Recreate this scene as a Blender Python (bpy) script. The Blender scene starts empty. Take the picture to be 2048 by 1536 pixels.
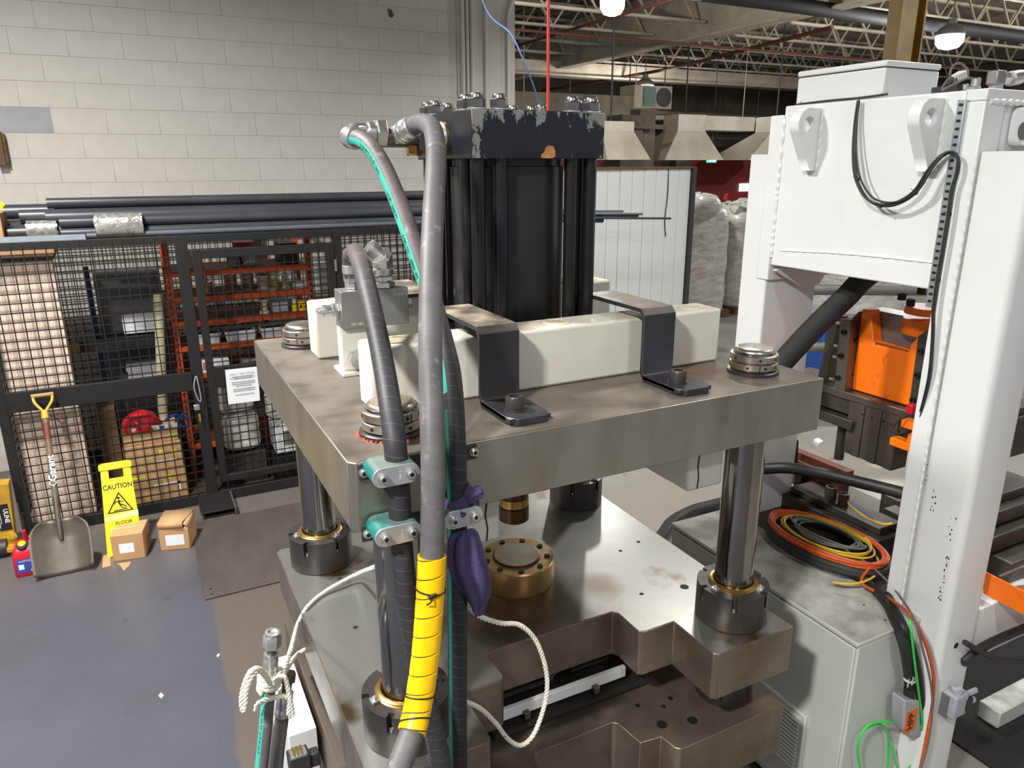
import bpy, bmesh, math, random
from mathutils import Vector, Matrix
random.seed(7)
PI = math.pi
S = bpy.context.scene
COL = S.collection

# ------------------------------------------------------------------ camera
cam_d = bpy.data.cameras.new('camera')
cam_d.sensor_width = 36.0
cam_d.lens = 36.0 * 1476.0 / 2048.0
cam_d.clip_start = 0.05
cam_d.clip_end = 200
cam = bpy.data.objects.new('camera', cam_d)
COL.objects.link(cam)
_p, _r, _y = 0.290275, -0.00327, 0.4694686
fw = Vector((math.sin(_y) * math.cos(_p), math.cos(_y) * math.cos(_p), -math.sin(_p)))
rt = Vector((math.cos(_y), -math.sin(_y), 0))
up = rt.cross(fw)
rt, up = math.cos(_r) * rt + math.sin(_r) * up, -math.sin(_r) * rt + math.cos(_r) * up
cam.matrix_world = Matrix(((rt.x, up.x, -fw.x, 0), (rt.y, up.y, -fw.y, 0), (rt.z, up.z, -fw.z, 2.55), (0, 0, 0, 1)))
S.camera = cam

# ------------------------------------------------------------------ world, exposure
w = bpy.data.worlds.new('world')
S.world = w
w.use_nodes = True
w.node_tree.nodes['Background'].inputs[0].default_value = (0.93, 0.96, 1.0, 1)
w.node_tree.nodes['Background'].inputs[1].default_value = 0.34
S.view_settings.view_transform = 'Standard'
S.view_settings.look = 'None'
S.view_settings.exposure = 0.08
S.view_settings.gamma = 1.0
S.view_settings.use_curve_mapping = False

# ------------------------------------------------------------------ lamp lights: labelled high bays get fittings later, the rest stay unseen without any
LAMPS = [  # x, y, z, power W, radius, spread (None = all round), label
    (-2.2, -0.2, 5.0, 390, 0.22, 2.85, None),
    (1.0, -1.9, 5.0, 60, 0.22, 2.6, None),
    (4.8, 1.6, 5.3, 75, 0.22, 2.3, None),
    (-1.2, 3.6, 5.2, 320, 0.22, 2.6, None),  # unseen lamp added to brighten the block wall
    (4.6, 4.9, 5.3, 90, 0.22, 2.1, None),
    (12.0, 3.5, 5.2, 360, 0.2, None, None),  # unseen lamp added to lift the hall and roof deck
    (20.0, 8.0, 5.2, 560, 0.2, None, None),  # another unseen lamp added to light the far hall
    (7.17, 10.63, 5.0, 330, 0.2, None, 'bright round high bay lamp cut off by the top edge, nearest of the ceiling lamps'),
    (13.91, 18.8, 4.7, 300, 0.26, None, 'bright round high bay lamp hanging above the green unit heater, farthest of the ceiling lamps'),
    (14.71, 10.12, 4.9, 430, 0.26, None, 'yellowish glowing high bay lamp right of the mustard steel column'),
]
for i, (x, y, z, pw, rad, spread, lab) in enumerate(LAMPS):
    ld = bpy.data.lights.new('lamp_light', 'AREA' if spread else 'POINT')
    if spread:
        ld.shape = 'DISK'
        ld.size = rad * 2
        ld.spread = spread
    else:
        ld.shadow_soft_size = rad * 0.7
    ld.energy = pw
    ld.color = (1.0, 0.985, 0.955)
    lo = bpy.data.objects.new('lamp_light', ld)
    lo.location = (x, y, z if spread else z - 0.36)
    COL.objects.link(lo)

# ------------------------------------------------------------------ helpers
def lin(c):
    return tuple(((v / 255) / 12.92 if v / 255 <= 0.04045 else ((v / 255 + 0.055) / 1.055) ** 2.4) for v in c) + (1,)

_mats = {}
def mat(name, rgb, rough=0.5, metal=0.0, rgb2=None, scale=6.0, lo=0.35, hi=0.7, bump=0.0, bscale=60.0,
        stretch=(1, 1, 1), rvar=0.0, spec=0.5, coat=0.0, dust=None, dust_amt=0.6, fine=None):
    if name in _mats:
        return _mats[name]
    m = bpy.data.materials.new(name)
    m.use_nodes = True
    nt = m.node_tree
    N, L = nt.nodes, nt.links
    b = N['Principled BSDF']
    b.inputs['Roughness'].default_value = rough
    b.inputs['Metallic'].default_value = metal
    b.inputs['Specular IOR Level'].default_value = spec
    b.inputs['Coat Weight'].default_value = coat
    tc = N.new('ShaderNodeTexCoord')
    mp = N.new('ShaderNodeMapping')
    mp.inputs['Scale'].default_value = stretch
    L.new(tc.outputs['Object'], mp.inputs[0])
    col = None
    if rgb2 is None:
        rgb2 = tuple(int(v * 0.9) for v in rgb)
    nz = N.new('ShaderNodeTexNoise')
    nz.inputs['Scale'].default_value = scale
    nz.inputs['Detail'].default_value = 6
    nz.inputs['Roughness'].default_value = 0.62
    L.new(mp.outputs[0], nz.inputs[0])
    rp = N.new('ShaderNodeValToRGB')
    rp.color_ramp.elements[0].position = lo
    rp.color_ramp.elements[1].position = hi
    rp.color_ramp.elements[0].color = lin(rgb)
    rp.color_ramp.elements[1].color = lin(rgb2)
    L.new(nz.outputs[0], rp.inputs[0])
    col = rp.outputs[0]
    if fine:
        n2 = N.new('ShaderNodeTexNoise')
        n2.inputs['Scale'].default_value = fine[1]
        n2.inputs['Detail'].default_value = 4
        L.new(mp.outputs[0], n2.inputs[0])
        r2 = N.new('ShaderNodeValToRGB')
        r2.color_ramp.elements[0].position = fine[2]
        r2.color_ramp.elements[1].position = fine[2] + fine[3]
        L.new(n2.outputs[0], r2.inputs[0])
        mx = N.new('ShaderNodeMix')
        mx.data_type = 'RGBA'
        L.new(r2.outputs[0], mx.inputs[0])
        L.new(col, mx.inputs[6])
        mx.inputs[7].default_value = lin(fine[0])
        col = mx.outputs[2]
    if dust:  # dust lying on upward faces
        ge = N.new('ShaderNodeNewGeometry')
        sx = N.new('ShaderNodeSeparateXYZ')
        L.new(ge.outputs['Normal'], sx.inputs[0])
        n3 = N.new('ShaderNodeTexNoise')
        n3.inputs['Scale'].default_value = 9
        n3.inputs['Detail'].default_value = 7
        L.new(tc.outputs['Object'], n3.inputs[0])
        r3 = N.new('ShaderNodeMapRange')
        r3.inputs[1].default_value = 0.35
        r3.inputs[2].default_value = 0.65
        L.new(n3.outputs[0], r3.inputs[0])
        mu = N.new('ShaderNodeMath'); mu.operation = 'MULTIPLY'; mu.use_clamp = True
        r4 = N.new('ShaderNodeMapRange')
        r4.inputs[1].default_value = 0.6
        r4.inputs[2].default_value = 0.95
        r4.inputs[4].default_value = dust_amt
        L.new(sx.outputs[2], r4.inputs[0])
        L.new(r3.outputs[0], mu.inputs[0]); L.new(r4.outputs[0], mu.inputs[1])
        mx = N.new('ShaderNodeMix'); mx.data_type = 'RGBA'
        L.new(mu.outputs[0], mx.inputs[0]); L.new(col, mx.inputs[6])
        mx.inputs[7].default_value = lin(dust)
        col = mx.outputs[2]
        mr = N.new('ShaderNodeMath'); mr.operation = 'MULTIPLY_ADD'
        mr.inputs[1].default_value = 0.35; mr.inputs[2].default_value = rough
        L.new(mu.outputs[0], mr.inputs[0]); L.new(mr.outputs[0], b.inputs['Roughness'])
        if metal > 0:
            mm = N.new('ShaderNodeMath'); mm.operation = 'MULTIPLY_ADD'
            mm.inputs[1].default_value = -metal; mm.inputs[2].default_value = metal
            L.new(mu.outputs[0], mm.inputs[0]); L.new(mm.outputs[0], b.inputs['Metallic'])
    L.new(col, b.inputs['Base Color'])
    if rvar and not dust:
        mr = N.new('ShaderNodeMapRange')
        mr.inputs[3].default_value = max(0.02, rough - rvar)
        mr.inputs[4].default_value = min(1, rough + rvar)
        L.new(nz.outputs[0], mr.inputs[0])
        L.new(mr.outputs[0], b.inputs['Roughness'])
    if bump:
        n4 = N.new('ShaderNodeTexNoise')
        n4.inputs['Scale'].default_value = bscale
        n4.inputs['Detail'].default_value = 4
        L.new(mp.outputs[0], n4.inputs[0])
        bp = N.new('ShaderNodeBump')
        bp.inputs['Strength'].default_value = bump
        bp.inputs['Distance'].default_value = 0.004
        L.new(n4.outputs[0], bp.inputs['Height'])
        L.new(bp.outputs[0], b.inputs['Normal'])
    _mats[name] = m
    return m

def emit(name, rgb, strength):
    m = bpy.data.materials.new(name)
    m.use_nodes = True
    b = m.node_tree.nodes['Principled BSDF']
    b.inputs['Base Color'].default_value = lin(rgb)
    b.inputs['Emission Color'].default_value = lin(rgb)
    b.inputs['Emission Strength'].default_value = strength
    return m

ORG = {}
def tag(o, label=None, cat=None, group=None, kind=None):
    if label: o['label'] = label
    if cat: o['category'] = cat
    if group: o['group'] = group
    if kind: o['kind'] = kind
    return o

def thing(name, label, cat, loc=(0, 0, 0), group=None):
    o = bpy.data.objects.new(name, None)
    o.empty_display_size = 0.1
    COL.objects.link(o)
    o.location = loc
    ORG[o.name] = Vector(loc)
    return tag(o, label, cat, group)

def copytree(o, loc, parent=None, label=None):
    c = o.copy()
    COL.objects.link(c)
    c.parent = parent
    if parent is None:
        c.location = loc
        ORG[c.name] = Vector(loc)
    else:
        ORG[c.name] = ORG[parent.name]
    for ch in list(o.children):
        copytree(ch, None, c)
    if label: c['label'] = label
    return c

class MB:
    """collects vertices and faces, then links them as one mesh object"""
    def __init__(s):
        s.v, s.f, s.uv, s.seam = [], [], {}, set()
    def add(s, vs, fs):
        k = len(s.v)
        s.v += [Vector(p) for p in vs]
        s.f += [[i + k for i in f] for f in fs]
        return s
    def box(s, lo, hi, rot=None, piv=None):
        x0, y0, z0 = lo; x1, y1, z1 = hi
        vs = [Vector(p) for p in ((x0, y0, z0), (x1, y0, z0), (x1, y1, z0), (x0, y1, z0), (x0, y0, z1), (x1, y0, z1), (x1, y1, z1), (x0, y1, z1))]
        if rot is not None:
            c = Vector(piv) if piv is not None else (Vector(lo) + Vector(hi)) / 2
            vs = [c + rot @ (p - c) for p in vs]
        return s.add(vs, [(0, 3, 2, 1), (4, 5, 6, 7), (0, 1, 5, 4), (1, 2, 6, 5), (2, 3, 7, 6), (3, 0, 4, 7)])
    def bar(s, a, b, wx, wy, upv=(0, 0, 1)):
        """rectangular bar from a to b"""
        a, b = Vector(a), Vector(b)
        d = (b - a).normalized()
        u = Vector(upv)
        if abs(d.dot(u)) > 0.98: u = Vector((0, 1, 0))
        x = d.cross(u).normalized(); y = x.cross(d)
        vs = []
        for p in (a, b):
            for sx, sy in ((-1, -1), (1, -1), (1, 1), (-1, 1)):
                vs.append(p + x * sx * wx / 2 + y * sy * wy / 2)
        return s.add(vs, [(3, 2, 1, 0), (4, 5, 6, 7), (0, 1, 5, 4), (1, 2, 6, 5), (2, 3, 7, 6), (3, 0, 4, 7)])
    def lathe(s, base, axis, prof, seg=32, a0=0.0, cap0=True, cap1=True):
        """prof: list of (radius, distance along axis)"""
        base, ax = Vector(base), Vector(axis).normalized()
        u = Vector((0, 0, 1)) if abs(ax.z) < 0.9 else Vector((1, 0, 0))
        x = u.cross(ax).normalized(); y = ax.cross(x)
        k = len(s.v)
        for r, h in prof:
            for i in range(seg):
                a = a0 + 2 * PI * i / seg
                s.v.append(base + ax * h + (x * math.cos(a) + y * math.sin(a)) * r)
        for j in range(len(prof) - 1):
            for i in range(seg):
                i2 = (i + 1) % seg
                s.f.append([k + j * seg + i, k + j * seg + i2, k + (j + 1) * seg + i2, k + (j + 1) * seg + i])
        if cap0: s.f.append([k + i for i in range(seg - 1, -1, -1)])
        n = k + (len(prof) - 1) * seg
        if cap1: s.f.append([n + i for i in range(seg)])
        return s
    def cyl(s, a, b, r, r2=None, seg=24):
        a, b = Vector(a), Vector(b)
        return s.lathe(a, b - a, [(r, 0), (r if r2 is None else r2, (b - a).length)], seg)
    def ring(s, base, axis, r0, r1, h, seg=32, a0=0.0, a1=2 * PI):
        """flat-ended ring or ring sector"""
        base, ax = Vector(base), Vector(axis).normalized()
        u = Vector((0, 0, 1)) if abs(ax.z) < 0.9 else Vector((1, 0, 0))
        x = u.cross(ax).normalized(); y = ax.cross(x)
        full = abs(a1 - a0 - 2 * PI) < 1e-6
        n = seg if full else seg + 1
        k = len(s.v)
        for i in range(n):
            a = a0 + (a1 - a0) * i / seg
            d = x * math.cos(a) + y * math.sin(a)
            for r, hh in ((r0, 0), (r1, 0), (r1, h), (r0, h)):
                s.v.append(base + d * r + ax * hh)
        for i in range(seg):
            p, q = k + 4 * i, k + 4 * ((i + 1) % n)
            for j in range(4):
                j2 = (j + 1) % 4
                s.f.append([p + j, q + j, q + j2, p + j2])
        if not full:
            s.f.append([k, k + 1, k + 2, k + 3])
            e = k + 4 * (n - 1)
            s.f.append([e + 3, e + 2, e + 1, e])
        return s
    def prism(s, pts, z0, z1, plane='xy'):
        n = len(pts)
        def P(p, z):
            return {'xy': (p[0], p[1], z), 'xz': (p[0], z, p[1]), 'yz': (z, p[0], p[1])}[plane]
        return s.add([P(p, z0) for p in pts] + [P(p, z1) for p in pts],
                     [list(range(n))[::-1], list(range(n, 2 * n))] + [(i, (i + 1) % n, n + (i + 1) % n, n + i) for i in range(n)])
    def tube(s, path, r, seg=12, caps=True, rad=None):
        k = len(s.v)
        F = frames(path)
        u = 0.0
        n = len(F)
        for j, (p, t, x, y) in enumerate(F):
            if j: u += (p - F[j - 1][0]).length
            rr = r if rad is None else rad(j / max(1, n - 1), u)
            for i in range(seg):
                a = 2 * PI * i / seg
                s.v.append(p + (x * math.cos(a) + y * math.sin(a)) * rr)
                s.uv[len(s.v) - 1] = (u, i / seg)
        for j in range(n - 1):
            for i in range(seg):
                i2 = (i + 1) % seg
                s.f.append([k + j * seg + i, k + j * seg + i2, k + (j + 1) * seg + i2, k + (j + 1) * seg + i])
                if i2 == 0: s.seam.add(len(s.f) - 1)
        if caps:
            s.f.append([k + i for i in range(seg - 1, -1, -1)])
            s.f.append([k + (n - 1) * seg + i for i in range(seg)])
        return s
    def build(s, name, m, parent=None, label=None, cat=None, group=None, kind=None, bevel=0.0, angle=40, smooth=True, recalc=True, subsurf=0, solid=0):
        off = ORG[parent.name] if parent is not None else Vector((0, 0, 0))
        me = bpy.data.meshes.new(name)
        me.from_pydata([tuple(p - off) for p in s.v], [], s.f)
        if s.uv:
            ul = me.uv_layers.new(name='UVMap')
            buf = []
            for pi, fc in enumerate(s.f):
                for vi in fc:
                    u_, v_ = s.uv.get(vi, (0, 0))
                    buf += [u_, 1.0 if (pi in s.seam and v_ == 0) else v_]
            ul.data.foreach_set('uv', buf)
        if recalc:
            bm = bmesh.new(); bm.from_mesh(me)
            bmesh.ops.recalc_face_normals(bm, faces=bm.faces)
            bm.to_mesh(me); bm.free()
        me.materials.append(m)
        if smooth:
            me.polygons.foreach_set('use_smooth', [True] * len(me.polygons))
            me.set_sharp_from_angle(angle=math.radians(angle))
        o = bpy.data.objects.new(name, me)
        COL.objects.link(o)
        o.parent = parent
        ORG[o.name] = off
        if bevel:
            b = o.modifiers.new('bevel', 'BEVEL')
            b.width = bevel; b.segments = 2; b.limit_method = 'ANGLE'; b.angle_limit = math.radians(40)
        if solid:
            b = o.modifiers.new('solid', 'SOLIDIFY'); b.thickness = solid; b.offset = 0
        if subsurf:
            b = o.modifiers.new('sub', 'SUBSURF'); b.levels = subsurf; b.render_levels = subsurf
        return tag(o, label, cat, group, kind)

def spline(pts, step=0.012):
    """centripetal-ish Catmull-Rom through the points, resampled"""
    P = [Vector(p) for p in pts]
    P = [P[0] * 2 - P[1]] + P + [P[-1] * 2 - P[-2]]
    out = []
    for i in range(1, len(P) - 2):
        a, b, c, d = P[i - 1:i + 3]
        n = max(2, int((c - b).length / step))
        t1 = (c - a) * 0.5; t2 = (d - b) * 0.5
        lim = (c - b).length * 1.3
        if t1.length > lim: t1 = t1.normalized() * lim
        if t2.length > lim: t2 = t2.normalized() * lim
        for k in range(n):
            t = k / n
            out.append(b * (2 * t**3 - 3 * t**2 + 1) + t1 * (t**3 - 2 * t**2 + t) + c * (-2 * t**3 + 3 * t**2) + t2 * (t**3 - t**2))
    out.append(P[-2])
    return out

def frames(path):
    """rotation-minimising frames along a path"""
    P = [Vector(p) for p in path]
    T = []
    for i in range(len(P)):
        d = P[min(i + 1, len(P) - 1)] - P[max(i - 1, 0)]
        T.append(d.normalized() if d.length > 1e-9 else Vector((0, 0, 1)))
    u = Vector((0, 0, 1)) if abs(T[0].z) < 0.9 else Vector((0, 1, 0))
    x = (u - T[0] * u.dot(T[0])).normalized()
    out = []
    for i in range(len(P)):
        if i:
            x = (x - T[i] * x.dot(T[i])).normalized()
        out.append((P[i], T[i], x, T[i].cross(x)))
    return out

_txt = {}
def text_mesh(body, size, bold=0.0):
    k = (body, size, bold)
    if k not in _txt:
        c = bpy.data.curves.new('t', 'FONT')
        c.body = body; c.size = size; c.resolution_u = 3; c.offset = bold * size
        c.align_x = 'CENTER'; c.align_y = 'CENTER'
        o = bpy.data.objects.new('t', c)
        COL.objects.link(o)
        bpy.context.view_layer.update()
        me = bpy.data.meshes.new_from_object(o.evaluated_get(bpy.context.evaluated_depsgraph_get()))
        _txt[k] = ([v.co.copy() for v in me.vertices], [list(p.vertices) for p in me.polygons])
        bpy.data.objects.remove(o); bpy.data.meshes.remove(me)
    return _txt[k]

def text(name, body, size, m, parent, at, right, upv, sx=1.0, off=0.0012, bold=0.0):
    """flat lettering lying on a surface"""
    vs, fs = text_mesh(body, size, bold)
    r, u = Vector(right).normalized(), Vector(upv).normalized()
    n = r.cross(u)
    mb = MB()
    mb.add([Vector(at) + r * v.x * sx + u * v.y + n * off for v in vs], fs)
    return mb.build(name, m, parent, smooth=False, recalc=False)

def text_on_tube(name, body, size, m, parent, path, r, s0, ang, flip=False):
    """lettering wrapped on a hose: runs along it, at the given angle around it"""
    vs, fs = text_mesh(body, size, 0.018)
    F = frames(path)
    cum = [0.0]
    for i in range(1, len(F)): cum.append(cum[-1] + (F[i][0] - F[i - 1][0]).length)
    mb = MB()
    out = []
    for v in vs:
        s = s0 + (-v.x if flip else v.x)
        j = 0
        while j < len(cum) - 2 and cum[j + 1] < s: j += 1
        t = (s - cum[j]) / max(1e-9, cum[j + 1] - cum[j])
        p = F[j][0].lerp(F[j + 1][0], t)
        x, y = F[j][2].lerp(F[j + 1][2], t), F[j][3].lerp(F[j + 1][3], t)
        a = ang(s) + (v.y if not flip else -v.y) / r
        out.append(p + (x * math.cos(a) + y * math.sin(a)) * r)
    mb.add(out, fs)
    return mb.build(name, m, parent, smooth=False, recalc=False)

def hexpts(r, a0=0.0):
    return [(r * math.cos(a0 + i * PI / 3), r * math.sin(a0 + i * PI / 3)) for i in range(6)]

def hexnut(mb, base, axis, r, h, a0=0.0):
    """hex nut with chamfered ends"""
    return mb.lathe(base, axis, [(r * 0.9, 0), (r, h * 0.08), (r, h * 0.88), (r * 0.88, h)], 6, a0)

# ------------------------------------------------------------------ materials
M = {}
M['block'] = mat('painted_block', (214, 210, 202), 0.62, rgb2=(198, 194, 186), scale=3, bump=0.25, bscale=90)
M['mortar'] = mat('painted_mortar', (200, 196, 188), 0.8, bump=0.3, bscale=80)
M['cage'] = mat('black_cage_steel', (17, 16, 17), 0.6, rgb2=(26, 24, 23), scale=8)
M['steel'] = mat('ground_steel', (172, 168, 158), 0.36, 0.85, rgb2=(150, 144, 132), scale=2, bump=0.05, bscale=60, rvar=0.06, stretch=(3, 3, 0.8), fine=((128, 120, 108), 2.2, 0.60, 0.2))
M['steel_top'] = mat('ground_steel_top', (136, 130, 122), 0.42, 0.7, rgb2=(112, 104, 94), scale=4, bump=0.05, bscale=120, dust=(104, 96, 85), dust_amt=0.75, fine=((120, 92, 66), 2.3, 0.60, 0.14))
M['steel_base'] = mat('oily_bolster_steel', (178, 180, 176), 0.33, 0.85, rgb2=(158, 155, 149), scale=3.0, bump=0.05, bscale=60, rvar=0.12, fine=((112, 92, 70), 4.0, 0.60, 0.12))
M['steel_brown'] = mat('brown_lower_steel', (146, 136, 126), 0.34, 0.75, rgb2=(112, 98, 86), scale=4, bump=0.06, bscale=60, rvar=0.1)
M['chrome'] = mat('ground_chrome', (168, 167, 164), 0.13, 1.0, rgb2=(122, 120, 117), scale=5, rvar=0.06, stretch=(1, 1, 0.3))
M['bright'] = mat('bright_turned_steel', (190, 184, 174), 0.34, 0.95, rgb2=(160, 152, 142), scale=14)
M['zinc'] = mat('zinc_plated', (216, 217, 216), 0.3, 0.85, rgb2=(190, 193, 194), scale=25)
M['alu'] = mat('grey_manifold_aluminium', (150, 150, 150), 0.42, 0.6, rgb2=(136, 136, 136), scale=12)
M['alu_light'] = mat('light_clamp_aluminium', (196, 198, 198), 0.35, 0.6)
M['blackpaint'] = mat('black_gloss_paint', (24, 25, 29), 0.34, 0.0, rgb2=(34, 35, 39), scale=5, bump=0.05, bscale=50)
M['tuberod'] = mat('dark_tie_rod', (52, 52, 54), 0.3, 0.7)
M['blacksteel'] = mat('black_oxide_steel', (82, 77, 76), 0.38, 0.6, rgb2=(66, 62, 61), scale=7)
M['strap'] = mat('grey_black_strap', (56, 57, 62), 0.45, 0.2, rgb2=(40, 40, 44), scale=6, dust=(190, 172, 150), dust_amt=0.7)
M['strapd'] = mat('grey_black_strap_clean', (56, 57, 62), 0.45, 0.2, rgb2=(40, 40, 44), scale=6)
M['cream'] = mat('cream_paint', (214, 213, 202), 0.42, rgb2=(204, 202, 190), scale=4, bump=0.12, bscale=25, dust=(176, 160, 132), dust_amt=0.75)
M['white'] = mat('white_machine_paint', (228, 230, 229), 0.34, rgb2=(220, 222, 221), scale=2, bump=0.03, bscale=40)
M['whitebox'] = mat('light_grey_enclosure', (218, 221, 220), 0.4, rgb2=(212, 215, 214), scale=2, bump=0.05, bscale=140)
M['cabinet'] = mat('grey_cabinet_paint', (200, 203, 197), 0.5, rgb2=(192, 195, 189), scale=2, bump=0.06, bscale=160, dust=(120, 116, 106), dust_amt=0.7)
M['orange'] = mat('orange_paint', (252, 122, 4), 0.42, rgb2=(244, 110, 4), scale=5, fine=((196, 84, 10), 18, 0.66, 0.1))
M['orangedark'] = mat('orange_rack_paint', (200, 80, 28), 0.55, rgb2=(176, 66, 24), scale=4)
M['rust'] = mat('dark_red_primer', (112, 52, 34), 0.6)
M['brass'] = mat('brass_bronze', (190, 158, 96), 0.28, 0.9, rgb2=(160, 124, 70), scale=6)
M['bronze'] = mat('oily_bronze_disc', (200, 170, 118), 0.3, 0.75, rgb2=(160, 124, 80), scale=4, rvar=0.1)
M['disc_pad'] = mat('grey_disc_pad', (204, 198, 176), 0.6, 0.0, rgb2=(188, 180, 158), scale=30, bump=0.2, bscale=200)
M['rodbrown'] = mat('brown_rod_end', (92, 58, 42), 0.3, 0.7)
M['hole'] = mat('dark_hole', (14, 13, 13), 0.6)
M['rubber'] = mat('plain_black_rubber', (34, 34, 36), 0.5, rgb2=(44, 43, 43), scale=10)
M['green'] = mat('green_plastic', (22, 118, 112), 0.35, rgb2=(16, 98, 94), scale=8, dust=(120, 118, 108), dust_amt=0.9)
M['teal'] = mat('teal_print', (62, 172, 152), 0.55, rgb2=(54, 160, 142))
M['tealdark'] = mat('dull_teal_print', (16, 104, 92), 0.5)
M['ink'] = mat('black_ink', (20, 20, 22), 0.6)
M['whiteink'] = mat('white_print', (230, 230, 228), 0.6)
M['yellow'] = mat('yellow_wrap', (250, 196, 6), 0.32, rgb2=(246, 188, 4), scale=4, spec=0.4)
M['signyellow'] = mat('yellow_sign_plastic', (246, 220, 20), 0.4, rgb2=(238, 210, 14), scale=3)
M['tie'] = mat('black_cable_tie', (40, 36, 24), 0.5)
M['rope'] = mat('white_rope_fibre', (226, 224, 212), 0.7, rgb2=(206, 202, 186), scale=30, fine=((60, 62, 80), 90, 0.70, 0.05))
M['rag'] = mat('purple_cloth', (82, 72, 116), 0.85, rgb2=(56, 48, 86), scale=8, bump=0.6, bscale=220)
M['card'] = mat('cardboard', (190, 150, 106), 0.75, rgb2=(178, 138, 96), scale=4)
M['cardtape'] = mat('packing_tape', (196, 168, 122), 0.3)
M['paper'] = mat('white_paper', (232, 233, 236), 0.6, rgb2=(226, 227, 230))
M['red'] = mat('red_plastic', (196, 26, 44), 0.35, rgb2=(184, 20, 40))
M['bluelabel'] = mat('blue_label', (58, 74, 168), 0.5)
M['beige'] = mat('beige_ribbed_board', (232, 208, 190), 0.7)
M['wood'] = mat('brown_wood', (112, 84, 58), 0.7, rgb2=(92, 66, 44), scale=5, stretch=(1, 8, 8))
M['pipe'] = mat('grey_black_pipe', (64, 66, 71), 0.36, rgb2=(54, 56, 60), scale=3)
M['pipe2'] = mat('mid_grey_pipe', (92, 97, 106), 0.36)
M['film'] = mat('clear_wrap_film', (214, 212, 206), 0.12, 0.55, rgb2=(130, 126, 118), scale=26, bump=1.0, bscale=70, spec=0.9, lo=0.3, hi=0.75)
M['shovel'] = mat('worn_shovel_steel', (92, 86, 78), 0.45, 0.4, rgb2=(66, 60, 54), scale=5, fine=((176, 168, 156), 6, 0.62, 0.04))
M['shaftwood'] = mat('worn_shovel_shaft', (122, 98, 72), 0.6, rgb2=(96, 72, 54), scale=8, stretch=(1, 1, 0.2))
M['shaftgrey'] = mat('grey_shovel_shaft', (96, 90, 84), 0.5, rgb2=(76, 68, 62), scale=8)
M['jack'] = mat('dirty_yellow_paint', (206, 160, 44), 0.45, rgb2=(150, 112, 40), scale=6)
M['mustard'] = mat('mustard_column_paint', (152, 116, 34), 0.5, rgb2=(118, 88, 26), scale=3)
M['nutsteel'] = mat('plated_nut_steel', (150, 149, 148), 0.28, 0.95, rgb2=(112, 110, 108), scale=14)
M['greybox'] = mat('steel_grey', (120, 120, 118), 0.5, 0.3)
M['dark'] = mat('dark_machine_steel', (92, 86, 80), 0.4, 0.6, rgb2=(66, 60, 56), scale=6)
M['midsteel'] = mat('mid_machine_steel', (122, 116, 108), 0.36, 0.75, rgb2=(96, 88, 80), scale=4)
M['joist'] = mat('off_white_roof_steel', (190, 181, 164), 0.6, rgb2=(156, 146, 128), scale=1.5)
M['deck'] = mat('sooty_roof_deck', (136, 126, 113), 0.8, rgb2=(96, 88, 79), scale=0.5)
M['soot'] = mat('sooty_wall', (104, 96, 84), 0.8, rgb2=(58, 52, 46), scale=0.7)
M['redwall'] = mat('dark_red_wall', (128, 24, 26), 0.6, rgb2=(110, 18, 22), scale=1)
M['hood'] = mat('off_white_duct', (206, 200, 184), 0.5, rgb2=(176, 168, 150), scale=1.2)
M['ductdark'] = mat('dark_duct', (58, 56, 58), 0.6)
M['board'] = mat('white_partition_board', (216, 220, 218), 0.5, rgb2=(208, 212, 210), scale=2)
M['bag'] = mat('white_wrapped_bag', (232, 231, 227), 0.32, rgb2=(176, 170, 160), scale=5, bump=1.0, bscale=9, stretch=(1, 1, 3))
M['sprink'] = mat('red_brown_pipe', (92, 46, 38), 0.7)
M['darkpipe'] = mat('blue_black_pipe', (26, 28, 34), 0.7)
M['redrod'] = mat('red_strap', (206, 60, 52), 0.5)
M['bluerod'] = mat('blue_air_line', (96, 128, 176), 0.5)
M['greenwire'] = mat('green_wire', (60, 214, 84), 0.4)
M['orangehose'] = mat('orange_cable', (214, 96, 40), 0.4, rgb2=(190, 76, 30), scale=40)
M['yellowwire'] = mat('yellow_cable', (226, 190, 40), 0.4)
M['greywire'] = mat('grey_cable', (116, 112, 108), 0.45)
M['conn'] = mat('grey_connector_plastic', (172, 172, 180), 0.4)
M['orangelabel'] = mat('orange_label', (240, 110, 30), 0.5)
M['lug'] = mat('galvanised_channel', (188, 194, 200), 0.35, 0.7)
M['cream_tub'] = mat('cream_plastic', (206, 196, 160), 0.5)
M['greenheat'] = mat('green_heater_enamel', (96, 128, 116), 0.5)
M['matblack'] = mat('dull_black', (24, 23, 22), 0.9)
M['mat'] = mat('brown_checker_plate', (82, 76, 71), 0.65, 0.2, rgb2=(70, 64, 59), scale=5, bump=0.8, bscale=70, stretch=(1, 0.4, 1))
M['debris'] = mat('pale_debris', (226, 206, 200), 0.7)
M['lampglow'] = emit('lamp_glow', (255, 250, 238), 14.0)
M['exitglow'] = emit('exit_glow', (70, 214, 150), 2.2)
M['exitwhite'] = emit('exit_white', (240, 255, 246), 2.2)
M['windowglow'] = emit('daylight_window', (214, 232, 255), 1.8)

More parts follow.
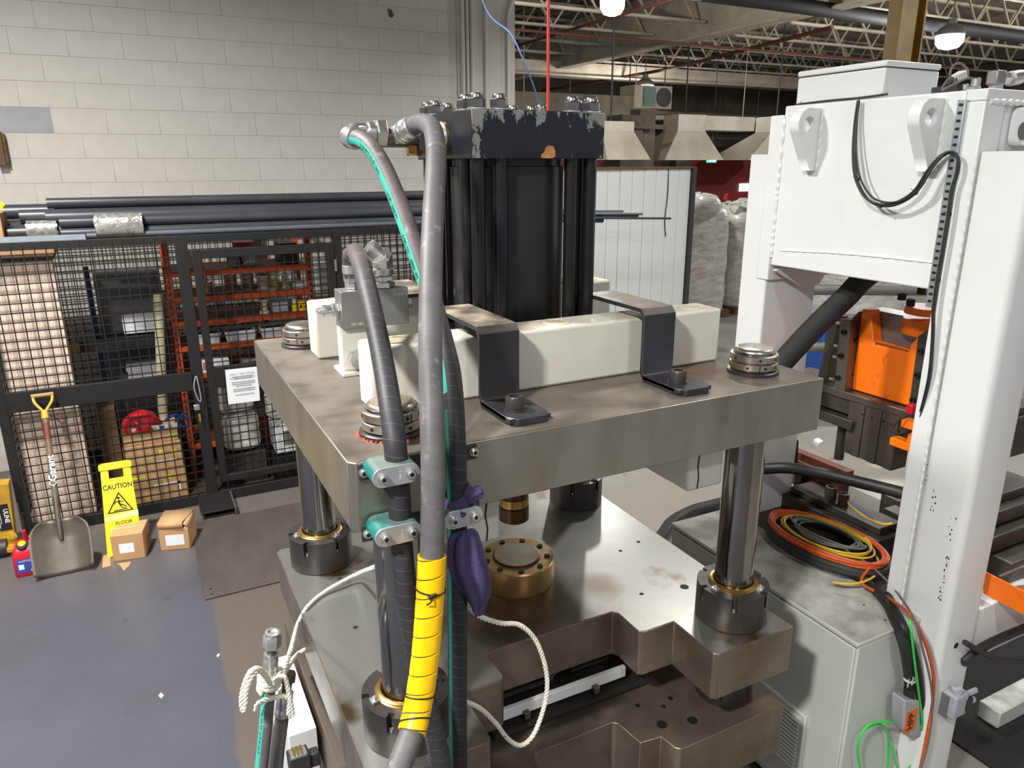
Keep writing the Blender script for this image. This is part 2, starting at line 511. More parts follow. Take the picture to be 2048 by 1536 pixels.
def hose_mat(name, rgb, rgb2, pitch, amt, fade=None):
    """rubber hose with the spiral imprint of its curing wrap; fade = (from m, to m, colour of the darker lower run)"""
    m = mat(name, rgb, 0.55, rgb2=rgb2, scale=14, fine=(tuple(min(255, int(v * 1.3)) for v in rgb), 30, 0.62, 0.12))
    N, L = m.node_tree.nodes, m.node_tree.links
    b = N['Principled BSDF']
    src = b.inputs['Base Color'].links[0].from_socket
    tc = N.new('ShaderNodeTexCoord'); sp = N.new('ShaderNodeSeparateXYZ')
    L.new(tc.outputs['UV'], sp.inputs[0])
    dv = N.new('ShaderNodeMath'); dv.operation = 'DIVIDE'; dv.inputs[1].default_value = pitch
    L.new(sp.outputs[0], dv.inputs[0])
    ad = N.new('ShaderNodeMath'); L.new(dv.outputs[0], ad.inputs[0]); L.new(sp.outputs[1], ad.inputs[1])
    fr = N.new('ShaderNodeMath'); fr.operation = 'FRACT'; L.new(ad.outputs[0], fr.inputs[0])
    bp = N.new('ShaderNodeBump'); bp.inputs['Strength'].default_value = amt; bp.inputs['Distance'].default_value = 0.003
    L.new(fr.outputs[0], bp.inputs['Height'])
    L.new(bp.outputs[0], b.inputs['Normal'])
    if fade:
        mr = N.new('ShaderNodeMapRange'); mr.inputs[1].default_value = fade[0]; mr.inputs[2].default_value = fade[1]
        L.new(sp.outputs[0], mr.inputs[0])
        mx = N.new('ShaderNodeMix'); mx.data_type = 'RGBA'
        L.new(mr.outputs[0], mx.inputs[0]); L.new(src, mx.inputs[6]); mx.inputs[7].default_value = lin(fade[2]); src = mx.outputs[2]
    # the edge of each wrap lap is drawn lighter
    rg_ = N.new('ShaderNodeMapRange'); rg_.inputs[1].default_value = 0.93; rg_.inputs[2].default_value = 0.98; rg_.inputs[4].default_value = 0.3
    L.new(fr.outputs[0], rg_.inputs[0])
    mx = N.new('ShaderNodeMix'); mx.data_type = 'RGBA'
    L.new(rg_.outputs[0], mx.inputs[0]); L.new(src, mx.inputs[6]); mx.inputs[7].default_value = lin((132, 126, 124))
    L.new(mx.outputs[2], b.inputs['Base Color'])
    return m
M['hose'] = hose_mat('wrapped_rubber_hose', (98, 96, 97), (82, 80, 81), 0.030, 0.9)
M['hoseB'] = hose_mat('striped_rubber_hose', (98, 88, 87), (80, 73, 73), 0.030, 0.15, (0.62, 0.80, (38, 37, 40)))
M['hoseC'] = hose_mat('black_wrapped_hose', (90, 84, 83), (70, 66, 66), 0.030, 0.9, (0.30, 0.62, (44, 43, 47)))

def floor_mat():
    m = mat('painted_concrete', (78, 79, 88), 0.40, rgb2=(69, 70, 77), scale=1.3, bump=0.05, bscale=25, rvar=0.1)
    N, L = m.node_tree.nodes, m.node_tree.links
    b = N['Principled BSDF']
    src = b.inputs['Base Color'].links[0].from_socket
    tc = N.new('ShaderNodeTexCoord'); sp = N.new('ShaderNodeSeparateXYZ'); L.new(tc.outputs['Object'], sp.inputs[0])
    nz = N.new('ShaderNodeTexNoise'); nz.inputs['Scale'].default_value = 2.6; nz.inputs['Detail'].default_value = 5
    L.new(tc.outputs['Object'], nz.inputs[0])
    def zone(src, rgb, axis, a, b_, wob, rgbb=None):
        ma = N.new('ShaderNodeMath'); ma.operation = 'MULTIPLY_ADD'; ma.inputs[1].default_value = wob
        L.new(nz.outputs[0], ma.inputs[0]); L.new(sp.outputs[axis], ma.inputs[2])
        mr = N.new('ShaderNodeMapRange'); mr.inputs[1].default_value = a + wob / 2; mr.inputs[2].default_value = b_ + wob / 2
        L.new(ma.outputs[0], mr.inputs[0])
        mx = N.new('ShaderNodeMix'); mx.data_type = 'RGBA'
        L.new(mr.outputs[0], mx.inputs[0]); L.new(src, mx.inputs[6]); mx.inputs[7].default_value = lin(rgb)
        return mx.outputs[2]
    c = zone(src, (90, 82, 77), 0, 0.13, 0.15, 0.16)      # oily brown strip round the press
    c = zone(c, (138, 134, 127), 0, 1.9, 2.3, 0.2)        # bare pale concrete aisle
    # dirt along the foot of the cage
    c2 = zone(c, (98, 92, 88), 1, 4.6, 5.6, 0.8)
    ma = N.new('ShaderNodeMapRange'); ma.inputs[1].default_value = 1.5; ma.inputs[2].default_value = 1.9
    L.new(sp.outputs[0], ma.inputs[0])
    mx = N.new('ShaderNodeMix'); mx.data_type = 'RGBA'; L.new(ma.outputs[0], mx.inputs[0]); L.new(c2, mx.inputs[6]); L.new(c, mx.inputs[7])
    # scattered dark scuffs
    n2 = N.new('ShaderNodeTexNoise'); n2.inputs['Scale'].default_value = 7; n2.inputs['Detail'].default_value = 3
    L.new(tc.outputs['Object'], n2.inputs[0])
    r2 = N.new('ShaderNodeMapRange'); r2.inputs[1].default_value = 0.68; r2.inputs[2].default_value = 0.74; r2.inputs[4].default_value = 0.5
    L.new(n2.outputs[0], r2.inputs[0])
    m3 = N.new('ShaderNodeMix'); m3.data_type = 'RGBA'; L.new(r2.outputs[0], m3.inputs[0]); L.new(mx.outputs[2], m3.inputs[6]); m3.inputs[7].default_value = lin((66, 64, 66))
    L.new(m3.outputs[2], b.inputs['Base Color'])
    return m
M['floor'] = floor_mat()

def stain(m, centre, r0, r1, rgb, amt, nscale=7):
    """a blotch of rust, oil or painted reflection lying at one place on a plate"""
    N, L = m.node_tree.nodes, m.node_tree.links
    b = N['Principled BSDF']
    src = b.inputs['Base Color'].links[0].from_socket
    tc = N.new('ShaderNodeTexCoord')
    nz = N.new('ShaderNodeTexNoise'); nz.inputs['Scale'].default_value = nscale; nz.inputs['Detail'].default_value = 6
    L.new(tc.outputs['Object'], nz.inputs[0])
    vm = N.new('ShaderNodeVectorMath'); vm.operation = 'DISTANCE'; vm.inputs[1].default_value = centre
    L.new(tc.outputs['Object'], vm.inputs[0])
    ma = N.new('ShaderNodeMath'); ma.operation = 'MULTIPLY_ADD'; ma.inputs[1].default_value = (r1 - r0) * 1.6
    L.new(nz.outputs[0], ma.inputs[0]); L.new(vm.outputs['Value'], ma.inputs[2])
    mr = N.new('ShaderNodeMapRange'); mr.inputs[1].default_value = r0 + (r1 - r0) * .8; mr.inputs[2].default_value = r1 + (r1 - r0) * .8
    mr.inputs[3].default_value = amt; mr.inputs[4].default_value = 0
    L.new(ma.outputs[0], mr.inputs[0])
    mx = N.new('ShaderNodeMix'); mx.data_type = 'RGBA'
    L.new(mr.outputs[0], mx.inputs[0]); L.new(src, mx.inputs[6]); mx.inputs[7].default_value = lin(rgb)
    L.new(mx.outputs[2], b.inputs['Base Color'])
stain(M['steel_top'], (-0.47, -0.36, 1.93), 0.03, 0.15, (168, 98, 56), 0.6)
stain(M['steel_top'], (0.42, -0.42, 1.93), 0.03, 0.14, (120, 62, 48), 0.5)
stain(M['steel_base'], (-0.10, -0.10, 1.066), 0.16, 0.34, (78, 54, 36), 0.75, 4)  # brown oil round the disc, with a dark reflection painted in
stain(M['steel_base'], (0.29, -0.15, 1.066), 0.02, 0.10, (104, 84, 62), 0.6)

def head_mat():
    """black paint scuffed through to grey steel along its upper and left edges (wear of the thing itself)"""
    m = mat('scuffed_black_paint', (24, 26, 31), 0.36, 0.1, rgb2=(32, 34, 39), scale=5)
    N, L = m.node_tree.nodes, m.node_tree.links
    b = N['Principled BSDF']
    src = b.inputs['Base Color'].links[0].from_socket
    tc = N.new('ShaderNodeTexCoord'); sp = N.new('ShaderNodeSeparateXYZ'); L.new(tc.outputs['Object'], sp.inputs[0])
    mp = N.new('ShaderNodeMapping'); mp.inputs['Scale'].default_value = (1, 1, 0.45); L.new(tc.outputs['Object'], mp.inputs[0])
    nz = N.new('ShaderNodeTexNoise'); nz.inputs['Scale'].default_value = 30; nz.inputs['Detail'].default_value = 9; nz.inputs['Roughness'].default_value = 0.7
    L.new(mp.outputs[0], nz.inputs[0])
    ge = N.new('ShaderNodeNewGeometry'); gs = N.new('ShaderNodeSeparateXYZ'); L.new(ge.outputs['Normal'], gs.inputs[0])
    def rng(sock, a, b_, o0, o1):
        r = N.new('ShaderNodeMapRange'); r.inputs[1].default_value = a; r.inputs[2].default_value = b_; r.inputs[3].default_value = o0; r.inputs[4].default_value = o1
        L.new(sock, r.inputs[0]); return r.outputs[0]
    top = rng(sp.outputs[2], 0.070, 0.131, 0.0, 0.20)
    left = rng(sp.outputs[0], -0.2175, -0.165, 0.19, 0.0)
    right = rng(sp.outputs[0], 0.19, 0.2175, 0.0, 0.1)
    s = top
    for o in (left, right):
        a = N.new('ShaderNodeMath'); L.new(s, a.inputs[0]); L.new(o, a.inputs[1]); s = a.outputs[0]
    fm = rng(gs.outputs[1], -0.9, -0.5, 1.0, 0.0)
    a = N.new('ShaderNodeMath'); a.operation = 'MULTIPLY'; L.new(s, a.inputs[0]); L.new(fm, a.inputs[1]); s = a.outputs[0]
    a = N.new('ShaderNodeMath'); L.new(s, a.inputs[0]); L.new(nz.outputs[0], a.inputs[1])
    t = rng(a.outputs[0], 0.655, 0.675, 0.0, 1.0)
    mx = N.new('ShaderNodeMix'); mx.data_type = 'RGBA'; L.new(t, mx.inputs[0]); L.new(src, mx.inputs[6]); mx.inputs[7].default_value = lin((128, 127, 125))
    L.new(mx.outputs[2], b.inputs['Base Color'])
    return m
M['head'] = head_mat()

# ================================================================== SETTING
MB().box((-6, -4, -0.2), (32, 30, 0)).build('floor', M['floor'], kind='structure', label='grey painted concrete floor with a brown oily strip')

# back wall of painted concrete blocks
wall = MB().box((-4.0, 7.294, 0), (3.72, 7.55, 7.0)).build('wall_back', M['mortar'], kind='structure', label='painted concrete block wall with conduits')
ORG[wall.name] = Vector((0, 0, 0))
bm_ = MB().box((-0.1963, 0, 0), (0.1963, 0.022, 0.1932))
blk = bm_.build('block', M['block'], wall, bevel=0.0025)
GREY_AT = (-0.745, 7.290, 2.898)
first = True
row = 0
z = 2.020
while z < 4.3:
    x0 = -0.446 if row % 2 == 0 else -0.643
    k = -2
    while x0 + 0.394 * k < 3.1:
        xa = x0 + 0.394 * k
        if xa + 0.394 > -1.35:
            o = blk if first else blk.copy()
            if not first: COL.objects.link(o)
            first = False
            o.location = (xa + 0.197, 7.29 + random.uniform(-0.0012, 0.0012), z + 0.0004)
            if abs(xa + 0.197 - GREY_AT[0]) < 0.197 and z < GREY_AT[2] < z + 0.194:   # one bare grey block
                o.data = o.data.copy(); o.data.materials[0] = mat('bare_grey_block', (176, 177, 178), 0.75, rgb2=(160, 161, 163), scale=5, bump=0.3)
        k += 1
    z += 0.194
    row += 1
MB().prism([(x, z) for x, _, z in ((2.410, 7.289, 3.934), (2.448, 7.289, 3.928), (2.470, 7.289, 3.887), (2.449, 7.289, 3.860), (2.421, 7.289, 3.871))], 7.2865, 7.2895, 'xz').build('glue_patch', M['soot'], wall)
# smooth pier at the end of the wall
MB().box((3.1, 7.27, 0), (3.735, 7.6, 7.0)).build('wall_end', M['block'], kind='structure', bevel=0.006, label='smooth painted pier at the end of the block wall')

# side and far walls, roof
MB().box((-6.2, -4, 0), (-6.0, 7.5, 7.0)).build('wall_left', M['block'], kind='structure')
MB().box((3.6, 27, 0), (32, 27.2, 7.2)).build('wall_far', M['soot'], kind='structure', label='sooty far wall')
MB().box((31.8, -4, 0), (32, 27, 7.2)).build('wall_right', M['soot'], kind='structure')
deck = MB()
x = -6.0
while x < 32:   # ribbed roof deck
    deck.box((x, -4, 6.35), (x + 0.09, 27.2, 6.42))
    deck.box((x + 0.09, -4, 6.42), (x + 0.3, 27.2, 6.44))
    x += 0.3
deck.build('ceiling', M['deck'], kind='structure', label='ribbed sooty roof deck')

# ------------------------------------------------------------------ roof steel
def joist(y, x0, x1, zb, zt, label, each):
    t = thing('roof_joist', label, 'roof joist', (x0, y, zb), 'open web joists under the roof deck')
    MB().box((x0, y - 0.05, zb), (x1, y - 0.012, zb + 0.05)).box((x0, y + 0.012, zb), (x1, y + 0.05, zb + 0.05)).build('bottom_chord', M['joist'], t)
    MB().box((x0, y - 0.05, zt - 0.06), (x1, y + 0.05, zt)).build('top_chord', M['joist'], t)
    n = int((x1 - x0) / 0.62)
    if each:
        up_ = MB().bar((x0, y, zb + 0.03), (x0 + 0.62, y, zt - 0.04), 0.035, 0.035).build('web', M['joist'], t)
        dn_ = MB().bar((x0, y, zt - 0.04), (x0 + 0.62, y, zb + 0.03), 0.035, 0.035).build('web', M['joist'], t)
        dn_.location = (0.62, 0, 0)
        for i in range(2, n):
            o = (up_ if i % 2 == 0 else dn_).copy()
            COL.objects.link(o)
            o.location = (0.62 * i, 0, 0)
    else:
        mb = MB()
        for i in range(n):
            a, b = (zb + 0.03, zt - 0.04) if i % 2 == 0 else (zt - 0.04, zb + 0.03)
            mb.bar((x0 + 0.62 * i, y, a), (x0 + 0.62 * (i + 1), y, b), 0.035, 0.035)
        mb.build('web', M['joist'], t, kind='stuff')
    return t
JL = ['nearest', 'second nearest', 'third nearest', 'fourth nearest', 'fifth nearest', 'sixth nearest', 'seventh nearest', 'farthest but one', 'farthest']
for i, y in enumerate((10.2, 12.0, 13.8, 15.6, 17.4, 19.2, 21.0, 22.8, 24.6)):
    joist(y, 4.0, 11.7, 5.45, 6.34, 'off-white open web roof joist left of the big girder, %s of its row' % JL[i], i < 4)
for i, y in enumerate((9.4, 11.2, 13.0, 14.8, 16.6, 18.4, 20.2, 22.0, 24.4)):
    joist(y, 12.1, 27.0, 5.45, 6.34, 'off-white open web roof joist right of the big girder, %s of its row' % JL[i], i < 4)
g = thing('roof_girder', 'big off-white I-beam girder running away under the roof deck', 'girder', (11.9, 16, 5.2))
MB().box((11.72, 6.5, 5.2), (12.08, 27, 5.24)).build('bottom_flange', M['joist'], g)
MB().box((11.89, 6.5, 5.24), (11.91, 27, 6.3)).build('web_plate', M['joist'], g)
MB().box((11.72, 6.5, 6.3), (12.08, 27, 6.34)).build('top_flange', M['joist'], g)
g2 = thing('roof_girder', 'thin pale girder crossing the hall high above the red wall', 'girder', (15, 20, 5.0))
MB().box((4, 20.0, 5.0), (30, 20.3, 5.04)).build('bottom_flange', M['joist'], g2)
MB().box((4, 20.13, 5.04), (30, 20.17, 5.4)).build('web_plate', M['joist'], g2)
# services
tag(MB().tube(spline([(8.777, 10.492, 5.200), (10.896, 10.514, 5.200), (13.150, 10.648, 5.200), (14.557, 10.661, 5.200), (18.477, 10.800, 5.200)], 0.5), 0.13, 14).build('roof_pipe', M['darkpipe']), 'long thick blue-black pipe hanging under the roof joists', 'pipe')
tag(MB().tube([(5.2, 14.3, 5.1), (9, 14.3, 5.1), (14, 14.3, 5.1), (22, 14.3, 5.1)], 0.03, 8).build('sprinkler_pipe', M['sprink']), 'thin rusty red sprinkler pipe along the roof joists', 'pipe')
tag(MB().tube([(9.0, 9.0, 5.3), (9.0, 16, 5.3), (9.0, 24, 5.3)], 0.03, 8).build('sprinkler_pipe', M['sprink']), 'thin rusty red sprinkler pipe running away beside the big girder', 'pipe')
tag(MB().tube([(13.6, 12.0, 5.25), (14.2, 18, 5.1), (13.6, 25, 5.0)], 0.045, 8).build('sprinkler_pipe', M['sprink']), 'rusty red sprinkler pipe behind the mustard column, right of the girder', 'pipe')
MB().box((9.0, 17.72, 2.63), (13.3, 17.9, 4.3)).build('wall_upper', mat('dirty_beige_wall', (150, 141, 122), 0.8, rgb2=(92, 84, 72), scale=0.9), kind='structure', label='dirty beige wall panel behind the hoods')
for k, (za, ya) in enumerate(((3.75, 18.0), (4.15, 21.5), (3.45, 23.5))):
    sp_t = MB().tube([(8.5, ya, za), (15, ya, za + 0.05), (24, ya, za)], 0.07, 8)
    for hx in (9.5, 13, 17, 21): sp_t.cyl((hx, ya, za), (hx, ya, 6.30), 0.012, seg=6)
    tag(sp_t.build('service_pipe', M['joist'] if k == 0 else M['soot']),
        ['pale service pipe crossing the hall above the white hoods', 'upper dark service pipe crossing the far hall', 'lower dark service pipe crossing the far hall'][k], 'pipe')

# lamps that are seen
for x, y, z, pw, rad, _s, lab in LAMPS:
    if lab is None: continue
    t = thing('high_bay_lamp', lab, 'lamp', (x, y, z), 'high bay ceiling lamps')
    MB().lathe((x, y, z + 0.012), (0, 0, 1), [(rad, 0), (rad, 0.05), (rad * 0.8, 0.12), (rad * 0.35, 0.2), (rad * 0.3, 0.3)], 24).build('housing', M['greybox'], t)
    MB().lathe((x, y, z + 0.012), (0, 0, -1), [(rad * 0.97, 0), (rad * 0.93, 0.14), (rad * 0.7, 0.22), (rad * 0.3, 0.25)], 24).build('lens', M['lampglow'], t)
    MB().cyl((x, y, z + 0.3), (x, y, 6.34), 0.012, seg=6).build('hanger', M['greybox'], t)

# mustard steel column
mc = thing('steel_column', 'mustard yellow steel column behind the white enclosure on the right', 'column', (9.26, 7.0, 0))
MB().box((9.05, 6.97, 0), (9.47, 7.0, 7)).build('web_plate', M['mustard'], mc)
MB().box((9.02, 6.90, 0), (9.05, 7.10, 7)).build('flange', M['mustard'], mc)
MB().box((9.46, 6.90, 0), (9.49, 7.10, 7)).build('flange', M['mustard'], mc)

# far hall: ducts, hoods, red wall, door, exit sign
def hood(name, lab, x0, x1, y, zb, zt, xi0, xi1, dh=0.4):
    t = thing(name, lab, 'hood', ((x0 + x1) / 2, y, zb))
    MB().add([(x0, y - 0.8, zb), (x1, y - 0.8, zb), (x1, y + 0.8, zb), (x0, y + 0.8, zb), (xi0, y - 0.3, zt), (xi1, y - 0.3, zt), (xi1, y + 0.3, zt), (xi0, y + 0.3, zt)],
             [(0, 1, 5, 4), (1, 2, 6, 5), (2, 3, 7, 6), (3, 0, 4, 7), (4, 5, 6, 7), (0, 3, 2, 1)]).build('skirt', M['hood'], t)
    MB().box((xi0, y - 0.3, zt + 0.002), (xi1, y + 0.3, zt + dh)).build('duct', M['hood'], t)
    MB().cyl(((xi0 + xi1) / 2, y, zt + dh), ((xi0 + xi1) / 2, y, 6.34), 0.02, seg=6).build('hanger', M['ductdark'], t)
    return t
hood('extraction_hood', 'large off-white sheet metal hood above the white partition', 11.94, 13.83, 16, 2.62, 3.33, 12.7, 13.6)
hood('extraction_hood', 'off-white sheet metal hood partly hidden by the white press', 14.69, 17.0, 16, 2.62, 3.35, 15.9, 16.8)
hood('extraction_hood', 'off-white hood behind the right end of the black cylinder block', 8.9, 10.0, 14, 2.62, 3.2, 9.1, 9.9, 0.2)
tag(MB().box((13.86, 17.45, 2.63), (14.3, 17.7, 3.5)).box((14.3, 17.5, 2.63), (15.2, 17.68, 3.5)).build('black_duct', M['ductdark']), 'dark square duct between the two off-white hoods', 'duct')
tag(MB().box((13.62, 15.72, 3.36), (15.3, 16.28, 3.72)).build('cross_duct', M['hood'], bevel=0.01), 'off-white box duct joining the two sheet metal hoods', 'duct')
tag(MB().box((10.2, 14.6, 2.3), (10.8, 15.2, 3.6)).box((10.85, 14.8, 2.2), (11.3, 15.2, 3.75)).box((10.2, 14.5, 3.3), (11.3, 14.6, 3.4)).box((10.3, 14.9, 0), (10.4, 15.0, 2.3)).build('black_duct', M['soot']), 'sooty upright duct bank behind the white partition', 'duct')
ht = thing('unit_heater', 'green unit heater hanging below the far lamp', 'heater', (13.4, 18, 4.0))
MB().box((12.75, 17.7, 4.0), (14.05, 18.4, 4.6)).build('casing', M['joist'], ht, bevel=0.02)
MB().lathe((13.75, 17.69, 4.3), (0, -1, 0), [(0.25, 0), (0.25, 0.02), (0.21, 0.03)], 20).build('fan_ring', M['ductdark'], ht)
MB().box((13.05, 17.66, 4.06), (13.45, 17.7, 4.55)).build('front_panel', M['greenheat'], ht)
for xx in (12.8, 14.0):
    MB().cyl((xx, 18, 4.6), (xx, 18, 6.3), 0.015, seg=6).build('hanger', M['ductdark'], ht)
MB().box((14.5, 17.5, 0), (22, 17.7, 2.62)).build('wall_red', M['redwall'], kind='structure', label='dark red wall far behind the white bags')
MB().box((9.0, 17.5, 2.05), (13.6, 17.7, 2.62)).build('wall_lintel', M['redwall'], kind='structure')
MB().box((12.9, 17.45, 0), (14.0, 17.5, 2.25)).build('door_1', mat('grey_blue_door', (112, 118, 128), 0.5), kind='structure', label='grey-blue door left of the dark red wall')
tag(MB().box((13.1, 17.40, 1.2), (13.42, 17.44, 1.85)).build('window_1', M['windowglow']), kind='structure', label='small bright window in the grey-blue door')
tag(MB().box((16.6, 17.44, 1.72), (17.2, 17.49, 1.95)).build('window_2', M['windowglow']), kind='structure', label='small bright window in the dark red wall')
tag(MB().box((14.0, 17.3, 0), (14.5, 17.6, 3.0)).build('trim_1', M['soot']), kind='structure')
ex = thing('exit_sign', 'small glowing green exit sign below the off-white hoods', 'sign', (14.0, 16, 2.6))
MB().box((13.96, 15.95, 2.56), (14.26, 16.0, 2.74)).build('sign_face', M['exitglow'], ex)
MB().box((14.02, 15.93, 2.6), (14.09, 15.95, 2.70)).box((14.15, 15.93, 2.58), (14.23, 15.95, 2.72)).build('pictogram', M['exitwhite'], ex)
MB().cyl((14.1, 15.98, 2.74), (14.1, 15.98, 5.4), 0.01, seg=6).build('hanger', M['ductdark'], ex)

# white boarded partition
pt = thing('partition_panel', 'tall white boarded partition behind the black cylinder', 'partition', (4.9, 7.1, 0))
bo = None
xb = 3.80
while xb < 5.95:
    wv = min(0.166, 5.95 - xb)
    if bo is None:
        bo = MB().box((3.80, 7.08, 0.12), (3.961, 7.10, 2.485)).build('board', M['board'], pt, bevel=0.004)
    else:
        o = bo.copy(); COL.objects.link(o); o.location = (xb - 3.80, random.uniform(-0.003, 0.003), 0)
    xb += 0.166
MB().box((3.78, 7.10, 0.1), (6.0, 7.14, 2.50)).build('backing', M['soot'], pt)
MB().box((5.965, 7.05, 0), (6.02, 7.15, 2.5)).build('edge_post', M['ductdark'], pt)
MB().box((3.78, 7.06, 2.487), (6.02, 7.15, 2.51)).build('top_cap', M['wood'], pt)
MB().tube(spline([(5.62, 7.075, 2.48), (5.625, 7.07, 2.2), (5.60, 7.07, 1.9), (5.63, 7.07, 1.72)], 0.1), 0.006, 6).build('loose_wire', M['rubber'], pt)

# wrapped bulk bags
def bag(lab, cx, cy, wx, wy, h, seed):
    rnd = random.Random(seed)
    t = thing('bulk_bag', lab, 'bag', (cx, cy, 0), None)
    MB().box((cx - wx / 2, cy - wy / 2, 0), (cx + wx / 2, cy + wy / 2, 0.12)).build('pallet', M['wood'], t)
    mb = MB()
    nz_, ns = 15, 28
    for j in range(nz_ + 1):
        zz = 0.12 + (h - 0.12) * j / nz_
        for i in range(ns):
            a = 2 * PI * i / ns
            e = 4.0
            c, s_ = math.cos(a), math.sin(a)
            rr = (abs(c) ** e + abs(s_) ** e) ** (-1 / e)
            k = 1 + 0.025 * math.sin(j * 1.7 + seed) + rnd.uniform(-0.02, 0.02)
            if j > nz_ - 2: k *= 0.86 if j == nz_ - 1 else 0.6
            mb.v.append(Vector((cx + c * rr * wx / 2 * k, cy + s_ * rr * wy / 2 * k, zz)))
    for j in range(nz_):
        for i in range(ns):
            i2 = (i + 1) % ns
            mb.f.append([j * ns + i, j * ns + i2, (j + 1) * ns + i2, (j + 1) * ns + i])
    mb.f.append([nz_ * ns + i for i in range(ns)])
    mb.build('bag_body', M['bag'], t, subsurf=1, angle=80)
    mb = MB()
    for k in range(9):
        ax, ay = cx + rnd.uniform(-0.35, 0.35) * wx, cy + rnd.uniform(-0.35, 0.35) * wy
        hh = rnd.uniform(0.12, 0.3)
        mb.lathe((ax, ay, h - 0.12), (rnd.uniform(-.5, .5), rnd.uniform(-.5, .5), 1), [(0.17, 0), (0.20, hh * 0.3), (0.17, hh * 0.6), (0.10, hh * .85), (0.03, hh)], 11)
    for i, v in enumerate(mb.v):
        v += Vector((rnd.uniform(-.05, .05), rnd.uniform(-.05, .05), rnd.uniform(-.035, .035)))
    mb.build('bag_neck', M['bag'], t, angle=30)
    return t
bag_one = bag('white wrapped bulk bag on a pallet right of the white partition', 8.55, 10.0, 0.98, 1.0, 1.95, 3)
bag('white wrapped bulk bag right behind the first, beside the white press leg', 9.75, 10.1, 1.0, 1.0, 1.85, 5)
tag(MB().lathe((8.25, 9.45, 1.66), (0.1, -0.2, 1), [(0.05, 0), (0.2, 0.12), (0.25, 0.3), (0.12, 0.42)], 14).build('plastic_sack', M['bag'], angle=70), 'small white plastic sack slung in front of the bag tops', 'bag')
rt_ = MB().add([(8.66, 9.42, 1.98), (8.72, 9.42, 1.96), (8.71, 9.40, 2.07), (8.66, 9.40, 2.06), (8.66, 9.45, 1.98), (8.72, 9.45, 1.96), (8.71, 9.43, 2.07), (8.66, 9.43, 2.06)],
             [(0, 1, 2, 3), (4, 7, 6, 5), (0, 4, 5, 1), (1, 5, 6, 2), (2, 6, 7, 3), (3, 7, 4, 0)]).build('red_tag', mat('red_tag', (226, 70, 50), 0.6), bag_one, label='small red tag on the bag')

# conduits on the wall pier
for k, (x, r) in enumerate(((3.148, 0.022), (3.200, 0.016), (3.250, 0.02), (3.40, 0.02))):
    tag(MB().tube([(x, 7.255, 1.6), (x, 7.255, 3.2), (x, 7.255, 5.0)], r, 10).build('wall_conduit', M['block']),
        'painted conduit on the pier, %s from the left' % ['first', 'second', 'third', 'fourth'][k], 'conduit', 'conduits on the wall pier')
tag(MB().tube(spline([(3.645, 7.255, 1.6), (3.645, 7.255, 3.4), (3.645, 7.255, 3.95), (3.67, 7.255, 4.05), (3.72, 7.255, 4.2), (3.725, 7.255, 5.2)], 0.05), 0.018, 10).build('wall_conduit', M['block']),
    'painted conduit with a bend at the end of the pier', 'conduit', 'conduits on the wall pier')

# ================================================================== FOUR-COLUMN HYDRAULIC PRESS
PX0, PX1, PY0, PY1 = 0.351, 1.798, 1.473, 2.79
ZT, ZB = 1.93, 1.765           # platen
BT, BB = 1.066, 0.895          # bolster plate
LT, LB = 0.756, 0.56           # lower plate
CX, CY = 1.085, 2.1675
press = thing('hydraulic_press', 'four-column steel press with a black cylinder on its top plate', 'press', (1.075, 2.13, 0))
ch = 0.017
platen = MB().prism([(PX0 + ch, PY0), (PX1, PY0), (PX1, PY1), (PX0, PY1), (PX0, PY0 + ch)], ZB, ZT).build('platen', M['steel'], press, bevel=0.003, label='ground steel top plate')
MB().prism([(PX0 + ch + .004, PY0 + .004), (PX1 - .004, PY0 + .004), (PX1 - .004, PY1 - .004), (PX0 + .004, PY1 - .004), (PX0 + .004, PY0 + ch + .004)], ZT - 0.001, ZT + 0.0006).build('top_face', M['steel_top'], platen, label='dirty oily top face of the plate')

def notched(c):
    """bolster outline: front (and rear) middle cut back in two steps"""
    L = [(PX0 + c, PY0), (0.685 - c, PY0), (0.685, PY0 + c), (0.685, 1.678), (0.81, 1.678), (0.825, 1.69), (0.825, 1.80), (0.84, 1.82),
         (1.31, 1.82), (1.325, 1.80), (1.325, 1.69), (1.34, 1.678), (1.464, 1.678), (1.464, PY0 + c), (1.464 + c, PY0), (PX1, PY0)]
    return L + [(PX1, PY1), (PX0 + c, PY1), (PX0, PY1 - c), (PX0, PY0 + c)]
base = MB().prism(notched(0.014), BB, BT).build('bolster_plate', M['steel_brown'], press, bevel=0.003, label='stepped brownish steel bolster plate')
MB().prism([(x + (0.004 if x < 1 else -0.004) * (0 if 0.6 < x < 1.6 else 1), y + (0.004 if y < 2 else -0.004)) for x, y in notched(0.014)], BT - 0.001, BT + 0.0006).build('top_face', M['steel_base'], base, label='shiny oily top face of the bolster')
lower_pts = [(PX0 + .014, PY0), (0.80, PY0), (0.814, 1.487), (0.824, 1.546), (0.901, 1.554), (0.916, 1.66), (0.928, 1.672), (1.222, 1.672), (1.234, 1.66), (1.249, 1.554), (1.326, 1.546), (1.336, 1.487), (1.35, PY0),
             (PX1, PY0), (PX1, PY1), (PX0 + .014, PY1), (PX0, PY1 - .014), (PX0, PY0 + .014)]
lower = MB().prism(lower_pts, LB, LT).build('lower_plate', M['steel_brown'], press, bevel=0.003, label='brown oily lower plate')
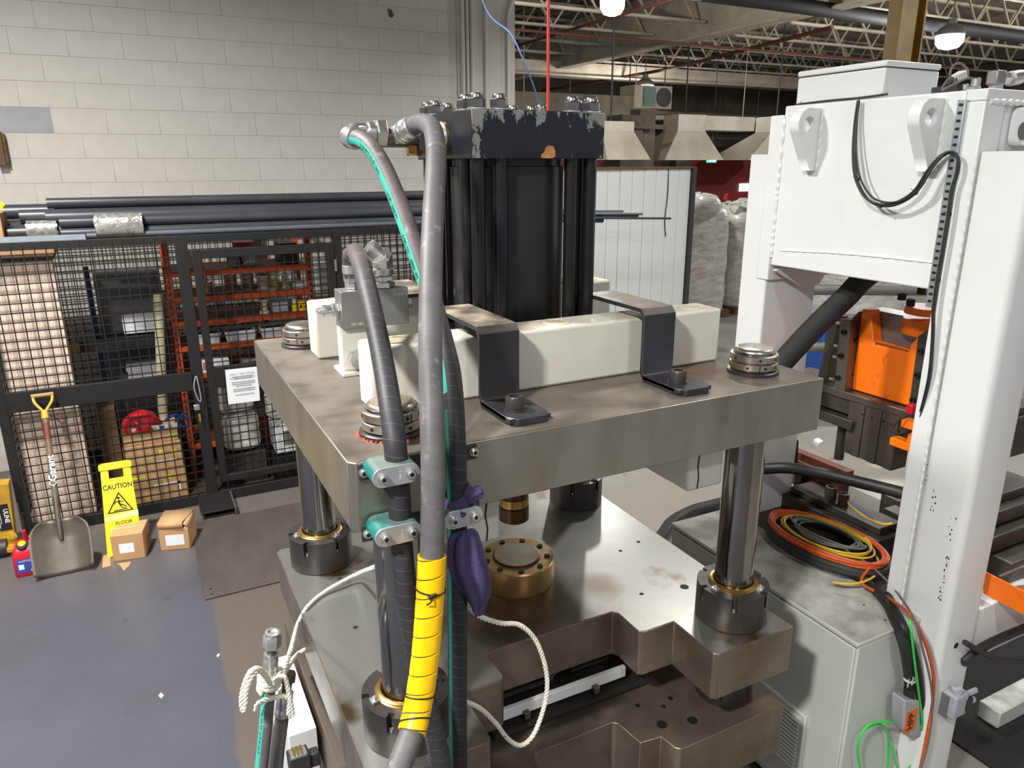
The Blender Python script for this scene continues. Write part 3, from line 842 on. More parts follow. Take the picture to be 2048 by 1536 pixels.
# tapped holes
def holes(parent, pts, r, z):
    for x, y in pts:
        MB().cyl((x, y, z - 0.01), (x, y, z + 0.0012), r, seg=14).build('tapped_hole', M['hole'], parent)
holes(base, [(1.683, 2.180, 1.066)[:2], (1.576, 2.153, 1.066)[:2], (1.465, 1.864, 1.066)[:2]], 0.008, BT)
holes(base, [(1.632, 1.830, 1.066)[:2]], 0.016, BT)
holes(base, [(0.495, 2.138, 1.066)[:2], (0.526, 2.464, 1.066)[:2]], 0.009, BT)
holes(lower, [(1.344, 1.699, 0.756)[:2], (1.467, 1.675, 0.756)[:2], (1.420, 1.654, 0.756)[:2]], 0.009, LT)
holes(lower, [(1.362, 1.588, 0.756)[:2], (1.465, 1.556, 0.756)[:2]], 0.018, LT)

# columns with their nuts and collars (built once, copied to the other corners)
def make_column(cx, cy):
    c = MB().lathe((cx, cy, 0.3), (0, 0, 1), [(0.0625, 0), (0.0625, 1.70)], 40).build('guide_column', M['chrome'], press, label='polished round column')
    MB().lathe((cx, cy, BT + 0.0006), (0, 0, 1), [(0.115, 0), (0.118, 0.003), (0.118, 0.078), (0.0985, 0.078), (0.0985, 0.128), (0.07, 0.128)], 48, cap1=False).build('lock_nut', M['blacksteel'], c)
    mb = MB()
    n = 6
    for k in range(n):   # upper rim is cut by six slots
        g_ = 0.075
        a0 = 2 * PI * k / n + g_ + 0.35
        mb.ring((cx, cy, BT + 0.0786), (0, 0, 1), 0.098, 0.118, 0.050, 8, a0, a0 + 2 * PI / n - 2 * g_)
    mb.build('slotted_rim', M['blacksteel'], c)
    mb = MB(); ms = MB()
    for k in range(n):
        a = 2 * PI * k / n + 0.35
        # (axis frame: x = u cross axis)
        dx, dy = math.sin(a), -math.cos(a)
        px, py = cx + 0.108 * math.cos(a + PI / 2), cy + 0.108 * math.sin(a + PI / 2)
        MB().cyl((px, py, BT + 0.0786), (px, py, BT + 0.088), 0.006, seg=8).build('slot_screw', M['zinc'], c)
    MB().lathe((cx, cy, BT + 0.1286), (0, 0, 1), [(0.083, -0.012), (0.083, 0.003), (0.079, 0.005), (0.079, 0.008), (0.075, 0.010), (0.068, 0.011), (0.064, 0.007), (0.0628, 0.0)], 48, cap0=False, cap1=False).build('brass_wiper', M['brass'], c)
    for a in (0.9, 3.3, 5.2):
        px, py = cx + 0.092 * math.cos(a), cy + 0.092 * math.sin(a)
        k = MB().bar((px - 0.012 * math.sin(a), py + 0.012 * math.cos(a), BT + 0.133), (px + 0.012 * math.sin(a), py - 0.012 * math.cos(a), BT + 0.133), 0.02, 0.009)
        k.cyl((px, py, BT + 0.137), (px, py, BT + 0.146), 0.0055, seg=8)
        k.build('retainer_clip', M['zinc'], c, bevel=0.001)
    # collar stack above the platen
    MB().lathe((cx, cy, ZT + 0.0006), (0, 0, 1), [(0.078, 0), (0.078, 0.009), (0.074, 0.012)], 48).build('seat_ring', M['blacksteel'], c)
    for q, zz in enumerate((0.016, 0.041)):
        MB().lathe((cx, cy, ZT + zz), (0, 0, 1), [(0.069, 0), (0.0715, 0.002), (0.0715, 0.020), (0.069, 0.022)], 48).build('collar_half', M['bright'], c)
        mh = MB()
        for a in (0.4, 1.5, 2.6, 3.7, 4.45, 5.05, 5.7):
            a += q * 0.5
            mh.cyl((cx + 0.06 * math.cos(a), cy + 0.06 * math.sin(a), ZT + zz + 0.011), (cx + 0.0722 * math.cos(a), cy + 0.0722 * math.sin(a), ZT + zz + 0.011), 0.0042, seg=10)
        for a in (4.2 + q * 0.9, 1.1 + q):
            mh.bar((cx + 0.0718 * math.cos(a), cy + 0.0718 * math.sin(a), ZT + zz + 0.001), (cx + 0.0718 * math.cos(a), cy + 0.0718 * math.sin(a), ZT + zz + 0.021), 0.002, 0.0015)
        mh.build('collar_hole', M['hole'], c, kind='stuff')
    MB().lathe((cx, cy, ZT + 0.012), (0, 0, 1), [(0.061, 0), (0.061, 0.052), (0.060, 0.058), (0.055, 0.066), (0.05, 0.068), (0.006, 0.068), (0.005, 0.064)], 48).build('column_end', M['bright'], c)
    # nuts between the plates and under the bolster
    MB().lathe((cx, cy, LT), (0, 0, 1), [(0.095, 0), (0.098, 0.004), (0.098, 0.139)], 40).build('spacer_nut', M['blacksteel'], c)
    ms = MB()
    for a in (3.9, 4.9, 5.9):
        ms.bar((cx + 0.097 * math.cos(a), cy + 0.097 * math.sin(a), LT + 0.03), (cx + 0.097 * math.cos(a), cy + 0.097 * math.sin(a), LT + 0.09), 0.012, 0.004)
    ms.build('spacer_slot', M['hole'], c)
    return c
col0 = make_column(0.50, 1.625)
for cx, cy in ((1.66, 1.625), (0.50, 2.63), (1.66, 2.63)):
    copytree(col0, None, press).location = (cx - 0.50, cy - 1.625, 0)
# dusty top on the front left column end
MB().lathe((0.5, 1.625, ZT + 0.0801), (0, 0, 1), [(0.05, 0), (0.03, 0.004), (0.0, 0.006)], 24, cap1=False).build('dust_heap', mat('beige_dust', (146, 130, 110), 0.9, bump=0.8, bscale=150), col0)
# red sealant ring
mb = MB()
for k in range(40):
    a = 2 * PI * k / 40
    mb.lathe((0.5 + 0.081 * math.cos(a), 1.625 + 0.081 * math.sin(a), ZT), (0, 0, 1), [(random.uniform(.004, .009), 0), (0.003, random.uniform(.003, .006))], 6)
mb.build('sealant_bead', mat('red_sealant', (150, 62, 44), 0.5), col0)

# cylinder head and body
ORG_cyl = (CX, CY, 2.563)
cylo = MB().lathe((CX, CY, ZT + 0.001), (0, 0, 1), [(0.178, 0), (0.178, 0.61), (0.172, 0.612), (0.172, 0.634)], 64).build('cylinder_body', M['blackpaint'], press, label='black cylinder barrel')
ORG['head_tmp'] = Vector((CX, CY, 2.563))
hd = MB().box((CX - 0.2175, CY - 0.2175, 2.563), (CX + 0.2175, CY + 0.2175, 2.694))
hm = hd.build('cylinder_head', M['head'], None, bevel=0.003, label='scuffed black square head block')
for v in hm.data.vertices: v.co -= Vector((CX, CY, 2.563))
hm.parent = press
hm.location = Vector((CX, CY, 2.563)) - ORG[press.name]
ORG[hm.name] = Vector((CX, CY, 2.563))
MB().prism([(x, z) for x, _, z in ((1.085, 1.949, 2.565), (1.087, 1.949, 2.575), (1.096, 1.949, 2.582), (1.100, 1.949, 2.593), (1.109, 1.949, 2.600), (1.125, 1.949, 2.598), (1.133, 1.949, 2.585), (1.132, 1.949, 2.569), (1.122, 1.949, 2.564))], CY - 0.2182, CY - 0.2170, 'xz').build('bare_patch', mat('bare_orange_patch', (196, 140, 80), 0.7, rgb2=(150, 96, 52), scale=90), hm, label='orange-brown bare patch in the paint')
# flange at foot of the cylinder
MB().box((CX - 0.20, CY - 0.20, ZT + 0.002), (CX + 0.20, CY + 0.20, ZT + 0.10)).build('cylinder_flange', M['blackpaint'], press, bevel=0.004)
# tie rods and nuts
first = None
for sx in (-1, 1):
    for sy in (-1, 1):
        for ax, ay in ((0.188, 0.188), (0.119, 0.19), (0.19, 0.119)):
            if first is None:
                rod = MB().cyl((CX - 0.188, CY - 0.188, ZT + 0.08), (CX - 0.188, CY - 0.188, 2.57), 0.0205, seg=20).build('tie_rod', M['tuberod'], press)
                MB().lathe((CX - 0.188, CY - 0.188, 2.694), (0, 0, 1), [(0.027, 0), (0.027, 0.004)], 20).build('washer', M['zinc'], rod)
                mb = MB(); hexnut(mb, (CX - 0.188, CY - 0.188, 2.698), (0, 0, 1), 0.026, 0.026, 0.3)
                mb.build('nut', M['nutsteel'], rod, angle=25)
                MB().lathe((CX - 0.188, CY - 0.188, 2.72), (0, 0, 1), [(0.0195, 0), (0.0195, 0.013), (0.017, 0.016)], 20).build('rod_end', M['nutsteel'], rod)
                first = rod
            else:
                c = copytree(first, None, press)
                c.location = (sx * ax + 0.188, sy * ay + 0.188, 0)
# ram end and bolster disc
MB().lathe((1.105, CY, 1.312), (0, 0, 1), [(0.05, 0), (0.055, 0.004), (0.055, 0.055), (0.050, 0.058), (0.050, 0.452)], 36).build('ram_end', M['rodbrown'], press, label='brown oily ram end')
MB().ring((1.105, CY, 1.372), (0, 0, 1), 0.050, 0.054, 0.03, 36).build('ram_guide', M['brass'], press)
DX, DY, DZ = 1.114, 2.164, 1.160
disc = MB().lathe((DX, DY, BT + 0.0006), (0, 0, 1), [(0.137, 0), (0.139, 0.003), (0.139, 0.089), (0.135, 0.0934)], 56).build('bolster_disc', M['bronze'], press, label='round bronze disc with a ring of bolt holes')
MB().lathe((DX, DY, DZ), (0, 0, 1), [(0.088, 0.0), (0.088, 0.0045), (0.084, 0.005)], 40).build('disc_ring', M['rodbrown'], disc)
MB().lathe((DX, DY, DZ + 0.002), (0, 0, 1), [(0.082, 0.0), (0.082, 0.007), (0.080, 0.008)], 40).build('disc_pad', M['disc_pad'], disc)
for k in range(9):
    a = 2 * PI * k / 9 + 0.2
    MB().cyl((DX + 0.113 * math.cos(a), DY + 0.113 * math.sin(a), DZ), (DX + 0.113 * math.cos(a), DY + 0.113 * math.sin(a), DZ + 0.0046), 0.0105, seg=14).build('bolt_hole', M['hole'], disc)

# cream beams on the platen, and the long ones hanging under it
def cream(x0, x1, y0, y1, z0, z1, name):
    return MB().box((x0, y0, z0), (x1, y1, z1)).build(name, M['cream'], press, bevel=0.009)
bf = cream(0.497, 1.652, 1.772, 1.892, ZT + 0.001, 2.105, 'cream_beam')
br = cream(0.497, 1.652, 2.394, 2.512, ZT + 0.001, 2.112, 'cream_beam')
hb = cream(1.388, 1.525, 1.575, 2.72, 1.600, ZB - 0.001, 'hanging_beam')
hb2 = cream(0.625, 0.762, 1.575, 2.72, 1.600, ZB - 0.001, 'hanging_beam')
for x in (1.424, 0.722):
    MB().tube([(x, 1.5742, 1.764), (x + 0.003, 1.5742, 1.72), (x - 0.002, 1.5742, 1.68), (x + 0.004, 1.5742, 1.64), (x + 0.001, 1.5742, 1.605)], 0.0022, 6).build('paint_crack', mat('brown_crack', (70, 48, 34), 0.8), hb if x > 1 else hb2)
for b, yy, zz, xs in ((bf, 1.832, 2.105, (0.585, 1.075, 1.575)), (br, 2.453, 2.112, (0.585, 1.575))):
    for xx in xs:
        MB().ring((xx, yy, zz - 0.003), (0, 0, 1), 0.030, 0.041, 0.006, 28).build('plug_ring', M['cream'], b)
        MB().cyl((xx, yy, zz - 0.002), (xx, yy, zz + 0.0008), 0.030, seg=24).build('plug', mat('dusty_cream_plug', (196, 184, 152), 0.7), b)

# bent black straps over the beams
def strap_path(sgn, yc):
    # yz profile of one strap (front version), thickness 0.012
    return [(2.02, 2.140), (1.715, 2.140), (1.700, 2.125), (1.700, 1.957), (1.690, 1.944), (1.522, 1.944)]
def make_strap(x0, x1, mirror=False):
    prof = strap_path(1, 0)
    mb = MB()
    t = 0.0125
    pts = [Vector((0, y, z)) for y, z in prof]
    left, right = [], []
    for i, p in enumerate(pts):
        d0 = (pts[i] - pts[i - 1]).normalized() if i else None
        d1 = (pts[i + 1] - pts[i]).normalized() if i < len(pts) - 1 else None
        d = ((d0 or d1) + (d1 or d0)).normalized()
        n_ = Vector((0, -d.z, d.y))
        c = max(0.5, d.dot(d1 or d0))
        left.append(p + n_ * t / 2 / c); right.append(p - n_ * t / 2 / c)
    out = [(q.y, q.z) for q in left] + [(q.y, q.z) for q in reversed(right)]
    if mirror: out = [(2 * 2.1425 - y, z) for y, z in out]
    # foot with cut corners is separate so that the outline shows
    mb.prism(out, x0, x1, 'yz')
    s = mb.build('strap', M['strap'], press, bevel=0.002, label='bent dark grey strap')
    yf = 1.69
    foot = [(x0, yf), (x1, yf), (x1, 1.535), (x1 - 0.018, 1.512), (x0 + 0.02, 1.512), (x0, 1.545)]
    if mirror: foot = [(x, 2 * 2.1425 - y) for x, y in foot]
    MB().prism(foot, ZT + 0.001, 1.9505).build('strap_foot', M['strapd'], s, bevel=0.002)
    xc, yc = (x0 + x1) / 2 - 0.012, 1.585
    if mirror: yc = 2 * 2.1425 - yc
    MB().lathe((xc, yc, 1.9505), (0, 0, 1), [(0.028, 0), (0.028, 0.003), (0.0235, 0.003), (0.0235, 0.034), (0.0215, 0.037), (0.0135, 0.037), (0.0135, 0.020)], 28).build('cap_screw', M['blacksteel'], s)
    MB().lathe((xc, yc, 1.9705), (0, 0, 1), [(0.0132, 0), (0.0132, 0.002)], 6).build('screw_socket', M['hole'], s)
    return s
make_strap(0.765, 0.882); make_strap(1.289, 1.403)
make_strap(0.765, 0.882, True); make_strap(1.289, 1.403, True)

# valve manifold on its cream bracket
mf = MB().box((0.528, 2.157, 2.075), (0.737, 2.235, 2.188)).build('valve_manifold', M['alu'], press, bevel=0.002, label='grey aluminium manifold block with screwed fittings')
bk = MB().box((0.525, 2.172, ZT + 0.013), (0.62, 2.225, 2.075)).build('manifold_bracket', M['cream'], press, bevel=0.003)
MB().box((0.516, 2.145, ZT + 0.001), (0.63, 2.26, ZT + 0.013)).build('bracket_foot', M['cream'], bk, bevel=0.002)
text('engraving', 'DF-AB1', 0.012, M['whiteink'], mf, (0.574, 2.157, 2.088), (1, 0, 0), (0, 0, 1))
text('engraving', 'V1-A-B1', 0.010, M['whiteink'], mf, (0.707, 2.157, 2.168), (1, 0, 0), (0, 0, 1))
# left check-valve cartridge
mb = MB(); p0 = (0.528, 2.195, 2.130)
q = Vector(p0)
hexnut(mb, q, (-1, 0, 0), 0.021, 0.022); mb.lathe(q + Vector((-0.022, 0, 0)), (-1, 0, 0), [(0.016, 0), (0.016, 0.014), (0.018, 0.015), (0.018, 0.024), (0.012, 0.026), (0.010, 0.036), (0.004, 0.037), (0.004, 0.045)], 20)
mb.build('side_cartridge', M['zinc'], mf, angle=30)
# right side plug
q = Vector((0.760, 2.200, 2.129)); q.x = 0.737
mb = MB(); hexnut(mb, q, (1, 0, 0), 0.017, 0.024); mb.build('side_plug', M['zinc'], mf, angle=30)
# lower front union
q = Vector((0.565, 2.172, 1.980))
mb = MB(); hexnut(mb, q, (0, -1, 0), 0.030, 0.024, 0.2); mb.lathe(q + Vector((0, -0.024, 0)), (0, -1, 0), [(0.026, 0), (0.026, 0.018), (0.021, 0.02)], 24); mb.build('front_union', M['zinc'], mf, angle=30)
# 45 degree elbow on top
q = Vector((0.671, 2.190, 2.188)); q.z = 2.188
mb = MB(); hexnut(mb, q, (0, 0, 1), 0.034, 0.018, 0.2); mb.lathe(q + Vector((0, 0, 0.018)), (0, 0, 1), [(0.022, 0), (0.022, 0.004)], 20)
hexnut(mb, q + Vector((0, 0, 0.022)), (0, 0, 1), 0.034, 0.014, 0.5); mb.lathe(q + Vector((0, 0, 0.036)), (0, 0, 1), [(0.030, 0), (0.033, 0.003), (0.033, 0.02), (0.030, 0.022)], 24)
hexnut(mb, q + Vector((0, 0, 0.056)), (0, 0, 1), 0.031, 0.045, 0.1)
d45 = Vector((-0.72, 0.05, 0.66)).normalized()
e = q + Vector((0, 0, 0.088))
hexnut(mb, e - d45 * 0.014, d45, 0.031, 0.036, 0.2)
mb.build('elbow_fitting', M['zinc'], mf, angle=30)
mb = MB()
prof = [(0.024, 0.02)]
for k in range(9): prof += [(0.0262, 0.022 + k * 0.0036), (0.0242, 0.0238 + k * 0.0036)]
prof += [(0.024, 0.056), (0.018, 0.056), (0.018, 0.04), (0.0, 0.04)]
mb.lathe(e, d45, prof, 24); mb.build('elbow_thread', M['zinc'], mf, angle=20)
# nut under the hose that leaves the manifold
q = Vector((0.577, 2.200, 2.188)); q.z = 2.188
mb = MB(); hexnut(mb, q, (0, 0, 1), 0.024, 0.02); hexnut(mb, q + Vector((0, 0, 0.022)), (0, 0, 1), 0.026, 0.024, 0.4); mb.build('hose_union', M['zinc'], mf, angle=30)
MH = q + Vector((0, 0, 0.045))

# head port adaptor on the left face
q = Vector((CX - 0.2175, 2.165, 2.622))
mb = MB()
mb.lathe(q, (-1, 0, 0), [(0.050, 0), (0.050, 0.004), (0.046, 0.004)], 36); mb.build('port_washer', M['brass'], hm)
mb = MB(); prof = [(0.040, 0.004)]
for k in range(6): prof += [(0.0475, 0.005 + k * 0.005), (0.044, 0.0085 + k * 0.005)]
mb.lathe(q, (-1, 0, 0), prof, 36); mb.build('port_thread', M['zinc'], hm, angle=20)
mb = MB(); hexnut(mb, q + Vector((-0.034, 0, 0)), (-1, 0, 0), 0.046, 0.05, 0.3); mb.build('port_adaptor', M['greybox'], hm, angle=30)
MB().cyl(q + Vector((-0.084, 0, 0)), q + Vector((-0.26, 0, 0)), 0.026, seg=24).build('port_tube', M['midsteel'], hm)
mb = MB(); hexnut(mb, Vector((0.673, 2.165, 2.635)) + Vector((0.018, 0, 0)), (-1, 0, 0), 0.040, 0.03); mb.lathe(Vector((0.673, 2.165, 2.635)) + Vector((-0.012, 0, 0)), (-1, 0, 0), [(0.027, 0), (0.031, 0.004), (0.031, 0.02), (0.024, 0.024), (0.022, 0.05)], 24)
mb.build('swivel_nut', M['zinc'], hm, angle=30)
q2 = Vector((0.777, 2.165, 2.603))
mb = MB(); hexnut(mb, q2 + Vector((0, 0, 0.0)), (0, 0, -1), 0.024, 0.03); mb.build('drain_plug', M['brass'], hm, angle=30)

# hose clamp rails and clamps on the platen front
def screw(parent, p, n_=(0, -1, 0), r=0.0085, h=0.010):
    p = Vector(p); n_ = Vector(n_)
    o = MB().lathe(p, n_, [(r * 1.25, 0), (r * 1.25, 0.0018), (r, 0.0018), (r, h), (r * 0.9, h + 0.001), (r * 0.55, h + 0.001)], 18).build('cap_screw', M['zinc'], parent)
    MB().lathe(p + n_ * h, n_, [(r * 0.58, 0), (r * 0.58, 0.0012)], 6).build('screw_socket', M['hole'], parent)
    return o
railu = MB().box((0.372, PY0 - 0.008, 1.890), (0.651, PY0 - 0.0004, 1.928)).build('clamp_rail', M['blacksteel'], press, bevel=0.0015)
raill = MB().box((0.369, PY0 - 0.008, 1.742), (0.655, PY0 - 0.0004, 1.783)).build('clamp_rail', M['blacksteel'], press, bevel=0.0015)
for rl, zc in ((railu, 1.909), (raill, 1.762)):
    screw(rl, (0.381, PY0 - 0.008, zc)); screw(rl, (0.643, PY0 - 0.008, zc))
def clamp(rail, x0, x1, zc, hh=0.0225, yf=1.398):
    """green plastic body with an aluminium cover plate"""
    pr = []
    for cx_, a0, a1 in ((x1 - hh, -PI / 2, PI / 2), (x0 + hh, PI / 2, 3 * PI / 2)):
        for k in range(9):
            a = a0 + (a1 - a0) * k / 8
            pr.append((cx_ + hh * math.cos(a), zc + hh * math.sin(a)))
    MB().prism(pr, yf, PY0 - 0.008, 'xz').build('clamp_body', M['green'], rail, label='green plastic clamp body')
    p2 = [(x, z) for x, z in pr]
    MB().prism(p2, yf - 0.005, yf - 0.0003, 'xz').build('cover_plate', M['alu_light'], rail, bevel=0.001, label='light aluminium cover plate')
    for x in (x0 + hh, x1 - hh):
        screw(rail, (x, yf - 0.005, zc), r=0.0088, h=0.011)
    text('engraving', 'DIN 4', 0.008, M['whiteink'], rail, ((x0 + x1) / 2 + 0.008, yf - 0.005, zc), (0, 0, 1), (-1, 0, 0))
clamp(railu, 0.380, 0.486, 1.921 - 0.002)
clamp(raill, 0.378, 0.484, 1.783 - 0.002)
clamp(raill, 0.536, 0.632, 1.783 + 0.002)
# light rail and cable tray behind the lower opening
tr = MB().box((0.83, 1.76, 0.775), (1.42, 2.2, 0.79)).build('lower_tray', M['rubber'], press)
wr = MB().box((0.80, 1.785, 0.812), (1.352, 1.803, 0.852)).build('white_rail', M['white'], press, bevel=0.002, label='white rail with small clips')
for x in (0.94, 1.21):
    MB().box((x, 1.765, 0.803), (x + 0.022, 1.79, 0.826)).build('rail_clip', M['midsteel'], wr, bevel=0.002)
for yy, x0, x1 in ((1.86, 0.80, 1.10), (1.885, 0.80, 1.02), (1.87, 1.18, 1.34)):
    MB().box((x0, yy, 0.83), (x1, yy + 0.008, 0.845)).build('steel_strip', M['midsteel'], tr)
mb = MB(); mb.ring((1.085, 1.86, 0.85), (0.3, -0.3, 1), 0.006, 0.011, 0.004, 16); mb.bar((1.095, 1.862, 0.852), (1.15, 1.875, 0.858), 0.006, 0.006); mb.build('cable_eye', M['zinc'], tr)
# press bed under the lower plate
MB().box((0.42, 1.75, 0), (1.74, 2.75, 0.559)).build('press_bed', M['dark'], press)
MB().box((1.37, 1.50, 0.3), (1.52, 1.74, 0.558)).build('cream_foot', M['cream'], press, bevel=0.006)
lb_ = MB().box((0.243, 2.115, 0.2), (0.335, 2.55, 0.745)).build('side_box', M['whitebox'], press, bevel=0.003, label='light grey box on the left flank')
MB().box((0.300, 1.60, LT + 0.0), (0.349, 1.78, LT + 0.02)).build('black_pad', M['rubber'], press)

# ================================================================== HOSES, ROPES, RAG
def hose(name, label, pts, r, m, group=None, step=0.012):
    path = spline(pts, step)
    t = thing(name, label, 'hose', tuple(path[-1]), group)
    MB().tube(path, r, 28).build('hose_body', m, t)
    return t, path
def plen(path):
    c = [0.0]
    for i in range(1, len(path)): c.append(c[-1] + (path[i] - path[i - 1]).length)
    return c
def ferrule(parent, p, d, r, L, label=None):
    p, d = Vector(p), Vector(d).normalized()
    o = MB().lathe(p, d, [(r * 0.96, 0), (r * 1.06, 0.003), (r * 1.06, L * 0.28), (r * 1.0, L * 0.31), (r * 1.0, L * 0.36), (r * 1.06, L * 0.4), (r * 1.06, L * 0.8), (r * 1.0, L * 0.84), (r * 1.03, L)], 32).build('ferrule', M['zinc'], parent)
    return o
def facing(F, j, toward):
    """angle round the tube that points toward a direction"""
    p, t, x, y = F[j]
    return math.atan2(toward.dot(y), toward.dot(x))
def stripe(parent, path, r, s0, s1, width, m, toward, name='printed_stripe'):
    F = frames(path); c = plen(path)
    mb = MB(); rows = []
    for j in range(len(F)):
        if c[j] < s0 or c[j] > s1: continue
        a = facing(F, j, toward(c[j]))
        p, t, x, y = F[j]
        rows.append([p + (x * math.cos(b) + y * math.sin(b)) * (r + 0.0004) for b in [a + (k / 6 - 0.5) * width / r for k in range(7)]])
    for q in rows: mb.v += q
    for i in range(len(rows) - 1):
        for k in range(6):
            mb.f.append([i * 7 + k, i * 7 + k + 1, (i + 1) * 7 + k + 1, (i + 1) * 7 + k])
    mb.build(name, m, parent, recalc=False)
    return F, c
def hang(c, F, toward):
    def f(s):
        j = min(range(len(c)), key=lambda k: abs(c[k] - s))
        return facing(F, j, toward(s))
    return f

# hose A: big wrapped hose from the cylinder port down past the clamps, with a yellow sleeve
A = [(0.739, 2.120, 2.640), (0.757, 2.060, 2.658), (0.758, 1.970, 2.645), (0.734, 1.880, 2.597), (0.701, 1.800, 2.535), (0.653, 1.700, 2.444), (0.606, 1.600, 2.339), (0.569, 1.520, 2.240),
     (0.539, 1.450, 2.145), (0.519, 1.400, 2.050), (0.505, 1.365, 1.951), (0.498, 1.355, 1.865), (0.488, 1.345, 1.753), (0.473, 1.330, 1.643), (0.451, 1.310, 1.524), (0.425, 1.290, 1.432), (0.395, 1.260, 1.382), (0.358, 1.220, 1.359), (0.307, 1.170, 1.325)]
hA, pA = hose('hydraulic_hose', 'thick wrapped grey rubber hose with a yellow spiral sleeve', A, 0.0262, M['hose'], 'big hydraulic hoses on the press')
ferrule(hA, pA[3], (Vector(pA[0]) - Vector(pA[4])), 0.031, 0.058)
MB().lathe(pA[0] + (pA[0] - pA[5]).normalized() * 0.02, pA[0] - pA[5], [(0.022, 0), (0.03, 0.003), (0.03, 0.03), (0.02, 0.035)], 6).build('hose_nut', M['zinc'], hA, angle=30)
# yellow spiral sleeve: one helical strip with an overlapping lip
cA = plen(pA); FA = frames(pA)
def at_s(F, c, s):
    j = 0
    while j < len(c) - 2 and c[j + 1] < s: j += 1
    t = (s - c[j]) / max(1e-9, c[j + 1] - c[j])
    return F[j][0].lerp(F[j + 1][0], t), F[j][1], F[j][2].lerp(F[j + 1][2], t), F[j][3].lerp(F[j + 1][3], t)
def s_at_z(path, c, z):
    return min(range(len(path)), key=lambda k: abs(path[k].z - z) + (9 if k < 30 else 0))
sA0 = cA[s_at_z(pA, cA, (0.488, 1.345, 1.746)[2])]
sA1 = cA[s_at_z(pA, cA, (0.401, 1.260, 1.384)[2])]
pitch = (sA1 - sA0) / 9.0
mb = MB()
turn = 30
nseg = int((10.0) * turn)
for i in range(nseg + 1):
    th = 2 * PI * i / turn
    s = sA0 - pitch / 2 + pitch * i / turn
    for k, (ds, rr) in enumerate(((-pitch * 0.47, 0.0296), (-pitch * 0.45, 0.0308), (0, 0.0310), (pitch * 0.44, 0.0306), (pitch * 0.46, 0.0296), (pitch * 0.46, 0.0268), (-pitch * 0.47, 0.0268))):
        ss = min(max(s + ds, sA0), sA1)
        p, t, x, y = at_s(FA, cA, ss)
        mb.v.append(p + (x * math.cos(th) + y * math.sin(th)) * rr)
for i in range(nseg):
    for k in range(7):
        k2 = (k + 1) % 7
        mb.f.append([i * 7 + k, (i + 1) * 7 + k, (i + 1) * 7 + k2, i * 7 + k2])
mb.build('spiral_sleeve', M['yellow'], hA, label='yellow plastic spiral sleeve', angle=35)
for zc, tail, tilt in (((0.468, 1.310, 1.671)[2], 1, 0.10), ((0.431, 1.280, 1.441)[2], 0, -0.14), ((0.416, 1.280, 1.394)[2], 0, -0.35)):
    j = s_at_z(pA, cA, zc)
    p, t, x, y = FA[j]
    ring = []
    for k in range(29):
        a = 2 * PI * k / 28
        ring.append(p + (x * math.cos(a) + y * math.sin(a)) * 0.0330 + t * 0.03 * tilt * math.cos(a + 1.0))
    m_ = MB().tube(ring, 0.0018, 6)
    if tail:
        fx = Vector((-0.15, -1, 0)).normalized()
        b0 = p + fx * 0.033
        m_.bar(b0 + Vector((-0.012, 0, 0)), b0 + Vector((0.006, 0, 0.004)), 0.007, 0.006)
        m_.tube([b0, b0 + Vector((-0.012, -0.01, -0.006)), b0 + Vector((-0.018, -0.004, -0.012))], 0.0018, 6)
    m_.build('cable_tie', M['tie'], hA)
MB().lathe(pA[22], pA[23] - pA[21], [(0.0263, 0), (0.0266, 0.002), (0.0266, 0.01), (0.0263, 0.012)], 28).build('paint_band', M['greywire'], hA, label='smear of grey paint round the hose')

# hose B: printed teal stripe, behind hose A, down to the right-hand clamp
B = [(0.581, 2.100, 2.619), (0.592, 2.050, 2.611), (0.603, 2.000, 2.587), (0.614, 1.940, 2.535), (0.621, 1.870, 2.464), (0.624, 1.800, 2.391), (0.625, 1.730, 2.317), (0.628, 1.670, 2.246), (0.630, 1.610, 2.159),
     (0.623, 1.545, 2.089), (0.607, 1.490, 2.021), (0.592, 1.450, 1.952), (0.586, 1.435, 1.861), (0.583, 1.432, 1.763), (0.580, 1.430, 1.635), (0.576, 1.430, 1.472), (0.571, 1.430, 1.272), (0.568, 1.430, 1.121), (0.564, 1.430, 0.930)]
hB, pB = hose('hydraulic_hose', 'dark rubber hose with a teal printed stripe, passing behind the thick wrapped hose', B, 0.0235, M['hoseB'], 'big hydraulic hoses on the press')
ferrule(hB, pB[0] + (pB[2] - pB[0]).normalized() * 0.012, pB[0] - pB[2], 0.029, 0.038)
tw = lambda s: Vector((-0.80, -0.55, -0.25)) if s < 0.75 else Vector((-0.95, -0.35, 0))
FB, cB = stripe(hB, pB, 0.0235, 0.01, 0.86, 0.019, M['teal'], tw)
stripe(hB, pB, 0.0235, 0.88, cB[-1], 0.011, M['tealdark'], tw)
an = hang(cB, FB, tw)
text_on_tube('lettering', '31.8 mm (1.25 in) 1DN31', 0.0125, M['ink'], hB, pB, 0.0242, 0.145, an)
text_on_tube('lettering', '172 bar / 2500 psi', 0.0125, M['ink'], hB, pB, 0.0242, 0.31, an)
text_on_tube('lettering', 'EN857 2SC / 1006051462', 0.0125, M['ink'], hB, pB, 0.0242, 0.475, an)
text_on_tube('lettering', 'E\u00b7T\u00b7N', 0.017, M['ink'], hB, pB, 0.0242, 0.625, an)
# elbow linking hose B to the port tube
MB().tube(spline([pB[0] + (pB[0] - pB[2]).normalized() * 0.02, Vector((0.602, 2.150, 2.644)), Vector((0.647, 2.165, 2.638)), Vector((0.672, 2.165, 2.635))], 0.008), 0.019, 18).build('bent_end', M['zinc'], hB)

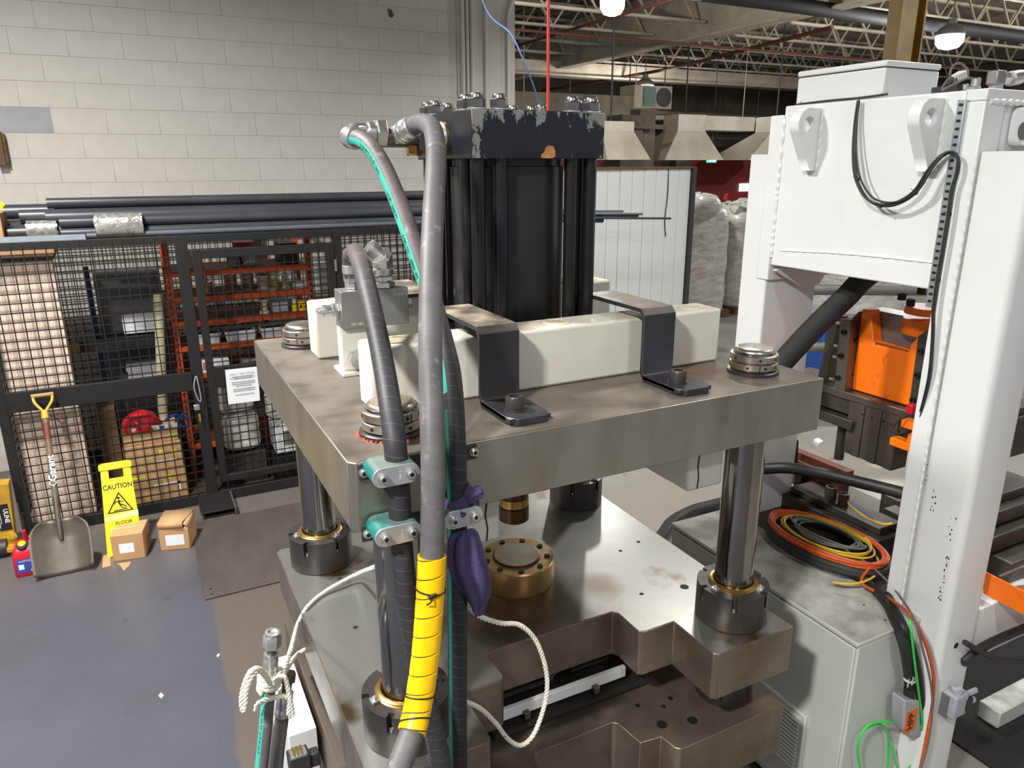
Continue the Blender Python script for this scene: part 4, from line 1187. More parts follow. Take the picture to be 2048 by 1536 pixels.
# hose C: from the manifold, over and down through the left clamps
C_ = [MH + Vector((0, 0, -0.01)), MH + Vector((-0.002, -0.004, 0.05)), (0.571, 2.150, 2.298), (0.552, 2.040, 2.313), (0.529, 1.900, 2.277), (0.512, 1.790, 2.218), (0.494, 1.680, 2.153), (0.476, 1.580, 2.093),
      (0.457, 1.490, 2.038), (0.447, 1.440, 1.981), (0.447, 1.432, 1.909), (0.448, 1.432, 1.831), (0.448, 1.432, 1.745), (0.449, 1.420, 1.624), (0.459, 1.410, 1.482), (0.476, 1.400, 1.345), (0.494, 1.390, 1.230), (0.505, 1.380, 1.130), (0.515, 1.370, 1.011)]
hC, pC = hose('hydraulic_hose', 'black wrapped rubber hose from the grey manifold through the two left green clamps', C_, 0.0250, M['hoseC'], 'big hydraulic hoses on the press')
MB().lathe(MH, (0, 0, 1), [(0.024, 0), (0.028, 0.003), (0.028, 0.026), (0.025, 0.028)], 28).build('ferrule', M['zinc'], hC)
# loose pair of hoses left of the press
E_ = [(0.163, 1.620, 1.388), (0.150, 1.620, 1.306), (0.134, 1.600, 1.239), (0.115, 1.580, 1.160), (0.083, 1.550, 1.019)]
hE, pE = hose('loose_hose', 'loose hose with a teal printed stripe, its steel end tied with white rope', E_, 0.0165, M['hose'], 'loose hoses left of the press')
d = (pE[0] - pE[3]).normalized()
tw2 = lambda s: Vector((-0.75, -0.66, 0))
FE, cE = stripe(hE, pE, 0.0165, 0.06, 0.5, 0.0125, M['teal'], tw2)
an = hang(cE, FE, tw2)
text_on_tube('lettering', '19 mm (0.75 in) WP 350 bar', 0.0085, M['ink'], hE, pE, 0.0171, 0.17, an, True)
text_on_tube('lettering', '3', 0.022, M['whiteink'], hE, pE, 0.0171, 0.285, an, False)
ferrule(hE, pE[2], d, 0.0172, 0.06)
MB().lathe(pE[0] + d * 0.02, d, [(0.012, 0), (0.012, 0.03), (0.016, 0.033)], 20).build('hose_tail', M['midsteel'], hE)
mb = MB(); hexnut(mb, pE[0] + d * 0.05, d, 0.022, 0.034, 0.3); mb.lathe(pE[0] + d * 0.08, d, [(0.018, 0), (0.018, 0.012), (0.012, 0.013), (0.012, 0.008)], 20); mb.build('swivel_nut', M['zinc'], hE, angle=30)
F_ = [(0.191, 1.640, 1.269), (0.173, 1.630, 1.200), (0.154, 1.610, 1.133), (0.122, 1.580, 0.971)]
hF, pF = hose('loose_hose', 'loose plain dark hose with a long bright ferrule, right of the teal printed one', F_, 0.0170, M['hose'], 'loose hoses left of the press')
d = (pF[0] - pF[3]).normalized()
ferrule(hF, pF[4], d, 0.0185, 0.062)
MB().lathe(pF[0] + d * 0.01, d, [(0.013, 0), (0.013, 0.03), (0.019, 0.032), (0.019, 0.055)], 6).build('swivel_nut', M['midsteel'], hF, angle=30)

# rope of three twisted strands
def rope(name, label, pts, r=0.0062, pitch=0.034, group='white rope'):
    path = spline(pts, 0.005)
    F = frames(path); c = plen(path)
    t = thing(name, label, 'rope', tuple(path[0]), group)
    for k in range(3):
        sp = []
        for j in range(len(F)):
            a = 2 * PI * (c[j] / pitch + k / 3)
            p, tt, x, y = F[j]
            sp.append(p + (x * math.cos(a) + y * math.sin(a)) * r * 0.55)
        MB().tube(sp, r * 0.58, 6).build('strand', M['rope'], t)
    return t
rope('rope', 'white rope from the front left column over the bolster edge to the tied hoses',
     [(0.457, 1.690, 1.541), (0.577, 2.395, 1.110), (0.501, 2.395, 1.088), (0.431, 2.368, 1.078), (0.369, 2.313, 1.074), (0.335, 2.291, 1.040), (0.232, 1.720, 1.357), (0.201, 1.640, 1.361), (0.174, 1.600, 1.355), (0.154, 1.585, 1.352)])
rope('rope', 'short white rope end from the bolster gap to the tied hoses',
     [(0.352, 2.295, 0.927), (0.340, 2.384, 0.856), (0.222, 1.700, 1.322), (0.192, 1.620, 1.355), (0.164, 1.590, 1.357)])
rope('rope', 'drooping double loop of white rope left of the tied hose ends',
     [(0.155, 1.585, 1.361), (0.133, 1.560, 1.428), (0.113, 1.550, 1.437), (0.096, 1.550, 1.408), (0.085, 1.550, 1.368), (0.086, 1.550, 1.340), (0.092, 1.545, 1.358), (0.098, 1.545, 1.394), (0.113, 1.550, 1.424), (0.133, 1.560, 1.423), (0.152, 1.580, 1.375)])
# knot: coils round the two hoses
kn = []
for k in range(70):
    a = k * 0.42
    p = pE[1].lerp(pE[4], k / 70)
    kn.append(p + Vector((0.024 * math.cos(a), 0.021 * math.sin(a), 0.004 * math.sin(a * 2.3) - 0.006)))
rope('rope', 'white rope knot wound round the neck of the stripe-printed loose hose', kn)
rope('rope', 'white rope strand tied round the long bright ferrule', [(0.160, 1.600, 1.343), (0.187, 1.600, 1.362), (0.194, 1.600, 1.331), (0.198, 1.600, 1.273), (0.198, 1.600, 1.241), (0.190, 1.600, 1.250), (0.196, 1.600, 1.289), (0.182, 1.600, 1.305), (0.150, 1.590, 1.317), (0.122, 1.585, 1.317), (0.116, 1.585, 1.302)])
rope('rope', 'white rope loop hanging in front of the bolster recess, right of the dark hose',
     [(0.591, 1.470, 1.542), (0.615, 1.460, 1.510), (0.642, 1.450, 1.479), (0.695, 1.440, 1.448), (0.748, 1.440, 1.426), (0.792, 1.440, 1.373), (0.822, 1.440, 1.292), (0.833, 1.440, 1.213), (0.821, 1.440, 1.137), (0.791, 1.440, 1.068), (0.754, 1.440, 1.049), (0.715, 1.440, 1.086), (0.680, 1.440, 1.150), (0.643, 1.450, 1.202), (0.603, 1.460, 1.233), (0.573, 1.470, 1.245)])

# purple rag knotted round the dark hose
rg = thing('rag', 'purple cloth rag knotted round the dark hose at its clamp', 'cloth', (0.599, 1.420, 1.809))
mb = MB()
c0 = Vector((0.584, 1.432, 1.809))
for jj, (s_, rr) in enumerate(((-0.034, 0.027), (-0.026, 0.036), (-0.012, 0.040), (0.002, 0.037), (0.012, 0.040), (0.022, 0.034), (0.028, 0.026))):
    for i in range(32):
        a = 2 * PI * i / 32
        k = 1 + 0.07 * math.sin(5 * a + jj * 1.3) + 0.05 * math.sin(11 * a + jj)
        mb.v.append(c0 + Vector((math.cos(a) * rr * k, math.sin(a) * rr * k, s_ + 0.008 * math.sin(a + 0.6) + 0.012 * math.cos(a))))
for jj in range(6):
    for i in range(32):
        i2 = (i + 1) % 32
        mb.f.append([jj * 32 + i, jj * 32 + i2, (jj + 1) * 32 + i2, (jj + 1) * 32 + i])
mb.build('wrap', M['rag'], rg, subsurf=1, angle=120)
mb = MB(); kc = Vector((0.615, 1.400, 1.825))
mb.lathe(kc + Vector((-0.025, 0.012, -0.004)), (1, -0.1, 0.35), [(0.010, 0), (0.018, 0.008), (0.020, 0.018), (0.015, 0.030), (0.017, 0.042), (0.008, 0.052)], 18)
for i, v in enumerate(mb.v): v += Vector((0, 0.003 * math.sin(i * 2.1), 0.003 * math.cos(i * 1.7)))
mb.build('knot', M['rag'], rg, subsurf=1, angle=120)
# hanging tail: folded cloth, section is a pleated ring
mb = MB()
tail = [((0.585, 1.402, 1.751), 0.022), ((0.587, 1.400, 1.713), 0.027), ((0.590, 1.395, 1.670), 0.030), ((0.602, 1.395, 1.628), 0.030), ((0.615, 1.400, 1.588), 0.026), ((0.622, 1.405, 1.556), 0.018), ((0.623, 1.410, 1.533), 0.012), ((0.624, 1.410, 1.508), 0.009)]
for jj, (p, rr) in enumerate(tail):
    p = Vector(p)
    for i in range(36):
        a = 2 * PI * i / 36
        k = 1.22 + 0.38 * math.sin(5 * a + jj * 0.25) + 0.14 * math.sin(9 * a + jj * 0.5)
        mb.v.append(p + Vector((math.cos(a) * rr * k, math.sin(a) * rr * 0.62 * k, 0.006 * math.sin(3 * a + jj))))
for jj in range(len(tail) - 1):
    for i in range(36):
        i2 = (i + 1) % 36
        mb.f.append([jj * 36 + i, jj * 36 + i2, (jj + 1) * 36 + i2, (jj + 1) * 36 + i])
mb.f.append([(len(tail) - 1) * 36 + i for i in range(36)]); mb.f.append([i for i in range(35, -1, -1)])
mb.build('tail', M['rag'], rg, subsurf=1, angle=120)

# red strap and blue air line rising from the cylinder head
tag(MB().tube([(1.231, 2.1675, 2.694), (1.228, 2.1675, 3.0), (1.218, 2.1675, 4.2), (1.21, 2.1675, 6.34)], 0.0048, 10).build('hoist_line', M['redrod']), 'thin red line rising from the top of the black cylinder', 'line')
tag(MB().tube(spline([(1.207, 2.1675, 2.694), (1.206, 2.1675, 2.72), (1.112, 2.167, 2.908), (1.181, 2.600, 3.191), (0.9, 3.2, 6.34)], 0.03), 0.0026, 8).build('air_line', M['bluerod']), 'thin blue air line slanting up from the top of the black cylinder', 'line')
tag(MB().lathe((1.200, 2.16, 2.694), (0, 0, 1), [(0.022, 0), (0.022, 0.008), (0.012, 0.012), (0.012, 0.02)], 16).build('line_fitting', M['bright']), 'small steel fitting at the foot of the blue air line', 'fitting')

# black multi-pin connector at the lower left
cn = thing('pin_connector', 'black multi-pin connector with gold contacts beside the light grey box', 'connector', (0.222, 1.750, 0.935))
c0 = Vector((0.222, 1.750, 0.993))
r_ = Matrix.Rotation(-0.25, 3, 'X')
MB().box(c0 + Vector((-0.028, -0.03, -0.05)), c0 + Vector((0.028, 0.03, 0.0)), r_).build('shell', M['rubber'], cn, bevel=0.004)
MB().box(c0 + Vector((-0.022, -0.024, -0.006)), c0 + Vector((0.022, 0.024, 0.004)), r_).build('insert', M['greybox'], cn, bevel=0.002)
mb = MB()
for i in range(3):
    for j in range(5):
        mb.cyl(c0 + Vector((-0.012 + i * 0.010, -0.018 + j * 0.008, 0.003)), c0 + Vector((-0.012 + i * 0.010, -0.018 + j * 0.008, 0.011)), 0.003, seg=8)
mb.build('contact', M['brass'], cn)
MB().box(c0 + Vector((0.028, -0.02, -0.05)), c0 + Vector((0.055, 0.02, -0.012)), r_).build('latch', M['rubber'], cn, bevel=0.003)
MB().cyl(c0 + Vector((0, 0, -0.05)), c0 + Vector((0, 0.01, -0.4)), 0.018, seg=14).build('cable', M['rubber'], cn)

# ================================================================== WHITE PRESS ON THE RIGHT
wp = thing('white_press', 'large white press frame with an orange slide inside, right of the steel press', 'press', (2.6, 1.95, 0))
FX = 2.45
crown = MB().box((FX, 1.60, 2.125), (3.1, 2.355, 2.771)).build('crown', M['white'], wp, bevel=0.006)
MB().box((FX - 0.004, 2.357, 2.058), (3.05, 2.426, 2.737)).build('flange_plate', M['white'], wp, bevel=0.005)
MB().box((FX - 0.003, 1.530, 0.0), (FX + 0.1, 1.598, 2.735)).build('flange_plate', M['white'], wp, bevel=0.004)
MB().box((FX, 1.53, 2.736), (3.1, 1.598, 2.772)).build('crown_strip', M['white'], wp, bevel=0.004)
MB().box((FX + 0.1, 1.54, 2.2), (3.1, 1.599, 2.735)).build('end_plate', M['white'], wp, bevel=0.004)
def weld(pts, r, parent=crown, m=None):
    path = spline(pts, 0.006)
    rr = random.Random(len(pts))
    MB().tube(path, r, 7, rad=lambda a, u: r * (1 + 0.25 * math.sin(u * 900) + rr.uniform(-.1, .1))).build('weld_bead', m or M['white'], parent)
weld([(FX, 2.352, 2.16), (FX, 2.353, 2.4), (FX, 2.352, 2.73)], 0.008)
weld([(FX, 2.31, 2.193), (2.450, 1.959, 2.213), (2.450, 1.618, 2.219)], 0.004)
weld([(FX + 0.02, 1.53, 2.733), (FX + 0.3, 1.53, 2.733), (3.1, 1.53, 2.733)], 0.009)
weld([(FX - 0.002, 1.532, 2.57), (FX - 0.002, 1.532, 1.6), (FX - 0.002, 1.532, 0.5)], 0.005)
# legs: rounded square tube
def legpts(x0, x1, y0, y1, r):
    out = []
    for cx, cy, a0 in ((x1 - r, y1 - r, 0), (x0 + r, y1 - r, PI / 2), (x0 + r, y0 + r, PI), (x1 - r, y0 + r, 1.5 * PI)):
        for k in range(7):
            a = a0 + PI / 2 * k / 6
            out.append((cx + r * math.cos(a), cy + r * math.sin(a)))
    return out
near = MB().prism(legpts(FX - 0.002, 2.66, 1.352, 1.530, 0.03), 0, 2.582).build('near_leg', M['white'], wp, angle=50)
far = MB().prism(legpts(FX, 2.765, 2.372, 2.529, 0.012), 0, 2.584).build('far_leg', M['white'], wp, angle=50)
MB().prism([(x, z) for x, _, z in ((2.457, 2.360, 2.103), (2.491, 2.360, 2.116), (2.769, 2.360, 2.071), (2.738, 2.360, 2.026), (2.632, 2.360, 2.020))], 2.33, 2.345, 'xz').build('gusset', M['white'], wp)
MB().cyl((2.536, 1.352, 0.825), Vector((2.536, 1.352, 0.825)) + Vector((0, -0.0012, 0)), 0.012, seg=18).build('drilled_hole', M['hole'], near)
# worn black print and scratches on the near leg
rr = random.Random(4)
mb = MB()
for (ya, za, n_, dy, dz) in (((2.447, 1.474, 1.386)[1], (2.447, 1.474, 1.386)[2], 10, 0.008, 0.05), ((2.447, 1.376, 1.114)[1], (2.447, 1.376, 1.114)[2], 26, 0.006, 0.10), ((2.447, 1.390, 1.306)[1], (2.447, 1.390, 1.306)[2], 10, 0.02, 0.06), ((2.447, 1.518, 1.467)[1], (2.447, 1.518, 1.467)[2], 7, 0.004, 0.05)):
    for k in range(n_):
        y, z = ya + rr.uniform(-dy, dy), za + rr.uniform(-dz, dz)
        if y < 1.385: y = 1.385 + rr.uniform(0, .01)
        a, b = rr.uniform(0.0008, 0.004), rr.uniform(0.001, 0.006)
        mb.add([(FX - 0.0026, y - a, z), (FX - 0.0026, y, z - b), (FX - 0.0026, y + a, z), (FX - 0.0026, y, z + b)], [(0, 1, 2, 3)])
mb.build('worn_print', M['ink'], near, kind='stuff', recalc=False)
# lifting lugs with an eye
def lug(yc, zc, th, parent, xw=0.105):
    # outline in xz around the eye (x measured out from the panel)
    ex = FX - xw * 0.55
    N_ = 40
    poly = [(FX, zc - 0.172), (FX, zc + 0.062)]
    poly += [(ex + 0.060 * math.cos(a), zc + 0.062 * math.sin(a)) for a in [math.radians(v) for v in range(80, 205, 10)]]
    poly += [(FX - 0.030, zc - 0.172)]
    def outline(a):
        c, s_ = math.cos(a), math.sin(a)
        best = 1e9
        for i in range(len(poly)):
            (x1, z1), (x2, z2) = poly[i], poly[(i + 1) % len(poly)]
            dx, dz = x2 - x1, z2 - z1
            den = c * dz - s_ * dx
            if abs(den) < 1e-9: continue
            t = ((x1 - ex) * dz - (z1 - zc) * dx) / den
            u_ = ((x1 - ex) * s_ - (z1 - zc) * c) / den
            if t > 1e-6 and -1e-6 <= u_ <= 1 + 1e-6: best = min(best, t)
        return (ex + best * c, zc + best * s_)
    A_ = sorted(set([2 * PI * k / N_ for k in range(N_)] + [math.atan2(z - zc, x - ex) % (2 * PI) for x, z in poly]))
    n = len(A_)
    mb = MB()
    for yy in (yc - th / 2, yc + th / 2):
        for a in A_:
            x, z = outline(a); mb.v.append(Vector((x, yy, z)))
        for a in A_:
            mb.v.append(Vector((ex + 0.030 * math.cos(a), yy, zc + 0.030 * math.sin(a))))
    for i in range(n):
        j = (i + 1) % n
        mb.f += [[i, j, n + j, n + i], [2 * n + i, 3 * n + i, 3 * n + j, 2 * n + j], [i, 2 * n + i, 2 * n + j, j], [n + i, n + j, 3 * n + j, 3 * n + i]]
    o = mb.build('lifting_lug', M['white'], parent, bevel=0.003, angle=35)
    weld([(FX, yc - th / 2 - 0.006, zc + 0.06), (FX, yc - th / 2 - 0.006, zc - 0.05), (FX, yc - th / 2 - 0.006, zc - 0.17)], 0.006, o)
    return o
lug(2.190, 2.690, 0.045, wp); lug(1.690, 2.690, 0.045, wp)
# lug on the near end, facing us
MB().prism([(x, z) for x, z in legpts(2.60, 2.75, 2.60, 2.72, 0.03)], 1.49, 1.535, 'xz').build('lifting_lug', M['white'], wp, bevel=0.003)
MB().cyl((2.600, 1.489, 2.645), Vector((2.600, 1.489, 2.645)) + Vector((0, -0.001, 0)), 0.028, seg=24).build('lug_eye', M['greybox'], wp)
# perforated galvanised channel with slots
chn = MB().box((FX - 0.016, 1.588, 2.068), (FX - 0.0005, 1.614, 2.742)).build('cable_channel', M['lug'], wp, bevel=0.001)
mb = None
k = 0
z = 2.085
while z < 2.735:
    q = MB().prism(legpts(1.594, 1.608, z, z + 0.009, 0.0035), FX - 0.0172, FX - 0.0155, 'yz').build('slot', M['hole'], chn)
    z += 0.0245
# enclosure on the crown
en = thing('electrical_enclosure', 'light grey flat electrical enclosure lying on top of the white press', 'box', (2.65, 2.14, 2.772))
MB().box((2.50, 1.946, 2.776), (2.80, 2.349, 2.878)).build('body', M['whitebox'], en, bevel=0.005)
MB().box((2.498, 1.943, 2.882), (2.803, 2.352, 2.903)).build('lid', M['whitebox'], en, bevel=0.005)
MB().box((2.506, 1.952, 2.876), (2.795, 2.343, 2.884)).build('gasket', M['rubber'], en)
for p in ((2.499, 1.955, 2.790), (2.499, 2.323, 2.790)):
    MB().cyl(p, Vector(p) + Vector((-0.003, 0, 0)), 0.005, seg=12).build('corner_screw', M['whitebox'], en)
# fittings at the right end of the crown
ft = thing('hydraulic_fittings', 'cluster of steel elbows and cables on the right end of the white crown', 'fittings', (2.8, 1.62, 2.772))
MB().box((2.56, 1.70, 2.772), (2.66, 1.80, 2.80)).build('valve_plate', M['rubber'], ft)
for (px, r, h) in (((2.583, 1.660, 2.789), 0.020, 0.045), ((2.631, 1.620, 2.792), 0.024, 0.055), ((2.590, 1.700, 2.797), 0.016, 0.03)):
    b0 = Vector(px); b0.z = 2.772
    mb = MB(); hexnut(mb, b0, (0, 0, 1), r, h * 0.45); mb.lathe(b0 + Vector((0, 0, h * 0.45)), (0, 0, 1), [(r * 0.75, 0), (r * 0.75, h * 0.5), (r * 0.6, h * 0.6)], 18)
    mb.build('adaptor', M['zinc'], ft, angle=30)
b0 = Vector((2.625, 1.620, 2.814))
MB().box(b0 + Vector((-0.025, -0.02, -0.02)), b0 + Vector((0.025, 0.02, 0.026))).build('elbow_block', M['alu'], ft, bevel=0.006)
mb = MB(); hexnut(mb, b0 + Vector((0.025, 0, 0.004)), (1, 0, 0), 0.02, 0.05); mb.lathe(b0 + Vector((0.075, 0, 0.004)), (1, 0, 0.15), [(0.024, 0), (0.024, 0.05), (0.02, 0.052)], 18); mb.build('hose_end', M['zinc'], ft, angle=30)
MB().tube(spline([b0 + Vector((0.12, 0, 0.01)), b0 + Vector((0.3, 0.02, 0.02)), b0 + Vector((0.6, 0.1, 0.0))], 0.03), 0.019, 14).build('hose_body', M['rubber'], ft)
b0 = Vector((2.618, 1.750, 2.830))
MB().box(b0 + Vector((-0.02, -0.015, -0.014)), b0 + Vector((0.03, 0.015, 0.016)), Matrix.Rotation(-0.4, 3, 'Y')).build('solenoid_plug', M['whiteink'], ft, bevel=0.003)
MB().box(b0 + Vector((-0.05, -0.015, -0.05)), b0 + Vector((-0.01, 0.015, -0.01)), Matrix.Rotation(-0.5, 3, 'Y')).build('solenoid_coil', M['rubber'], ft, bevel=0.003)
for pts in ([(2.585, 1.750, 2.821), (2.573, 1.750, 2.844), (2.588, 1.750, 2.868), (2.625, 1.750, 2.875), (2.663, 1.750, 2.856), (2.676, 1.750, 2.828)], [(2.475, 1.700, 2.780), (2.511, 1.700, 2.794), (2.571, 1.700, 2.815), (2.610, 1.700, 2.823), (2.667, 1.700, 2.816)], [(2.500, 1.720, 2.786), (2.522, 1.720, 2.815), (2.547, 1.720, 2.823), (2.571, 1.720, 2.801)]):
    MB().tube(spline(pts, 0.01), 0.004, 8).build('loose_cable', M['greywire'], ft)
# cables across the crown panel
def cable(name, label, pts, r, m, cat='cable', group=None, seg=10, parent=None):
    mb = MB().tube(spline(pts, 0.012), r, seg)
    if parent is not None: return mb.build(name, m, parent)
    return tag(mb.build(name, m), label, cat, group)
cc = thing('cable_bundle', 'thin black cables drooping across the white crown panel into the slotted channel', 'cable', (2.430, 1.986, 2.759))
base_ = [(2.438, 1.994, 2.765), (2.432, 1.989, 2.682), (2.420, 1.969, 2.576), (2.410, 1.935, 2.488), (2.400, 1.874, 2.423), (2.400, 1.815, 2.402), (2.400, 1.751, 2.410), (2.400, 1.688, 2.451), (2.405, 1.653, 2.522), (2.415, 1.624, 2.569), (2.425, 1.600, 2.580), (2.430, 1.577, 2.560), (2.430, 1.572, 2.517), (2.430, 1.581, 2.462),
         (2.430, 1.579, 2.382), (2.430, 1.579, 2.283), (2.430, 1.580, 2.165), (2.430, 1.577, 2.062), (2.435, 1.566, 1.958), (2.440, 1.560, 1.814), (2.460, 1.586, 1.634)]
for k, (dy, dz, r) in enumerate(((0, 0, 0.0048), (0.006, 0.004, 0.0042), (-0.011, 0.010, 0.0036))):
    pts = []
    for i, p in enumerate(base_):
        f_ = math.sin(PI * min(1, i / 10))
        pts.append(Vector(p) + Vector((-0.003 * k, dy * (0.4 + f_), dz * (0.3 + f_))))
    MB().tube(spline(pts, 0.012), r, 10).build('cable', M['rubber'], cc)
MB().tube(spline([(2.492, 2.340, 2.777), (2.492, 2.171, 2.781), (2.492, 2.039, 2.781), (2.492, 1.920, 2.785)], 0.03), 0.004, 8).build('cable', M['rubber'], cc)
for p in (base_[3], base_[5], base_[7], base_[14], base_[16]):
    p = Vector(p)
    mb = MB(); mb.ring(p + Vector((0, -0.003, 0)), (0, 1, 0.2), 0.007, 0.009, 0.005, 12); mb.bar(p + Vector((-0.008, 0, 0.004)), p + Vector((-0.012, 0.012, 0.012)), 0.002, 0.002)
    mb.build('cable_tie', M['rubber'], cc)

# slide and tooling inside the frame
SX = 2.85
sl = MB().prism([(y, z) for _, y, z in ((2.850, 2.180, 1.926), (2.850, 2.137, 1.929), (2.850, 2.099, 1.782), (2.850, 1.928, 1.784), (2.850, 1.925, 1.821), (2.850, 1.903, 1.851), (2.850, 1.902, 1.927), (2.850, 1.877, 1.932), (2.850, 1.864, 1.566), (2.850, 1.900, 1.557), (2.850, 2.179, 1.555))], SX, SX + 0.06, 'yz').build('slide', M['orange'], wp, bevel=0.004, label='bright orange slide')
MB().prism([(y, z) for _, y, z in ((2.910, 2.198, 1.918), (2.910, 1.920, 1.918), (2.910, 1.912, 1.704), (2.910, 2.195, 1.729))], SX + 0.065, SX + 0.16, 'yz').build('slide_web', M['alu'], wp)
pb = [Vector(p) for p in ((2.840, 2.014, 1.955), (2.840, 1.888, 1.948), (2.840, 1.862, 1.861), (2.840, 2.006, 1.849))]
MB().lathe((2.93, (2.850, 1.928, 1.891)[1], (2.850, 1.922, 1.856)[2]), (0, 0, 1), [(0.088, 0), (0.09, 0.004), (0.09, 0.062), (0.088, 0.066)], 40).build('slide_boss', M['orange'], wp)
MB().lathe((2.93, (2.850, 1.928, 1.891)[1], (2.850, 1.922, 1.856)[2] + 0.086), (0, 0, 1), [(0.088, 0), (0.088, 0.03)], 40).build('boss_cap', M['orange'], wp)
for p in ((2.860, 2.005, 1.994), (2.860, 1.962, 1.975), (2.900, 1.949, 2.024)):
    p = Vector(p)
    MB().lathe(p, (0, 0, 1), [(0.017, 0), (0.017, 0.03), (0.009, 0.03), (0.009, 0.022)], 16).build('boss_screw', M['hole'], wp)
weld([(2.850, 2.091, 1.781), (2.850, 2.089, 1.800), (2.850, 1.930, 1.794), (2.850, 1.926, 1.782)], 0.004, sl, M['orange'])
def gib(tl, tr, br, bl, x0, x1, name, m):
    return MB().prism([(p[1], p[2]) for p in (tl, tr, br, bl)], x0, x1, 'yz').build(name, m, wp, bevel=0.003)
gl = gib((2.800, 2.245, 1.874), (2.800, 2.190, 1.880), (2.800, 2.172, 1.550), (2.800, 2.233, 1.548), 2.80, 2.86, 'gib_bar', M['midsteel'])
gl2 = gib((2.860, 2.232, 1.866), (2.860, 2.192, 1.914), (2.860, 2.176, 1.535), (2.860, 2.218, 1.524), 2.845, 2.88, 'gib_bar', M['rust'])
gl3 = gib((2.830, 2.325, 1.866), (2.830, 2.284, 1.874), (2.830, 2.306, 1.524), (2.830, 2.360, 1.529), 2.83, 2.9, 'gib_bracket', M['midsteel'])
gr = gib((2.800, 1.867, 1.873), (2.800, 1.829, 1.905), (2.800, 1.813, 1.527), (2.800, 1.858, 1.524), 2.80, 2.86, 'gib_bar', M['dark'])
for g_, pts in ((gl, ((2.800, 2.216, 1.820), (2.800, 2.215, 1.711), (2.800, 2.216, 1.607))), (gr, ((2.800, 1.842, 1.817), (2.800, 1.840, 1.714), (2.800, 1.842, 1.606)))):
    for p in pts:
        p = Vector(p)
        MB().lathe(p, (-1, 0, 0), [(0.012, 0), (0.012, 0.012), (0.0065, 0.012), (0.0065, 0.004)], 16).build('gib_screw', M['hole'], g_)
for p in ((2.830, 2.288, 1.847), (2.830, 2.284, 1.740), (2.830, 2.282, 1.688), (2.830, 2.286, 1.580)):
    p = Vector(p)
    MB().cyl(p, p + Vector((0, -0.02, 0)), 0.008, seg=10).build('adjusting_nut', M['zinc'], gl3)
for p in ((2.845, 2.186, 1.785), (2.845, 2.186, 1.626)):
    p = Vector(p); MB().cyl(p, p + Vector((-0.012, 0, 0)), 0.011, seg=12).build('gib_screw', M['hole'], gl2)
# upper die bar, shoe, guide posts
ub = MB().box((2.80, 1.86, (2.800, 2.141, 1.521)[2] - 0.005), (3.0, 2.55, (2.800, 2.141, 1.521)[2] + 0.03)).build('die_clamp_bar', M['midsteel'], wp, bevel=0.003)
MB().box((2.81, 1.86, (2.800, 2.141, 1.521)[2] - 0.075), (3.05, 2.55, (2.800, 2.141, 1.521)[2] - 0.006)).build('upper_shoe', M['dark'], wp, bevel=0.003)
zz = (2.800, 2.141, 1.521)[2]
MB().box((2.78, 2.10, (2.780, 2.160, 1.398)[2] - 0.01), (3.0, 2.40, (2.780, 2.160, 1.398)[2] + 0.035)).build('guide_plate', M['dark'], wp, bevel=0.003)
for (p, r, z0, z1) in (((2.830, 2.206, 1.387), 0.022, 1.20, zz - 0.075), ((2.860, 2.167, 1.407), 0.026, (2.860, 2.161, 1.364)[2], zz - 0.075)):
    MB().cyl((p[0] + 0.03, p[1], z0), (p[0] + 0.03, p[1], z1), r, seg=20).build('guide_post', M['dark'] if r < 0.025 else M['midsteel'], wp)
rb = MB()
y = 1.90
for k in range(6):
    rb.box((2.80 + (0.006 if k % 2 else 0), 1.895 + k * 0.042, (2.800, 1.972, 1.267)[2]), (2.9, 1.895 + (k + 1) * 0.042 - 0.001, (2.800, 2.012, 1.523)[2]))
rb.build('ribbed_die_block', M['midsteel'], wp, bevel=0.002)
for p in ((2.800, 2.068, 1.474), (2.800, 2.019, 1.472), (2.800, 1.967, 1.472), (2.800, 1.923, 1.473)):
    p = Vector(p); MB().cyl(p + Vector((0.002, 0, 0)), p + Vector((-0.001, 0, 0)), 0.005, seg=8).build('die_hole', M['hole'], wp)
for (a, b, xx) in (((2.740, 1.841, 1.533), (2.740, 1.734, 1.517), 2.74), ((2.740, 1.880, 1.440), (2.740, 1.721, 1.438), 2.74), ((2.760, 1.818, 1.471), (2.760, 1.740, 1.471), 2.76), ((2.760, 1.803, 1.378), (2.760, 1.725, 1.376), 2.76)):
    a, b = Vector(a), Vector(b)
    MB().box((xx, b.y, a.z - 0.034), (xx + 0.05, a.y, a.z)).build('orange_finger', M['orange'], wp, bevel=0.003)
sw = MB().box(Vector((2.730, 1.817, 1.581)) + Vector((-0.01, -0.03, -0.012)), Vector((2.730, 1.817, 1.581)) + Vector((0.03, 0.0, 0.028))).build('red_switch', M['red'], wp, bevel=0.003, label='small red switch')
MB().tube(spline([(2.730, 1.794, 1.575), (2.720, 1.834, 1.538), (2.710, 1.852, 1.497), (2.710, 1.828, 1.476), (2.720, 1.794, 1.499)], 0.01), 0.004, 8).build('switch_cable', M['rubber'], wp)
